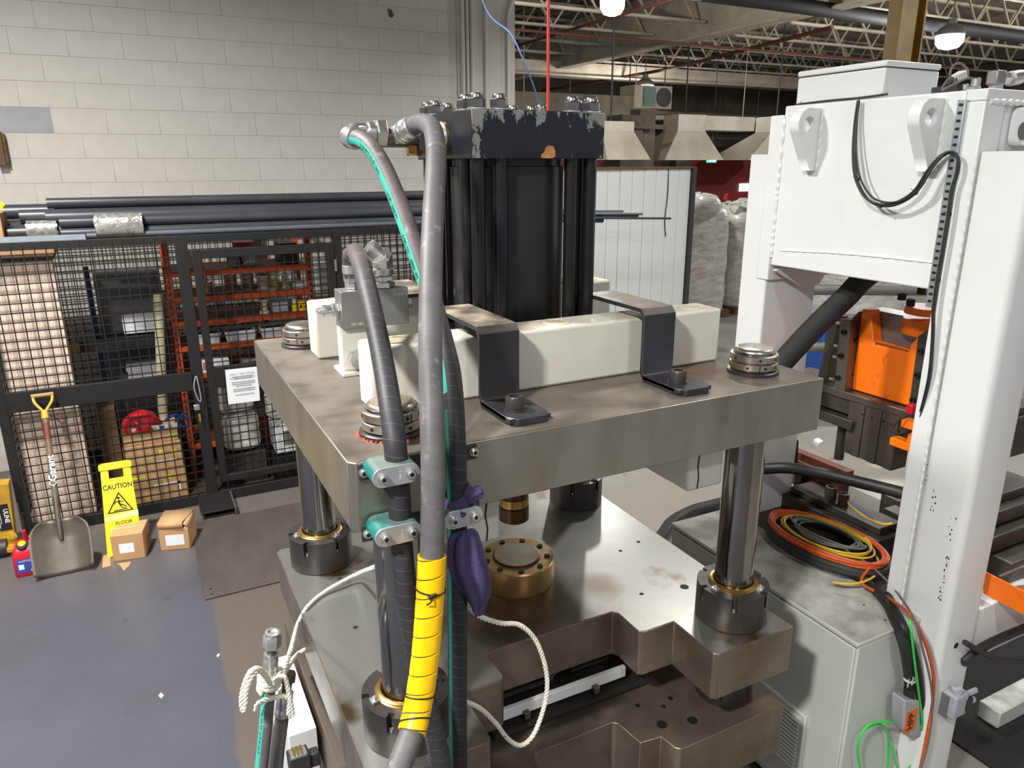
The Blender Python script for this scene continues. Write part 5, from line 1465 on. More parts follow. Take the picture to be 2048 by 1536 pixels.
# lower die, bolster inside the frame
lt = MB().box((2.445, 1.60, 0.55), (3.2, 2.50, 0.916)).build('inner_bolster', M['dark'], wp, bevel=0.004)
ld_ = MB().box((2.70, 1.83, 0.917), (2.92, 2.40, 0.985)).build('lower_die_shoe', M['dark'], wp, bevel=0.004)
MB().box((2.74, 1.86, 0.986), (2.88, 2.36, 1.02)).build('lower_die', M['dark'], wp, bevel=0.004)
for (p, r, h) in (((2.800, 2.176, 1.049), 0.028, 0.06), ((2.800, 2.105, 1.066), 0.024, 0.055)):
    MB().lathe((p[0], p[1], 1.02), (0, 0, 1), [(r, 0), (r, h), (r * 0.62, h), (r * 0.62, h - 0.02)], 24).build('guide_bush', M['midsteel'], wp)
rr = random.Random(9)
for k in range(9):
    x, y = rr.uniform(2.95, 3.15), rr.uniform(1.75, 2.4)
    MB().box((x - 0.04, y - 0.05, 0.917), (x + 0.04, y + 0.05, 0.96 + rr.uniform(0, 0.09))).build('die_insert', M['dark'], wp, bevel=0.004)
MB().box((2.95, 2.3, 0.917), (3.05, 2.6, 1.05)).build('die_insert', M['rust'], wp, bevel=0.004)
MB().tube(spline([(2.750, 2.042, 1.066), (2.750, 1.961, 1.039), (2.740, 1.853, 1.047), (2.740, 1.808, 1.070)], 0.02), 0.0045, 8).build('yellow_lead', M['yellowwire'], wp)
MB().tube(spline([(2.740, 2.038, 1.077), (2.740, 1.964, 1.060), (2.730, 1.897, 1.058)], 0.02), 0.003, 8).build('blue_lead', mat('blue_lead', (70, 110, 180), 0.5), wp)
cable('black_hose', 'black rubber hose with faint print crossing low in the white press opening', [(2.500, 2.344, 1.165), (2.560, 2.237, 1.199), (2.640, 2.122, 1.202), (2.700, 1.960, 1.208), (2.740, 1.797, 1.219), (2.760, 1.720, 1.217)], 0.026, M['rubber'], 'hose', seg=18)
cable('sleeved_hose', 'thick black sleeved hose slanting down from under the white crown', [(2.300, 2.176, 1.662), (2.380, 2.151, 1.765), (2.500, 2.120, 1.896), (2.600, 2.076, 2.012), (2.720, 2.055, 2.112), (2.9, 1.95, 2.2)], 0.046, mat('woven_black_sleeve', (34, 34, 38), 0.7, bump=0.6, bscale=300), 'hose', seg=22)
MB().box((2.712, 2.441, 0.917), Vector((2.712, 2.441, 0.917)) + Vector((0.05, 0.03, 0.16))).build('orange_guard', M['rust'], wp, bevel=0.003)
MB().box(Vector((2.905, 2.441, 0.917)), Vector((2.905, 2.441, 0.917)) + Vector((0.07, 0.05, 0.12))).build('black_clamp', M['rubber'], wp, bevel=0.004)
MB().bar((2.950, 2.541, 1.095), (2.950, 2.200, 1.100), 0.05, 0.04).build('rust_rail', M['rust'], wp)
MB().bar((2.770, 2.418, 1.238), (2.770, 2.406, 1.096), 0.05, 0.05).build('grey_bracket', M['dark'], far)
# right-hand side beyond the near leg
MB().box((2.661, 1.365, 0.70), (3.7, 1.50, 0.93)).build('cross_beam', M['white'], wp, bevel=0.005)
ty = MB().prism([(y, z) for _, y, z in ((2.750, 1.422, 1.043), (2.750, 1.249, 1.036), (2.750, 1.233, 0.949), (2.750, 1.406, 0.955))], 2.75, 2.757, 'yz').build('cable_tray', M['orange'], wp, label='orange sheet tray edge')
MB().box((2.757, 1.05, 0.955), (3.3, 1.36, 0.965)).build('tray_floor', M['orange'], ty)
rr = random.Random(21)
wt = thing('wire_bundle', 'tangle of blue, grey and yellow wires behind the orange tray edge', 'wires', (2.95, 1.3, 0.97))
for k in range(16):
    m_ = [mat('blue_lead', (70, 110, 180), 0.5), M['greywire'], M['greywire'], M['yellowwire']][k % 4]
    y0 = rr.uniform(1.15, 1.42); x0 = rr.uniform(2.78, 2.95)
    MB().tube(spline([(x0, y0, 0.975 + rr.uniform(0, .03)), (x0 + 0.08, y0 - 0.05, 1.0 + rr.uniform(0, .08)), (x0 + 0.16, y0 - rr.uniform(-.05, .1), 1.02 + rr.uniform(0, .06)), (x0 + 0.3, y0 - 0.1, 0.98 + rr.uniform(0, .08))], 0.02), 0.0045, 7).build('wire', m_, wt)
rk = tag(MB().box((2.95, 1.42, 0.931), (3.5, 1.7, 1.02)).box((2.92, 1.5, 1.03), (3.45, 1.72, 1.10)).box((3.0, 1.55, 1.11), (3.5, 1.75, 1.17)).box((2.9, 1.6, 1.17), (3.4, 1.8, 1.21)).build('tool_blocks', M['dark'], bevel=0.006), 'dark stacked tool blocks right of the near white leg', 'tooling')
tag(MB().box((3.0, 1.62, 1.36), (3.4, 1.70, 1.58)).box((3.03, 1.60, 1.39), (3.37, 1.62, 1.55)).box((3.02, 1.64, 1.21), (3.06, 1.68, 1.36)).build('control_box', M['dark'], bevel=0.006), 'dark control box at the right edge above the tool blocks', 'box')
MB().box((2.9, 1.75, 1.62), (3.2, 1.85, 1.72)).build('orange_guard', M['orange'], wp)
cable('thick_cable', 'thick black cable along the white cross beam, right edge', [(2.588, 1.345, 0.737), (2.678, 1.340, 0.770), (2.781, 1.330, 0.789), (3.016, 1.330, 0.780)], 0.017, M['rubber'], seg=14)
cable('thick_cable', 'thinner black cable looping below the thick one at the right edge', [(2.530, 1.320, 0.861), (2.621, 1.310, 0.800), (2.771, 1.310, 0.713), (3.040, 1.310, 0.604)], 0.011, M['rubber'], seg=12)
tag(MB().box((3.05, 1.2, 0.0), (4.6, 2.3, 0.012)).build('dark_floor_sheet', M['matblack'], bevel=0.003), 'thin black sheet on the floor under the white press, lower right', 'mat')  # thin black sheet covering the dark part of the floor
lg = tag(MB().box(Vector((3.420, 1.548, 0.100)) + Vector((-0.12, -0.04, -0.088)), Vector((3.420, 1.548, 0.100)) + Vector((0.5, 0.06, 0))).build('machine_foot', M['cabinet'], bevel=0.006), 'light grey machine foot at the lower right edge', 'foot')
# small grey socket with open latch on the near leg
sk = thing('cable_socket', 'small grey connector socket with open latches on the near white leg', 'connector', (2.585, 1.352, 0.564))
c0 = Vector((2.551, 1.340, 0.590))
MB().box(c0 + Vector((-0.045, -0.045, -0.05)), c0 + Vector((0.035, 0.0115, 0.05))).build('housing', M['conn'], sk, bevel=0.008)
MB().cyl(c0 + Vector((-0.01, -0.02, 0.05)), c0 + Vector((-0.01, -0.02, 0.066)), 0.02, seg=18).build('top_cap', M['conn'], sk)
for dz in (-0.012, 0.03):
    MB().bar(c0 + Vector((0.03, -0.03, dz)), c0 + Vector((0.075, -0.045, dz + 0.018)), 0.012, 0.022).build('latch', M['conn'], sk, bevel=0.003)
MB().box(c0 + Vector((0.02, -0.05, -0.03)), c0 + Vector((0.055, -0.02, 0.022))).build('insert', M['rubber'], sk, bevel=0.003)
MB().box(c0 + Vector((-0.048, -0.02, -0.055)), c0 + Vector((-0.03, 0.0115, 0.04))).build('back_plate', M['greybox'], sk)

# ------------------------------------------------------------------ grey cabinet
cb = thing('control_cabinet', 'low grey control cabinet with a louvred vent, between the two presses', 'cabinet', (2.27, 1.95, 0))
MB().box((2.112, 1.444, 0.06), (2.443, 2.475, 0.897)).build('body', M['cabinet'], cb, bevel=0.004)
MB().box((2.10, 1.442, 0.899), (2.446, 2.48, 0.917)).build('lid', M['cabinet'], cb, bevel=0.004)
MB().box((2.10, 1.452, 0.09), (2.112, 2.47, 0.893)).build('door', M['cabinet'], cb, bevel=0.004)
vt = MB().box((2.083, 1.60, 0.20), (2.10, 1.93, 0.49)).build('vent', M['cabinet'], cb, bevel=0.005, label='louvred grey vent')
for k in range(14):
    MB().box((2.079, 1.625, 0.225 + k * 0.018), (2.084, 1.905, 0.225 + k * 0.018 + 0.010), Matrix.Rotation(0.3, 3, 'Y')).build('louvre', M['cabinet'], vt)
MB().box((2.15, 1.5, 0), (2.43, 2.4, 0.06)).build('plinth', M['rubber'], cb)
for p in ((2.312, 1.495, 0.917), (2.327, 1.598, 0.917)):
    MB().cyl(p, Vector(p) + Vector((0, 0, 0.0008)), 0.004, seg=10).build('lid_hole', M['hole'], cb)

# coils on the cabinet
def coil(name, label, loops, rx, ry, z0, r, m, jit, seed, tail=None, a_off=0.0, tilt=0.35, cx=2.507, cy=1.945):
    rr = random.Random(seed)
    pts = []
    n = 26
    kx, ky, kz = 1, 1, 0
    for i in range(int(loops * n) + 1):
        a = 2 * PI * i / n + a_off
        if i % n == 0:
            tx, ty, tz = rr.uniform(1 - jit, 1 + jit), rr.uniform(1 - jit, 1 + jit), rr.uniform(0, r * 4)
            if i == 0: kx, ky, kz = tx, ty, tz
        kx += (tx - kx) * 0.12; ky += (ty - ky) * 0.12; kz += (tz - kz) * 0.12
        x, y = rx * kx * math.cos(a), ry * ky * math.sin(a)
        pts.append(Vector((cx + x * math.cos(tilt) - y * math.sin(tilt) * 0.3, cy + x * math.sin(tilt) * 0.3 + y, z0 + kz + r * (i / n) * 0.35)))
    if tail: pts = pts + [Vector(p) for p in tail]
    return tag(MB().tube(spline(pts, 0.025), r, 8).build(name, m), label, 'cable', 'coiled cables on the cabinet')
coil('cable_coil', 'thick black cable coil lying under the orange one', 2, 0.165, 0.265, 0.937, 0.019, M['rubber'], 0.05, 3, tail=[(2.449, 1.682, 0.935), (2.399, 1.568, 0.935), (2.327, 1.467, 0.930), (2.290, 1.400, 0.889), (2.340, 1.400, 0.776), (2.386, 1.400, 0.638)], a_off=-2.2)
coil('cable_coil', 'orange cable coil on the grey cabinet, its tail hanging past the white leg', 8, 0.158, 0.258, 0.975, 0.0062, M['orangehose'], 0.07, 5, tail=[(2.404, 1.678, 0.950), (2.411, 1.564, 0.945), (2.244, 1.360, 1.037), (2.310, 1.335, 0.924), (2.384, 1.330, 0.776), (2.416, 1.330, 0.644), (2.421, 1.330, 0.507), (2.419, 1.330, 0.323), (2.411, 1.330, 0.183)], a_off=-2.0)
coil('cable_coil', 'yellow cable coil nested inside the orange coil', 3, 0.125, 0.20, 1.00, 0.0046, M['yellowwire'], 0.06, 8, tail=[(2.555, 1.711, 0.970), (2.442, 1.668, 0.960), (2.348, 1.685, 0.955), (2.306, 1.732, 0.950)], a_off=-0.6)
coil('cable_coil', 'grey cable coil in the middle of the orange coil, its tail hanging down', 6, 0.088, 0.145, 1.0, 0.0042, M['greywire'], 0.22, 11, tail=[(2.474, 1.820, 1.010), (2.487, 1.708, 0.990), (2.452, 1.565, 0.965), (2.240, 1.350, 1.039), (2.298, 1.330, 0.900), (2.377, 1.325, 0.728), (2.419, 1.325, 0.580), (2.427, 1.325, 0.440), (2.410, 1.325, 0.308)], a_off=-1.2)
cable('power_cable', 'second thick black cable hanging beside the HPP tagged plug', [(2.449, 1.590, 0.930), (2.310, 1.425, 0.940), (2.369, 1.400, 0.809), (2.429, 1.390, 0.640), (2.475, 1.390, 0.485), (2.483, 1.390, 0.364), (2.466, 1.390, 0.201)], 0.016, M['rubber'], seg=14)
cable('green_wire', 'bright green wire hanging down over the black cables', [(2.309, 1.410, 1.008), (2.283, 1.375, 0.959), (2.326, 1.370, 0.822), (2.393, 1.370, 0.646), (2.448, 1.370, 0.499), (2.451, 1.370, 0.463), (2.440, 1.370, 0.487)], 0.0045, M['greenwire'])
cable('green_wire', 'bright green wire curled in a loop on the cabinet front', [(2.352, 1.400, 0.508), (2.257, 1.400, 0.557), (2.187, 1.410, 0.562), (2.148, 1.410, 0.528), (2.146, 1.410, 0.466), (2.170, 1.410, 0.387), (2.205, 1.410, 0.301), (2.296, 1.420, 0.178), (2.353, 1.420, 0.225), (2.356, 1.420, 0.321), (2.337, 1.420, 0.424), (2.304, 1.420, 0.489), (2.252, 1.420, 0.534), (2.181, 1.410, 0.551)], 0.0045, M['greenwire'])
cable('green_wire', 'short bright green wire end below the HPP tagged plug', [(2.365, 1.420, 0.388), (2.384, 1.410, 0.317), (2.418, 1.400, 0.238), (2.444, 1.390, 0.260), (2.457, 1.380, 0.311), (2.453, 1.380, 0.252)], 0.0042, M['greenwire'])
hp = thing('tagged_plug', 'grey heavy-duty plug with an orange HPP tag on a black cable', 'connector', (2.396, 1.400, 0.532))
pl = [(2.304, 1.385, 0.659), (2.398, 1.385, 0.619), (2.449, 1.385, 0.438), (2.382, 1.385, 0.461), (2.326, 1.385, 0.521)]
MB().prism([(x, z) for x, _, z in pl], 1.365, 1.42, 'xz').build('plug_body', M['conn'], hp, bevel=0.006)
MB().cyl((2.369, 1.395, 0.668), (2.376, 1.395, 0.611), 0.02, seg=16).build('gland', M['rubber'], hp)
a, b = Vector((2.329, 1.364, 0.595)), Vector((2.392, 1.364, 0.495))
MB().box((a.x, 1.3635, b.z), (b.x, 1.3648, a.z)).build('tag_label', M['orangelabel'], hp)
text('lettering', 'HPP', 0.046, M['ink'], hp, ((a.x + b.x) / 2, 1.3634, (a.z + b.z) / 2), (0, 0, 1), (-1, 0, 0), 0.95, 0.0012, 0.012)
text('lettering', 'H', 0.050, M['whiteink'], hp, (2.324, 1.370, 0.726), (1, 0, 0), (0, 0, 1), 1.0, 0.0012, 0.03)
mb = MB(); mb.ring((2.360, 1.395, 0.706), (0.02, 0, 1), 0.0185, 0.0215, 0.008, 18); mb.build('white_tie', M['whiteink'], hp)

# grey racks and bags seen through the opening
rkt = thing('grey_rack', 'grey tubular rack seen through the opening of the white press', 'rack', (6.2, 4.6, 0))
for k in range(5):
    z = 0.55 + k * 0.28
    MB().cyl((5.6, 5.0, z), (7.2, 4.2, z - 0.02), 0.05, seg=12).build('rack_bar', M['greybox'], rkt)
for x, y in ((5.6, 5.0), (7.2, 4.2)):
    MB().box((x - 0.04, y - 0.04, 0), (x + 0.04, y + 0.04, 1.9)).build('rack_post', M['ductdark'], rkt)
bag('white wrapped bulk bag glimpsed through the opening of the white press', 8.1, 6.3, 1.0, 1.0, 1.6, 8)
tag(MB().box((7.0, 5.8, 0), (7.4, 6.2, 0.75)).build('blue_bin', mat('blue_bin', (40, 84, 168), 0.5), bevel=0.02), 'blue bin glimpsed beside the bag in the white press opening', 'bin')

# ================================================================== STORAGE CAGE
FY = 5.789
cg = thing('storage_cage', 'black wire mesh storage cage against the block wall', 'cage', (1.0, 6.4, 0))
def bx(name, lo, hi, m=None, parent=None, bevel=0.003, label=None):
    return MB().box(lo, hi).build(name, m or M['cage'], parent if parent is not None else cg, bevel=bevel, label=label)
for x0, x1 in ((-0.965, -0.905), (0.265, 0.345), (1.395, 1.455), (3.2, 3.26)):
    bx('post', (x0, FY, 0.0), (x1, FY + 0.06, 2.07))
for x0, x1 in ((-0.965, -0.905), (1.0, 1.06), (3.2, 3.26)):
    bx('post', (x0, 7.18, 0.0), (x1, 7.24, 2.07))
for y0 in (FY + 0.005, 7.185):
    bx('top_rail', (-0.905, y0, 2.015), (3.2, y0 + 0.05, 2.068))
    bx('bottom_rail', (-0.905, y0, 0.0), (3.2, y0 + 0.05, 0.085))  # carried down to the floor to stand for the shadow under the cage
for x in (-0.96, 0.27, 1.40, 3.205):
    bx('cross_rail', (x, FY + 0.06, 2.02), (x + 0.05, 7.18, 2.066))
bx('mid_bar', (-0.905, FY - 0.012, 0.932), (0.265, FY + 0.02, 1.074))
def mesh(name, x0, x1, y, z0, z1, parent, step=0.064, r=0.0034, xaxis=True, off=0.0):
    mb = MB()
    n = int(round((x1 - x0) / step)); sx = (x1 - x0) / n
    k = int(round((z1 - z0) / step)); sz = (z1 - z0) / k
    for i in range(1, n):
        a = x0 + sx * i
        if xaxis: mb.bar((a, y, z0), (a, y, z1), 2 * r, 2 * r)
        else: mb.bar((y, a, z0), (y, a, z1), 2 * r, 2 * r)
    for j in range(1, k):
        z = z0 + sz * j
        if xaxis: mb.bar((x0, y + 2 * r, z), (x1, y + 2 * r, z), 2 * r, 2 * r)
        else: mb.bar((y + 2 * r, x0, z), (y + 2 * r, x1, z), 2 * r, 2 * r)
    return mb.build(name, M['wire'], parent, kind='stuff', smooth=False)
M['wire'] = mat('black_mesh_wire', (38, 36, 34), 0.5, 0.2, rgb2=(24, 23, 22), scale=20)
mesh('wire_mesh', -0.905, 0.265, FY + 0.004, 0.085, 2.05, cg)
mesh('wire_mesh', 1.455, 3.2, FY + 0.004, 0.085, 2.05, cg)
mesh('wire_mesh', -0.905, 1.0, 7.19, 0.085, 2.02, cg)
mesh('wire_mesh', 1.06, 3.2, 7.19, 0.085, 2.02, cg)
mesh('wire_mesh', FY + 0.06, 7.18, -0.93, 0.085, 2.02, cg, xaxis=False)
bx('floor_pan', (-0.905, FY + 0.06, 0.02), (3.2, 7.18, 0.035), mat('brown_cage_floor', (72, 62, 54), 0.7))
bx('fork_pocket', (0.19, 5.47, 0.0), (0.44, 5.80, 0.012), M['mat'])
bx('fork_pocket', (0.425, 5.47, 0.012), (0.44, 5.80, 0.075), M['mat'])
bx('fork_pocket', (0.19, 5.47, 0.06), (0.425, 5.80, 0.075), M['cage'])
# door leaf
dr = bx('door', (0.37, FY - 0.008, 0.16), (0.425, FY + 0.035, 1.965))
bx('door_frame', (1.335, FY - 0.008, 0.16), (1.39, FY + 0.035, 1.965), parent=dr)
bx('door_frame', (0.425, FY - 0.008, 1.90), (1.335, FY + 0.035, 1.965), parent=dr)
bx('door_frame', (0.425, FY - 0.008, 0.16), (1.335, FY + 0.035, 0.215), parent=dr)
bx('door_frame', (0.425, FY - 0.008, 0.935), (1.335, FY + 0.03, 1.09), parent=dr)
mesh('wire_mesh', 0.425, 1.335, FY + 0.012, 0.215, 1.90, dr)
for z in (0.4, 1.1, 1.75):
    MB().cyl((1.393, FY - 0.012, z), (1.393, FY - 0.012, z + 0.09), 0.011, seg=10).build('hinge', M['greybox'], dr)
hs = MB().tube(spline([(0.289, 5.770, 1.044), (0.268, 5.760, 0.960), (0.287, 5.755, 0.861), (0.299, 5.755, 0.847), (0.306, 5.755, 0.878), (0.300, 5.760, 0.995), (0.296, 5.770, 1.043)], 0.01), 0.0055, 8).build('hasp', M['zinc'], dr, label='bright wire hasp')
bx('padlock', Vector((0.268, 5.750, 0.818)) + Vector((-0.02, -0.012, -0.03)), Vector((0.268, 5.750, 0.818)) + Vector((0.02, 0.008, 0.012)), M['zinc'], dr)
bx('key_tag', Vector((0.281, 5.750, 0.725)) + Vector((-0.008, -0.004, -0.03)), Vector((0.281, 5.750, 0.725)) + Vector((0.006, 0.0, 0.03)), M['mustard'], dr, 0)
# notice on the door
sg = thing('paper_notice', 'white printed paper notice fixed to the cage door', 'notice', (0.62, 5.76, 0.8))
MB().add([(0.498, 5.768, 1.064), (0.733, 5.768, 1.061), (0.726, 5.772, 0.787), (0.494, 5.772, 0.789), Vector((0.498, 5.768, 1.064)) + Vector((0, .002, 0)), Vector((0.733, 5.768, 1.061)) + Vector((0, .002, 0)), Vector((0.726, 5.772, 0.787)) + Vector((0, .002, 0)), Vector((0.494, 5.772, 0.789)) + Vector((0, .002, 0))],
         [(0, 1, 2, 3), (7, 6, 5, 4), (0, 4, 5, 1), (1, 5, 6, 2), (2, 6, 7, 3), (3, 7, 4, 0)]).build('sheet', M['paper'], sg)
gi = mat('grey_print', (150, 150, 156), 0.7)
text('lettering', 'THIS IS THE STOCK', 0.021, gi, sg, (0.615, 5.766, 1.021), (1, 0, 0), (0, 0, 1))
text('lettering', 'ROOM CAGE ONLY', 0.021, gi, sg, (0.616, 5.766, 0.990), (1, 0, 0), (0, 0, 1))
mb = MB()
for k, (py, wv) in enumerate(((762, .15), (766, .13), (773, .17), (777, .17), (781, .12), (787, .16), (791, .16), (799, .14))):
    zc = [1.0, .985, .957, .942, .926, .903, .888, .857][k]
    mb.box((0.618 - wv / 2, 5.7655, zc), (0.618 + wv / 2, 5.7668, zc + 0.004))
mb.build('small_print', gi, sg, kind='stuff')

# pipes stored on top of the cage
def pipe(lab, y, z, r, x0, x1, m=None, z1=None):
    mb = MB()
    mb.ring((x0, y, z), Vector((x1 - x0, 0, (z1 if z1 is not None else z) - z)), r * 0.8, r, Vector((x1 - x0, 0, (z1 if z1 is not None else z) - z)).length, 20)
    return tag(mb.build('stored_pipe', m or M['pipe']), lab, 'pipe', 'pipes stored on top of the cage')
base_z = 2.0685
pipe('thin mid-grey pipe, lowest and frontmost on the cage top', 5.86, base_z + .019, .019, -0.27, 3.1, M['pipe2'])
pipe('grey pipe lying on the cage right behind the thin frontmost one', 5.925, base_z + .035, .035, -0.42, 3.15)
pipe('grey pipe resting on top of the frontmost pair, wrapped in film', 5.93, base_z + .107, .036, -0.42, 3.2)
pipe('dark grey pipe with its end behind the film, bottom layer', 6.02, base_z + .045, .045, -0.74, 3.2)
pipe('dark grey pipe in the second layer, middle of the stack', 6.03, base_z + .137, .046, -0.50, 3.0)
pipe('dark grey pipe in the bottom layer, fourth from the front', 6.125, base_z + .048, .048, -0.72, 3.1)
pipe('dark grey pipe in the second layer toward the wall', 6.13, base_z + .143, .047, -0.66, 3.05)
pipe('top grey pipe whose end is set back from the corner, highest of the stack', 6.14, base_z + .227, .036, -0.49, 3.1)
pipe('highest grey pipe nearest the wall', 6.22, base_z + .205, .050, -0.455, 3.2)
pipe('dark grey pipe in the bottom layer, fifth from the front', 6.23, base_z + .052, .052, -1.3, 3.1)
pipe('long dark pipe sticking out past the cage corner on the left', 6.345, base_z + .055, .055, -1.6, 3.0)
pipe('long dark pipe at the back of the stack on the left', 6.34, base_z + .165, .052, -1.6, 3.1)
for k, (y, z, r, x1, z1) in enumerate(((6.44, 2.125, .012, 5.1, 1.99), (6.47, 2.14, .012, 4.75, 2.045), (6.50, 2.15, .013, 4.72, 2.025), (6.53, 2.16, .012, 4.55, 2.075))):
    tag(MB().cyl((1.5, y, z), (x1, y - 0.1, z1), r, seg=10).build('steel_rod', M['pipe2'] if k % 2 else M['pipe']), ['longest thin rod', 'second thin rod', 'third thin rod', 'shortest, highest thin rod'][k] + ' jutting out right of the black cylinder', 'rod', 'rods jutting off the cage top')
tag(MB().cyl((1.6, 6.6, 2.11), (4.28, 6.4, 2.005), 0.034, seg=16).build('stored_pipe', M['rubber']), 'thick black pipe under the thin rods right of the black cylinder', 'pipe', 'pipes stored on top of the cage')
tag(MB().prism([(5.80, 2.069), (5.84, 2.069), (5.84, 2.073), (5.806, 2.073), (5.806, 2.105), (5.80, 2.105)], -1.5, -0.275, 'yz').build('angle_strip', mat('pale_blue_steel', (168, 178, 186), 0.4, 0.4)), 'pale blue-grey angle strip on the front edge of the cage top', 'strip')
def film(lab, x0, x1, y0, y1, z0, z1, s):
    rr = random.Random(s)
    mb = MB(); n = 22; m_ = 14
    for j in range(m_ + 1):
        x = x0 + (x1 - x0) * j / m_
        for i in range(n):
            a = 2 * PI * i / n
            c, q = math.cos(a), math.sin(a)
            k = (abs(c) ** 3 + abs(q) ** 3) ** (-1 / 3) + rr.uniform(-0.035, 0.035)
            mb.v.append(Vector((x + rr.uniform(-.006, .006), (y0 + y1) / 2 + c * k * (y1 - y0) / 2, (z0 + z1) / 2 + q * k * (z1 - z0) / 2)))
    for j in range(m_):
        for i in range(n):
            i2 = (i + 1) % n
            mb.f.append([j * n + i, j * n + i2, (j + 1) * n + i2, (j + 1) * n + i])
    return tag(mb.build('film_wrap', M['film'], angle=70), lab, 'wrap')
film('crinkled clear film band round the pipes, larger one on the right', -0.21, 0.085, 5.82, 5.985, 2.070, 2.228, 2)
film('crinkled clear film band round the pipes, smaller one on the left', -0.62, -0.44, 5.95, 6.09, 2.072, 2.19, 4)
bc = tag(MB().box((-1.1, 5.9, 2.07), (-0.745, 6.2, 2.25)).build('cardboard_box', M['card'], bevel=0.003), 'brown cardboard box on the cage top at the left edge', 'box')
st = tag(MB().add([(-0.742, 5.890, 2.335), (-0.717, 5.890, 2.321), (-0.704, 5.890, 2.305), (-0.728, 5.890, 2.274), (-0.755, 5.890, 2.262), Vector((-0.742, 5.890, 2.335)) + Vector((0, .003, 0)), Vector((-0.717, 5.890, 2.321)) + Vector((0, .003, 0)), Vector((-0.704, 5.890, 2.305)) + Vector((0, .003, 0)), Vector((-0.728, 5.890, 2.274)) + Vector((0, .003, 0)), Vector((-0.755, 5.890, 2.262)) + Vector((0, .003, 0))],
         [(0, 1, 2, 3, 4), (9, 8, 7, 6, 5), (0, 5, 6, 1), (1, 6, 7, 2), (2, 7, 8, 3), (3, 8, 9, 4), (4, 9, 5, 0)]).build('label_card', M['signyellow']), 'yellow label card at the left edge above the stored pipes', 'label')
tag(MB().box((-0.86, 7.2, 2.55), (-0.80, 7.28, 2.80)).box((-0.80, 7.215, 2.56), (-0.782, 7.275, 2.79)).build('wall_bracket', M['wood'], bevel=0.003), 'brown wooden bracket on the block wall at the left edge', 'bracket')

# ------------------------------------------------------------------ things inside the cage
bb = thing('board_stack', 'stack of beige ribbed boards standing at the left inside the cage', 'boards', (-0.75, 6.0, 0.036))
MB().box((-1.02 + 0.12, 5.93, 0.036), (-0.505, 6.06, 1.93)).build('sheet', M['beige'], bb)
mb = MB()
x = -0.895
while x < -0.515:
    mb.box((x, 5.9265, 0.04), (x + 0.012, 5.93, 1.926)); x += 0.020
mb.build('rib', M['beige'], bb, kind='stuff')
wd = thing('wood_planks', 'dark and pale wood planks lying above the beige boards', 'planks', (-0.7, 6.0, 1.931))
for k, (z0, z1, m_) in enumerate(((1.931, 1.955, 'cage'), (1.956, 1.975, 'wood'), (1.976, 2.0, 'card'))):
    MB().box((-0.90, 5.92, z0), (-0.50 + 0.01 * k, 6.3, z1)).build('plank', M[m_], wd)
sr = thing('shelving_rack', 'orange steel shelving rack inside the cage', 'rack', (0.75, 6.6, 0.036))
for x in (0.195, 1.285):
    for y in (6.36, 6.86):
        u = MB().box((x, y, 0.036), (x + 0.045, y + 0.045, 2.0)).build('upright', M['orangedark'], sr, bevel=0.002)
        mb = MB()
        for k in range(36):
            mb.box((x + 0.014, y - 0.0012, 0.10 + k * 0.052), (x + 0.030, y + 0.0005, 0.125 + k * 0.052))
        if y < 6.5: mb.build('slot', M['hole'], u, kind='stuff')
for z in (1.70, 1.49, 1.295, 1.09, 0.86, 0.25):
    MB().box((0.24, 6.37, z), (1.285, 6.40, z + 0.045)).build('shelf_beam', M['orangedark'], sr, bevel=0.002)
    MB().box((0.24, 6.86, z), (1.285, 6.89, z + 0.045)).build('shelf_beam', M['orangedark'], sr)
    MB().box((0.24, 6.40, z + 0.03), (1.285, 6.86, z + 0.044)).build('shelf_board', M['rust'], sr)
def on(name, lab, cat, z, x, y, prof, m, group=None, seg=20, extra=None):
    o = MB().lathe((x, y, z), (0, 0, 1), prof, seg).build(name, M[m] if isinstance(m, str) else m)
    return tag(o, lab, cat, group)
Z1, Z2, Z3, Z4 = 1.745, 1.535, 1.340, 1.135
on('roll', 'cream roll standing on the top shelf, leftmost', 'roll', Z1, 0.375, 6.48, [(.034, 0), (.034, .15)], 'cream_tub', 'cream rolls on the top shelf')
on('roll', 'cream roll standing on the top shelf, second from left', 'roll', Z1, 0.455, 6.49, [(.034, 0), (.034, .15)], 'cream_tub', 'cream rolls on the top shelf')
on('bucket', 'grey bucket with a red rim on the top shelf', 'bucket', Z1, 0.86, 6.50, [(.06, 0), (.075, .12), (.078, .12), (.078, .135)], 'conn')
on('bucket', 'dark red pot behind the grey bucket on the top shelf', 'pot', Z1, 0.84, 6.68, [(.09, 0), (.09, .18)], mat('dark_red_pot', (120, 26, 30), 0.5))
on('bucket', 'small grey tin left of the grey bucket', 'tin', Z1, 0.72, 6.47, [(.05, 0), (.05, .10)], 'greybox')
tag(MB().box((1.10, 6.45, Z1), (1.24, 6.75, Z1 + 0.17)).build('black_case', M['rubber'], bevel=0.006), 'black case at the right end of the top shelf', 'case')
def springs(lab, x, y, z, r, h, m):
    pts = []
    n = int(7 * 16)
    for i in range(n + 1):
        a = 2 * PI * i / 16
        pts.append((x + r * math.cos(a), y + r * math.sin(a), z + 0.008 + (h - 0.016) * i / n))
    return tag(MB().tube(pts, 0.008, 8).build('coil_spring', m), lab, 'spring', 'coil springs on the second shelf')
sp_ = mat('brown_spring', (140, 104, 84), 0.5)
springs('brown coil spring on the second shelf, short one at left', 0.50, 6.47, Z2, 0.032, 0.10, sp_)
springs('tall brown coil spring in the middle of the second shelf', 0.68, 6.47, Z2, 0.045, 0.15, sp_)
springs('tall brown coil spring right of the middle on the second shelf', 0.82, 6.48, Z2, 0.040, 0.15, sp_)
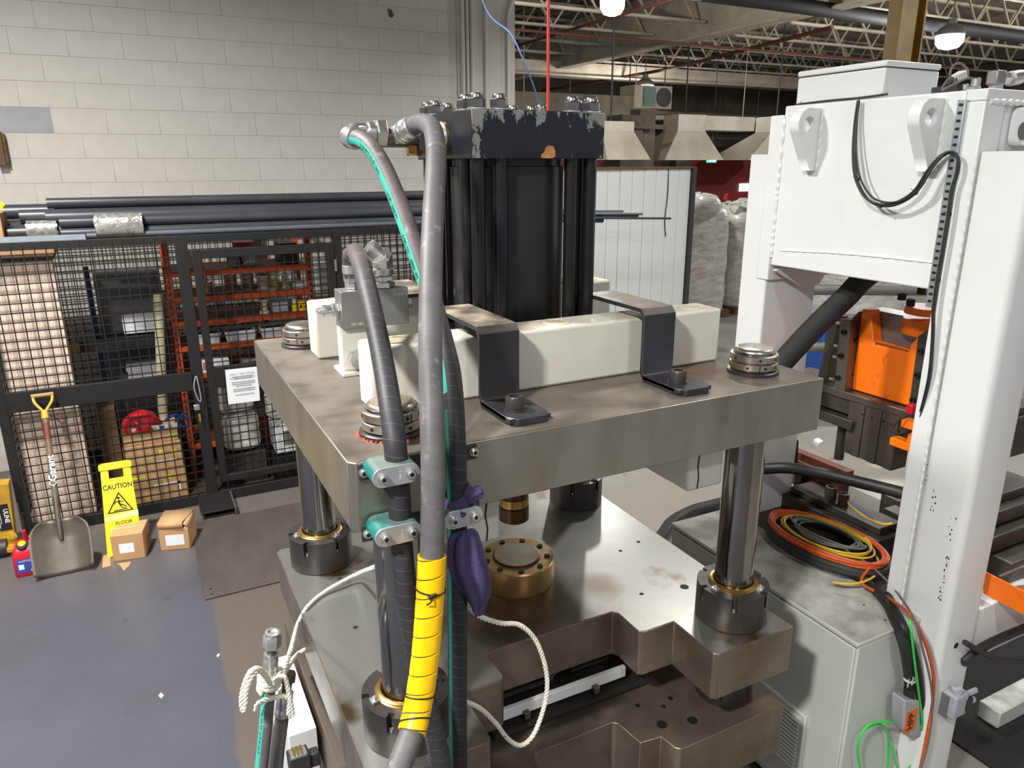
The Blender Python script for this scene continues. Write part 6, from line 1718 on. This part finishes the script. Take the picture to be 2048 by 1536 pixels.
on('plastic_pot', 'large cream flanged pot on the second shelf', 'pot', Z2, 0.935, 6.475, [(.05, 0), (.05, .012), (.042, .014), (.042, .10), (.055, .103), (.055, .125)], 'cream_tub', 'cream pots on the second shelf')
on('plastic_pot', 'cream pot behind the brass lid on the second shelf', 'pot', Z2, 1.03, 6.52, [(.048, 0), (.048, .012), (.04, .014), (.04, .12), (.048, .123), (.048, .145)], 'cream_tub', 'cream pots on the second shelf')
on('plastic_pot', 'narrow cream pot near the right end of the second shelf', 'pot', Z2, 1.12, 6.46, [(.042, 0), (.042, .01), (.03, .012), (.03, .11), (.034, .113), (.034, .125)], 'cream_tub', 'cream pots on the second shelf')
on('brass_lid', 'pale round lid leaning low on the second shelf', 'lid', Z2, 1.0, 6.425, [(.04, 0), (.045, .01), (.03, .02)], 'cream_tub')
tag(MB().box((1.175, 6.42, Z2), (1.275, 6.55, Z2 + 0.05)).build('carton', M['paper'], bevel=0.002), 'small white and blue carton at the right of the second shelf', 'carton')
tag(MB().cyl((1.20, 6.5, Z2 + .051), (1.20, 6.5, Z2 + .12), 0.022, seg=14).build('steel_cup', M['zinc']), 'small steel cup on the white and blue carton', 'cup')
on('bobbin', 'cream bobbin on the third shelf', 'bobbin', Z3, 0.925, 6.46, [(.042, 0), (.042, .02), (.026, .025), (.026, .10), (.042, .105), (.042, .12)], 'cream_tub')
tag(MB().box((0.99, 6.44, Z3), (1.12, 6.6, Z3 + 0.085)).build('grey_bin', M['conn'], bevel=0.006), 'grey parts bin on the third shelf', 'bin')
on('bottle', 'yellow bottle with a white cap on the third shelf', 'bottle', Z3, 1.175, 6.45, [(.024, 0), (.024, .055), (.012, .065)], 'signyellow')
tag(MB().cyl((1.175, 6.45, Z3 + .066), (1.175, 6.45, Z3 + .10), 0.018, seg=14).build('white_jar', M['paper']), 'small white jar standing on the yellow bottle', 'jar')
for k, x in enumerate((1.205, 1.245)):
    t = thing('yellow_box', ['yellow and black box on the third shelf, left of two', 'yellow and black box at the right end of the third shelf'][k], 'box', (x + .018, 6.46, Z3), 'yellow boxes on the third shelf')
    MB().box((x, 6.42, Z3), (x + 0.036, 6.52, Z3 + 0.08)).build('body', M['signyellow'], t)
    MB().add([(x + .006, 6.419, Z3 + .02), (x + .028, 6.419, Z3 + .03), (x + .020, 6.419, Z3 + .065), (x + .012, 6.419, Z3 + .045)], [(0, 1, 2, 3)]).build('black_mark', M['ink'], t, recalc=False)
def tub(lab, x0, x1, z, h=0.085):
    t = thing('white_tub', lab, 'tub', ((x0 + x1) / 2, 6.5, z), 'white tubs on the fourth shelf')
    a = 0.012
    lo = [(x0 + a, 6.40), (x1 - a, 6.40), (x1 - a, 6.62), (x0 + a, 6.62)]
    hi = [(x0, 6.385), (x1, 6.385), (x1, 6.64), (x0, 6.64)]
    hin = [(x0 + .012, 6.397), (x1 - .012, 6.397), (x1 - .012, 6.628), (x0 + .012, 6.628)]
    mb = MB()
    mb.add([(x, y, z) for x, y in lo] + [(x, y, z + h) for x, y in hi] + [(x, y, z + h) for x, y in hin] + [(x, y, z + 0.01) for x, y in lo],
           [(3, 2, 1, 0)] + [(i, (i + 1) % 4, 4 + (i + 1) % 4, 4 + i) for i in range(4)] + [(4 + i, 4 + (i + 1) % 4, 8 + (i + 1) % 4, 8 + i) for i in range(4)] + [(8 + i, 8 + (i + 1) % 4, 12 + (i + 1) % 4, 12 + i) for i in range(4)] + [(12, 13, 14, 15)])
    mb.build('tub_body', M['paper'], t, bevel=0.003)
    MB().box((x0 - .004, 6.38, z + h - 0.008), (x1 + .004, 6.386, z + h + 0.004)).build('rim', M['paper'], t)
    MB().box((x0 + .03, 6.43, z + 0.012), (x1 - .03, 6.58, z + h * 0.8)).build('contents', M['dark'], t)
tub('white tub of dark parts on the fourth shelf, leftmost', 0.37, 0.55, Z4)
tub('white tub of dark parts on the fourth shelf, middle', 0.585, 0.83, Z4)
tub('white tub of dark parts on the fourth shelf, right, partly behind the press plate', 0.87, 1.10, Z4)
lb2 = thing('label_carton', 'white carton with a red patch below the white tubs', 'carton', (0.48, 6.45, 0.905))
MB().box((0.375, 6.38, 0.905), (0.59, 6.5, 1.0)).build('body', M['paper'], lb2)
MB().box((0.385, 6.377, 0.925), (0.44, 6.381, 0.99)).build('red_patch', mat('faded_red', (190, 110, 112), 0.6), lb2)
tag(MB().lathe((0.68, 6.42, 0.945), (1, 0.1, 0.05), [(.02, 0), (.036, .02), (.03, .06), (.016, .12), (.014, .27)], 14).build('heat_gun', M['conn']), 'grey tapered tool lying right of the carton with a red patch', 'tool')
def bundle(lab, x0, x1, y0, y1, z0, z1, s):
    rr = random.Random(s)
    mb = MB(); n = 20; m_ = 10
    for j in range(m_ + 1):
        f_ = j / m_
        for i in range(n):
            a = 2 * PI * i / n
            c, q = math.cos(a), math.sin(a)
            k = (abs(c) ** 4 + abs(q) ** 4) ** (-1 / 4) * (1 + rr.uniform(-.04, .04)) * (0.8 if j in (0, m_) else 1)
            mb.v.append(Vector(((x0 + x1) / 2 + c * k * (x1 - x0) / 2, (y0 + y1) / 2 + q * k * (y1 - y0) / 2, z0 + (z1 - z0) * f_)))
    for j in range(m_):
        for i in range(n):
            i2 = (i + 1) % n
            mb.f.append([j * n + i, j * n + i2, (j + 1) * n + i2, (j + 1) * n + i])
    mb.f.append([m_ * n + i for i in range(n)]); mb.f.append([n - 1 - i for i in range(n)])
    return tag(mb.build('wrapped_bundle', M['bag'], subsurf=1, angle=80), lab, 'bundle', 'white wrapped bundles in the cage')
bundle('white film-wrapped bundle behind the paper notice, left', 0.40, 0.72, 6.05, 6.3, 0.62, 0.86, 1)
bundle('white film-wrapped bundle low behind the door, below the notice', 0.45, 0.74, 6.0, 6.3, 0.30, 0.60, 2)
bundle('white film-wrapped bundle near the press plate edge', 0.82, 1.2, 6.05, 6.35, 0.50, 0.72, 3)
wc = thing('white_crate', 'dirty white crate with a dark face on the cage floor', 'crate', (0.98, 6.05, 0.036))
MB().box((0.83, 5.93, 0.26), (1.13, 6.2, 0.50)).build('body', M['paper'], wc, bevel=0.01)
MB().box((0.90, 5.925, 0.33), (1.06, 5.931, 0.45)).build('dark_face', mat('smudged_grey', (120, 118, 114), 0.7, rgb2=(70, 66, 62), scale=12), wc)
MB().box((0.80, 5.95, 0.036), (1.2, 6.25, 0.255)).build('stand', M['cage'], wc)
tag(MB().box((0.40, 6.0, 0.036), (0.76, 6.28, 0.29)).build('dark_box', M['dark'], bevel=0.005), 'dark box on the cage floor under the white bundles', 'box')
tag(MB().box((1.25, 5.95, 0.55), (1.34, 6.2, 0.85)).build('orange_bin', M['orangedark'], bevel=0.006), 'small orange bin beside the press plate edge in the cage', 'bin')
# left bay: boxes, red bag, tube, sheets, blue rack
def carton(name, lab, x0, x1, y0, y1, z0, z1, extra=()):
    t = thing(name, lab, 'box', ((x0 + x1) / 2, (y0 + y1) / 2, z0), 'cardboard boxes stacked in the cage')
    MB().box((x0, y0, z0), (x1, y1, z1)).build('box_body', M['card'], t, bevel=0.003)
    MB().box((x0 + 0.002, y0 - 0.0012, (z0 + z1) / 2 - 0.012), (x1 - 0.002, y0 - 0.0004, (z0 + z1) / 2 + 0.012)).build('tape', M['cardtape'], t)
    for (px0, px1, pz0, pz1, m_) in extra:
        MB().box((px0, y0 - 0.002, pz0), (px1, y0 - 0.0005, pz1)).build('sticker', m_, t)
    return t
lime = mat('lime_sticker', (150, 220, 50), 0.5); yel = mat('yellow_sticker', (236, 226, 30), 0.5)
carton('cardboard_box', 'cardboard box on the cage floor with a yellow dot and white tape marks', -0.27, 0.14, 5.95, 6.3, 0.036, 0.29, ((0.0, 0.035, 0.2, 0.235, yel), (-0.1, 0.09, 0.15, 0.17, M['paper']), (0.07, 0.09, 0.09, 0.17, M['paper']), (-0.24, -0.2, 0.24, 0.255, yel), (-0.19, -0.15, 0.24, 0.255, lime)))
carton('cardboard_box', 'cardboard box with two yellow dots, on top of the floor box in the cage', -0.27, 0.13, 5.95, 6.3, 0.292, 0.50, ((-0.03, 0.005, 0.41, 0.445, yel), (0.06, 0.095, 0.40, 0.435, yel), (-0.06, 0.085, 0.352, 0.362, M['paper'])))
carton('cardboard_box', 'open cardboard box holding the red bag, topmost in the cage', -0.26, 0.12, 5.97, 6.3, 0.502, 0.60, ((0.07, 0.11, 0.53, 0.555, lime),))
bs = thing('printed_strip', 'white strip printed with blue and green discs on the topmost box', 'strip', (0, 5.96, 0.602))
MB().box((-0.20, 5.958, 0.602), (0.125, 5.966, 0.645)).build('strip_body', M['paper'], bs)
for k in range(4):
    MB().cyl((-0.09 + k * 0.055, 5.9575, 0.624), (-0.09 + k * 0.055, 5.9565, 0.624), 0.015, seg=14).build('disc', lime if k % 2 else M['bluelabel'], bs)
rr = random.Random(5)
mb = MB(); n, m_ = 26, 12
for j in range(m_ + 1):
    ph = PI / 2 * j / m_
    for i in range(n):
        a = 2 * PI * i / n
        k = 1 + 0.09 * math.sin(5 * a + j) + rr.uniform(-.05, .05)
        mb.v.append(Vector((-0.12 + 0.14 * math.cos(ph) * math.cos(a) * k, 6.06 + 0.12 * math.cos(ph) * math.sin(a) * k, 0.602 + 0.15 * math.sin(ph) * (1 + rr.uniform(-.03, .03)))))
for j in range(m_):
    for i in range(n):
        i2 = (i + 1) % n
        mb.f.append([j * n + i, j * n + i2, (j + 1) * n + i2, (j + 1) * n + i])
tag(mb.build('red_bag', mat('red_film_bag', (214, 30, 48), 0.35, rgb2=(176, 18, 36), scale=14, bump=0.5, bscale=40), subsurf=1, angle=80), 'crumpled red plastic bag heaped on the boxes in the cage', 'bag')
tag(MB().tube(spline([(0.05, 6.0, 0.66), (0.1, 5.98, 0.70), (0.16, 6.0, 0.68), (0.21, 6.05, 0.62), (0.18, 6.0, 0.58), (0.12, 5.98, 0.65), (0.2, 6.02, 0.7)], 0.02), 0.012, 8).build('blue_rope', M['bluelabel']), 'dark blue rope heap right of the red bag', 'rope')
tag(MB().cyl((0.035, 6.22, 0.605), (0.125, 6.22, 1.60), 0.035, seg=20).build('cardboard_tube', M['cream_tub']), 'long cream tube leaning in the cage', 'tube')
ps = thing('sheet_stack', 'tall stack of white sheets behind the cream tube in the cage', 'stack', (-0.02, 6.6, 0.3))
for k in range(15):
    MB().box((-0.17 + random.uniform(-.01, .01), 6.5, 0.75 + k * 0.016), (0.10 + random.uniform(-.01, .01), 6.75, 0.763 + k * 0.016)).build('sheet', M['paper'], ps)
MB().box((-0.2, 6.48, 0.036), (0.14, 6.78, 0.749)).build('stand', M['cage'], ps)
g2_ = mat('grey_foam', (112, 114, 116), 0.8)  # grey darkened to stand for shade at the back of the cage
tag(MB().box((-0.32, 6.9, 0.036), (0.16, 7.05, 1.72)).build('insulation_sheet', g2_, bevel=0.004), 'grey sheet standing at the back of the cage', 'sheet')
br_ = thing('blue_rack', 'blue rack upright with a black beam and a yellow label in the cage', 'rack', (-0.25, 6.7, 0.036))
MB().box((-0.375, 6.70, 0.036), (-0.335, 6.76, 1.78)).build('upright', mat('navy_upright', (32, 44, 96), 0.5), br_)
MB().box((-0.52, 6.30, 1.19), (0.18, 6.34, 1.275)).build('beam', M['cage'], br_)
MB().box((-0.52, 6.28, 1.2), (-0.455, 6.30, 1.27)).build('yellow_label', M['mustard'], br_)
MB().box((-0.52, 6.34, 1.19), (0.18, 6.9, 1.21)).build('shelf', M['cage'], br_)
tag(MB().box((-0.44, 6.4, 0.036), (-0.30, 6.7, 0.7)).build('brown_board', M['wood'], bevel=0.004), 'brown board leaning beside the beige boards in the cage', 'board')
tag(MB().box((-0.15, 6.42, 1.276), (0.12, 6.65, 1.40)).build('white_carton', M['paper'], bevel=0.004), 'white carton on the black beam shelf in the cage', 'carton')

# ------------------------------------------------------------------ things on the floor before the cage
# steel plate
fp = thing('floor_plate', 'worn brown checker plate lying on the floor before the cage door', 'plate', (0.6, 4.9, 0))
MB().box((0.11, 4.36, 0.0), (1.25, 5.46, 0.014)).build('plate', M['mat'], fp, bevel=0.003)
for x, y in ((0.15, 4.40), (0.15, 4.46)):
    MB().cyl((x, y, 0.0141), (x, y, 0.0152), 0.008, seg=10).build('plate_hole', M['hole'], fp)
# wet floor sign
ws = thing('caution_sign', 'yellow CAUTION wet floor sign leaning on the cage', 'sign', (-0.32, 5.22, 0))
SB = Vector((-0.318, 5.215, 0.0)); ST = Vector((-0.308, 5.45, 0.585))
sd = (ST - SB).normalized(); sn = Vector((1, 0, 0)).cross(sd).normalized()
def SP(u, v, d=0.0): return SB + Vector((1, 0, 0)) * u + sd * v + sn * d
Ls = (ST - SB).length
def slab(pts, d0, d1, name, m, parent, bevel=0.0, label=None):
    n = len(pts)
    return MB().add([SP(u, v, d0) for u, v in pts] + [SP(u, v, d1) for u, v in pts], [list(range(n))[::-1], list(range(n, 2 * n))] + [(i, (i + 1) % n, n + (i + 1) % n, n + i) for i in range(n)]).build(name, m, parent, bevel=bevel, label=label)
hw0, hw1 = 0.113, 0.090
wd_ = lambda v: hw0 + (hw1 - hw0) * v / Ls
vh0, vh1 = Ls - 0.105, Ls - 0.048
slab([(-wd_(0), 0), (wd_(0), 0), (wd_(vh0), vh0), (-wd_(vh0), vh0)], -0.008, 0.008, 'sign_board', M['signyellow'], ws, 0.004)
slab([(-wd_(vh0), vh0), (-0.045, vh0), (-0.045, vh1), (-wd_(vh1), vh1)], -0.008, 0.008, 'handle_side', M['signyellow'], ws)
slab([(0.045, vh0), (wd_(vh0), vh0), (wd_(vh1), vh1), (0.045, vh1)], -0.008, 0.008, 'handle_side', M['signyellow'], ws)
slab([(-hw1 - .012, vh1), (hw1 + .012, vh1), (hw1 + .012, Ls - 0.005), (hw1 - 0.01, Ls + .004), (-hw1 + 0.01, Ls + .004), (-hw1 - .012, Ls - .005)], -0.014, 0.016, 'handle_bar', M['signyellow'], ws, 0.006)
text('lettering', 'CAUTION', 0.048, M['ink'], ws, SP(0, 0.465, 0.008), (1, 0, 0), sd, 0.84, 0.0012, 0.022)
text('lettering', 'W.F.B.', 0.026, mat('faint_print', (180, 150, 40), 0.6), ws, SP(-0.01, 0.510, 0.008), (1, 0, 0), sd)
text('lettering', 'FLOOR', 0.032, M['ink'], ws, SP(0.012, 0.215, 0.008), (1, 0, 0), sd, 1.0, 0.0012, 0.02)
def tri(r0, vc): return [(r0 * math.cos(a), vc + r0 * math.sin(a)) for a in (PI / 2, PI / 2 + 2 * PI / 3, PI / 2 + 4 * PI / 3)]
vc = 0.335
A3, B3 = tri(0.093, vc), tri(0.076, vc)
mb = MB()
mb.add([SP(u, v, 0.0088) for u, v in A3 + B3], [(0, 1, 4, 3), (1, 2, 5, 4), (2, 0, 3, 5)]); mb.build('triangle', M['ink'], ws, recalc=False, smooth=False)
mb = MB()
def stroke(a, b, w):
    a, b = Vector((a[0], a[1])), Vector((b[0], b[1])); d = (b - a).normalized(); n_ = Vector((-d.y, d.x)) * w / 2
    mb.add([SP(*(a + n_), 0.0088), SP(*(b + n_), 0.0088), SP(*(b - n_), 0.0088), SP(*(a - n_), 0.0088)], [(0, 1, 2, 3)])
stroke((-0.040, 0.302), (0.045, 0.305), 0.007)
for a, b, w_ in (((0.0, .372), (-0.004, .345), .013), ((-0.004, .345), (0.02, .335), .009), ((.02, .335), (.040, .318), .007), ((-.002, .345), (.012, .318), .008), ((.012, .318), (.034, .312), .006), ((-.002, .365), (-.025, .362), .007), ((-.025, .362), (-.032, .345), .006), ((.002, .362), (.024, .356), .006)):
    stroke(a, b, w_)
k = len(mb.v); 
mb.add([SP(-0.004 + 0.009 * math.cos(2 * PI * i / 12), 0.386 + 0.009 * math.sin(2 * PI * i / 12), 0.0088) for i in range(12)], [list(range(12))])
mb.build('falling_figure', M['ink'], ws, recalc=False, smooth=False, kind='stuff')
slab([(-wd_(.24), 0.238), (wd_(.24) + .002, 0.248), (wd_(.27) + .002, 0.285), (-wd_(.27), 0.268)], 0.0085, 0.0098, 'tape', mat('beige_masking_tape', (226, 208, 150), 0.7, rgb2=(214, 194, 130), scale=20), ws, label='strip of beige tape over one word')
# cardboard boxes before the cage
b1 = thing('cardboard_box', 'closed cardboard box with a white label before the caution sign', 'box', (-0.27, 5.17, 0))
def quadbox(bl, br, bk, h, name, m, parent, shrink=0.0, z0=0.0):
    bl, br, bk = (Vector((p[0], p[1], z0)) for p in (bl, br, bk))
    fl = bl + (bk - br)
    mb = MB(); hz = Vector((0, 0, h))
    mb.add([bl, br, bk, fl, bl + hz, br + hz, bk + hz, fl + hz], [(0, 3, 2, 1), (4, 5, 6, 7), (0, 1, 5, 4), (1, 2, 6, 5), (2, 3, 7, 6), (3, 0, 4, 7)])
    return mb.build(name, m, parent, bevel=0.004)
q1 = ((-0.392, 5.132), (-0.199, 5.099), (-0.157, 5.30))
quadbox(*q1, 0.188, 'box_body', M['card'], b1)
fr = (Vector((q1[1][0] - q1[0][0], q1[1][1] - q1[0][1], 0))).normalized(); fn = Vector((fr.y, -fr.x, 0))
def face_patch(o, u0, u1, z0, z1, name, m, parent, base=q1, d=0.0012):
    f_ = (Vector((base[1][0] - base[0][0], base[1][1] - base[0][1], 0))).normalized(); n_ = Vector((f_.y, -f_.x, 0))
    p = Vector((base[0][0], base[0][1], 0)) + n_ * d
    return MB().add([p + f_ * u0 + Vector((0, 0, z0)), p + f_ * u1 + Vector((0, 0, z0)), p + f_ * u1 + Vector((0, 0, z1)), p + f_ * u0 + Vector((0, 0, z1))], [(0, 1, 2, 3)]).build(name, m, parent, recalc=False)
face_patch(b1, 0.045, 0.135, 0.055, 0.125, 'label', M['paper'], b1)
MB().add([Vector((-0.392, 5.232, .1885)), Vector((-0.185, 5.197, .1885)), Vector((-0.18, 5.222, .1885)), Vector((-0.387, 5.257, .1885))], [(0, 1, 2, 3)]).build('tape', M['cardtape'], b1, recalc=False)
b2 = thing('cardboard_box', 'cardboard box with its flap ajar, before the cage door post', 'box', (0.0, 5.2, 0))
q2_ = ((-0.104, 5.149), (0.08, 5.093), (0.139, 5.274))
quadbox(*q2_, 0.160, 'box_body', M['card'], b2)
face_patch(b2, 0.04, 0.16, 0.035, 0.115, 'label', M['paper'], b2, q2_)
bl, brr, bk = (Vector((p[0], p[1], 0.162)) for p in q2_)
flq = bl + (bk - brr)
MB().add([bl + Vector((0, 0, 0.003)), brr + Vector((-.03, 0, 0.003)), brr + Vector((-.03, .01, 0.040)), bl + Vector((.0, .01, 0.040)), bk + Vector((0, 0, .045)), flq + Vector((0, 0, .05))], [(0, 1, 2, 3), (3, 2, 4, 5)]).build('flap', M['card'], b2, solid=0.004)
MB().add([brr + Vector((0.002, .002, 0.0)), bk + Vector((.002, 0, 0.0)), bk + Vector((-.01, .0, .045)), brr + Vector((-0.025, .01, .03))], [(0, 1, 2, 3)]).build('flap', M['card'], b2, solid=0.004)
# shovel
sh = thing('scoop_shovel', 'worn steel scoop shovel with a yellow D-handle leaning on the cage', 'shovel', (-0.67, 5.1, 0))
P0 = Vector((-0.668, 5.098, 0.004)); P1 = Vector((-0.682, 5.735, 1.045))
d_ = (P1 - P0).normalized(); ux = Vector((1, 0.0, 0)); ux = (ux - d_ * ux.dot(d_)).normalized(); nn = ux.cross(d_)
if nn.y > 0: nn = -nn
def HP(u, v, w_=0.0): return P0 + ux * u + d_ * v + nn * w_
mb = MB(); nu, nv = 17, 17
Lb = 0.36
for j in range(nv):
    t = j / (nv - 1)
    v = Lb * t
    half = 0.168 + 0.008 * math.sin(t * PI) if t < 0.75 else 0.168 * math.cos((t - 0.75) / 0.25 * 0.95) * 1.0
    for i in range(nu):
        s_ = -1 + 2 * i / (nu - 1)
        w_ = 0.050 * abs(s_) ** 2.6 - 0.02 * (1 - t) * 0 + 0.035 * max(0, t - 0.7) / 0.3 * (1 - abs(s_)) + (0.012 * math.exp(-(s_ * 9) ** 2) * max(0, (t - 0.25)))
        vv = v - (0.02 * (1 - s_ * s_) * (1 - t) * 0) + (0.015 * s_ * s_ * (1 - t))
        mb.v.append(HP(s_ * half, vv, w_))
for j in range(nv - 1):
    for i in range(nu - 1):
        mb.f.append([j * nu + i, j * nu + i + 1, (j + 1) * nu + i + 1, (j + 1) * nu + i])
mb.build('blade', M['shovel'], sh, solid=0.003, angle=70)
MB().tube([HP(0, 0.22, 0.018), HP(0, 0.32, 0.03), HP(0, 0.42, 0.03), HP(0, 0.50, 0.024)], 0.02, 14, rad=lambda a, u: 0.012 + 0.010 * a).build('socket', M['shovel'], sh)
MB().cyl(HP(0, 0.49, 0.024), HP(0, 0.78, 0.02), 0.019, seg=16).build('shaft', M['shaftgrey'], sh)
MB().cyl(HP(0, 0.775, 0.02), HP(0, 1.06, 0.012), 0.0195, seg=16).build('shaft', M['shaftwood'], sh)
MB().cyl(HP(0, 0.90, 0.0165), HP(0, 1.02, 0.0133), 0.020, seg=16).build('red_paint', mat('worn_red_paint', (120, 46, 40), 0.6, rgb2=(84, 50, 42), scale=20), sh)
text('lettering', 'Garant', 0.062, M['whiteink'], sh, HP(0.002, 0.70, 0.0412), d_, -ux, 1.0, 0.0, 0.02)
text('lettering', '\u25c7', 0.05, M['whiteink'], sh, HP(0.002, 0.60, 0.0435), d_, -ux, 1.0, 0.0)
Hm = 0.012
mb = MB()
yk = M['jack']
MB().cyl(HP(0, 1.05, Hm), HP(0, 1.10, Hm), 0.024, 0.020, seg=16).build('handle_socket', mat('yellow_handle', (212, 168, 50), 0.45, rgb2=(180, 138, 44), scale=12), sh)
for s_ in (-1, 1):
    MB().tube(spline([HP(0, 1.09, Hm), HP(s_ * 0.022, 1.125, Hm), HP(s_ * 0.05, 1.17, Hm), HP(s_ * 0.058, 1.215, Hm)], 0.01), 0.0095, 10).build('handle_arm', _mats['yellow_handle'], sh)
MB().cyl(HP(-0.066, 1.218, Hm), HP(0.066, 1.218, Hm), 0.014, seg=14).build('handle_grip', mat('worn_wood_grip', (170, 132, 84), 0.6), sh)
# petrol can
gc = thing('jerry_can', 'red plastic fuel can with a yellow and black cap, beside the shovel', 'can', (-0.88, 5.25, 0))
mb = MB()
lo_ = legpts(-0.955, -0.815, 5.185, 5.36, 0.025)
n = len(lo_)
lv = [(0.0, 0.94), (0.012, 1.0), (0.12, 1.0), (0.165, 0.93), (0.20, 0.70), (0.208, 0.6)]
for z, s_ in lv:
    for x, y in lo_:
        mb.v.append(Vector((-0.885 + (x + 0.885) * s_, 5.2725 + (y - 5.2725) * s_, z)))
for j in range(len(lv) - 1):
    for i in range(n):
        i2 = (i + 1) % n
        mb.f.append([j * n + i, j * n + i2, (j + 1) * n + i2, (j + 1) * n + i])
mb.f.append([n - 1 - i for i in range(n)]); mb.f.append([(len(lv) - 1) * n + i for i in range(n)])
mb.build('can_body', M['red'], gc, angle=50)
MB().lathe((-0.888, 5.232, 0.185), (0, -0.45, 1), [(0.032, 0), (0.034, 0.006), (0.034, 0.03), (0.03, 0.034)], 22).build('cap_ring', M['rubber'], gc)
MB().lathe((-0.888, 5.218, 0.218), (0, -0.45, 1), [(0.022, 0), (0.022, 0.008), (0.019, 0.01)], 20).build('cap_centre', M['signyellow'], gc)
MB().tube(spline([(-0.875, 5.285, 0.20), (-0.872, 5.28, 0.24), (-0.872, 5.27, 0.285)], 0.01), 0.014, 12, rad=lambda a, u: 0.017 - 0.006 * a).build('spout', M['red'], gc)
MB().tube(spline([(-0.868, 5.29, 0.20), (-0.845, 5.31, 0.225), (-0.815, 5.34, 0.20), (-0.805, 5.35, 0.15)], 0.01), 0.012, 10).build('handle', M['red'], gc)
MB().box((-0.935, 5.1835, 0.03), (-0.835, 5.1848, 0.125)).build('label', M['bluelabel'], gc)
MB().box((-0.925, 5.1825, 0.055), (-0.895, 5.1836, 0.09)).build('label_picture', M['paper'], gc)
MB().box((-0.86, 5.1825, 0.035), (-0.838, 5.1836, 0.05)).build('barcode', M['paper'], gc)
text('lettering', 'SCEPTER', 0.018, M['whiteink'], gc, (-0.885, 5.1824, 0.112), (1, 0, 0), (0, 0, 1))
# pallet jack
pj = thing('pallet_jack', 'dirty yellow pallet jack at the left edge with a black and white label', 'pallet jack', (-1.02, 5.64, 0))
MB().add([(-1.14, 5.60, 0.06), (-0.985, 5.60, 0.06), (-0.955, 5.60, 0.50), (-1.14, 5.60, 0.52), (-1.14, 5.70, 0.06), (-0.985, 5.70, 0.06), (-0.955, 5.70, 0.50), (-1.14, 5.70, 0.52)],
         [(0, 1, 2, 3), (7, 6, 5, 4), (0, 4, 5, 1), (1, 5, 6, 2), (2, 6, 7, 3), (3, 7, 4, 0)]).build('mast_plate', M['jack'], pj, bevel=0.004)
MB().box((-1.14, 5.52, 0.035), (-0.96, 5.60, 0.065)).build('fork_heel', M['jack'], pj, bevel=0.004)
MB().box((-1.055, 5.596, 0.17), (-0.985, 5.5995, 0.36)).build('label', M['ink'], pj)
text('lettering', 'ULINE', 0.038, M['whiteink'], pj, (-1.004, 5.5955, 0.275), (0, 0, -1), (1, 0, 0), 1.0, 0.0012, 0.02)
mb = MB()
for k in range(6): mb.box((-1.046 + (k % 2) * 0.003, 5.5945, 0.19 + 0), (-1.043 + (k % 2) * 0.003, 5.5955, 0.34))
MB().box((-1.050, 5.5945, 0.19), (-1.047, 5.5955, 0.345)).build('small_print', M['whiteink'], pj)
MB().box((-1.040, 5.5945, 0.22), (-1.037, 5.5955, 0.345)).build('small_print', M['whiteink'], pj)
MB().lathe((-0.995, 5.60, 0.12), (0, -1, 0), [(0.028, 0), (0.028, 0.012), (0.016, 0.013), (0.016, 0.02)], 20).build('axle_boss', M['jack'], pj)
MB().cyl((-1.12, 5.57, 0.06), (-1.03, 5.57, 0.06), 0.058, seg=22).build('wheel', M['rubber'], pj)
MB().tube(spline([(-0.93, 5.62, 0.35), (-0.925, 5.60, 0.2), (-0.915, 5.57, 0.12), (-0.90, 5.53, 0.30)], 0.02), 0.006, 8).build('control_cable', M['rubber'], pj)
# scraps on the floor
def scrap(lab, pts, m, z=0.003):
    n = len(pts)
    return tag(MB().prism(pts, 0.0, z).build('floor_scrap', m), lab, 'scrap')
scrap('brown tape scrap on the floor left of the box with the white label', [(-0.459, 5.255, 0.000)[:2], (-0.414, 5.262, 0.000)[:2], (-0.412, 5.085, 0.000)[:2], (-0.459, 5.080, 0.000)[:2]], M['card'])
scrap('torn orange-brown scrap on the floor before the closed box', [(-0.376, 5.095, 0.000)[:2], (-0.290, 5.080, 0.000)[:2], (-0.302, 5.028, 0.000)[:2], (-0.332, 4.973, 0.000)[:2], (-0.356, 5.063, 0.000)[:2]], M['card'])
scrap('small pink-white speck on the grey floor', [(-0.183, 3.561, 0.000)[:2], (-0.171, 3.579, 0.000)[:2], (-0.158, 3.552, 0.000)[:2], (-0.170, 3.534, 0.000)[:2]], M['debris'], 0.006)
scrap('tiny white speck on the grey floor near the brown strip', [(0.111, 3.762, 0.000)[:2], (0.125, 3.778, 0.000)[:2], (0.128, 3.758, 0.000)[:2], (0.114, 3.746, 0.000)[:2]], M['debris'], 0.006)
scrap('crumpled white scrap on the pale floor behind the steel press', [(5.519, 4.557, 0.000)[:2], (5.603, 4.573, 0.000)[:2], (5.571, 4.486, 0.000)[:2], (5.477, 4.462, 0.000)[:2]], M['paper'], 0.03)
cable('floor_hose', 'black hose lying on the pale floor behind the bolster', [(2.769, 3.508, 0.050), (3.018, 3.658, 0.050), (3.232, 3.800, 0.050), (3.478, 3.873, 0.050), (3.698, 3.874, 0.050), (4.167, 3.882, 0.050)], 0.045, M['rubber'], 'hose', seg=14)
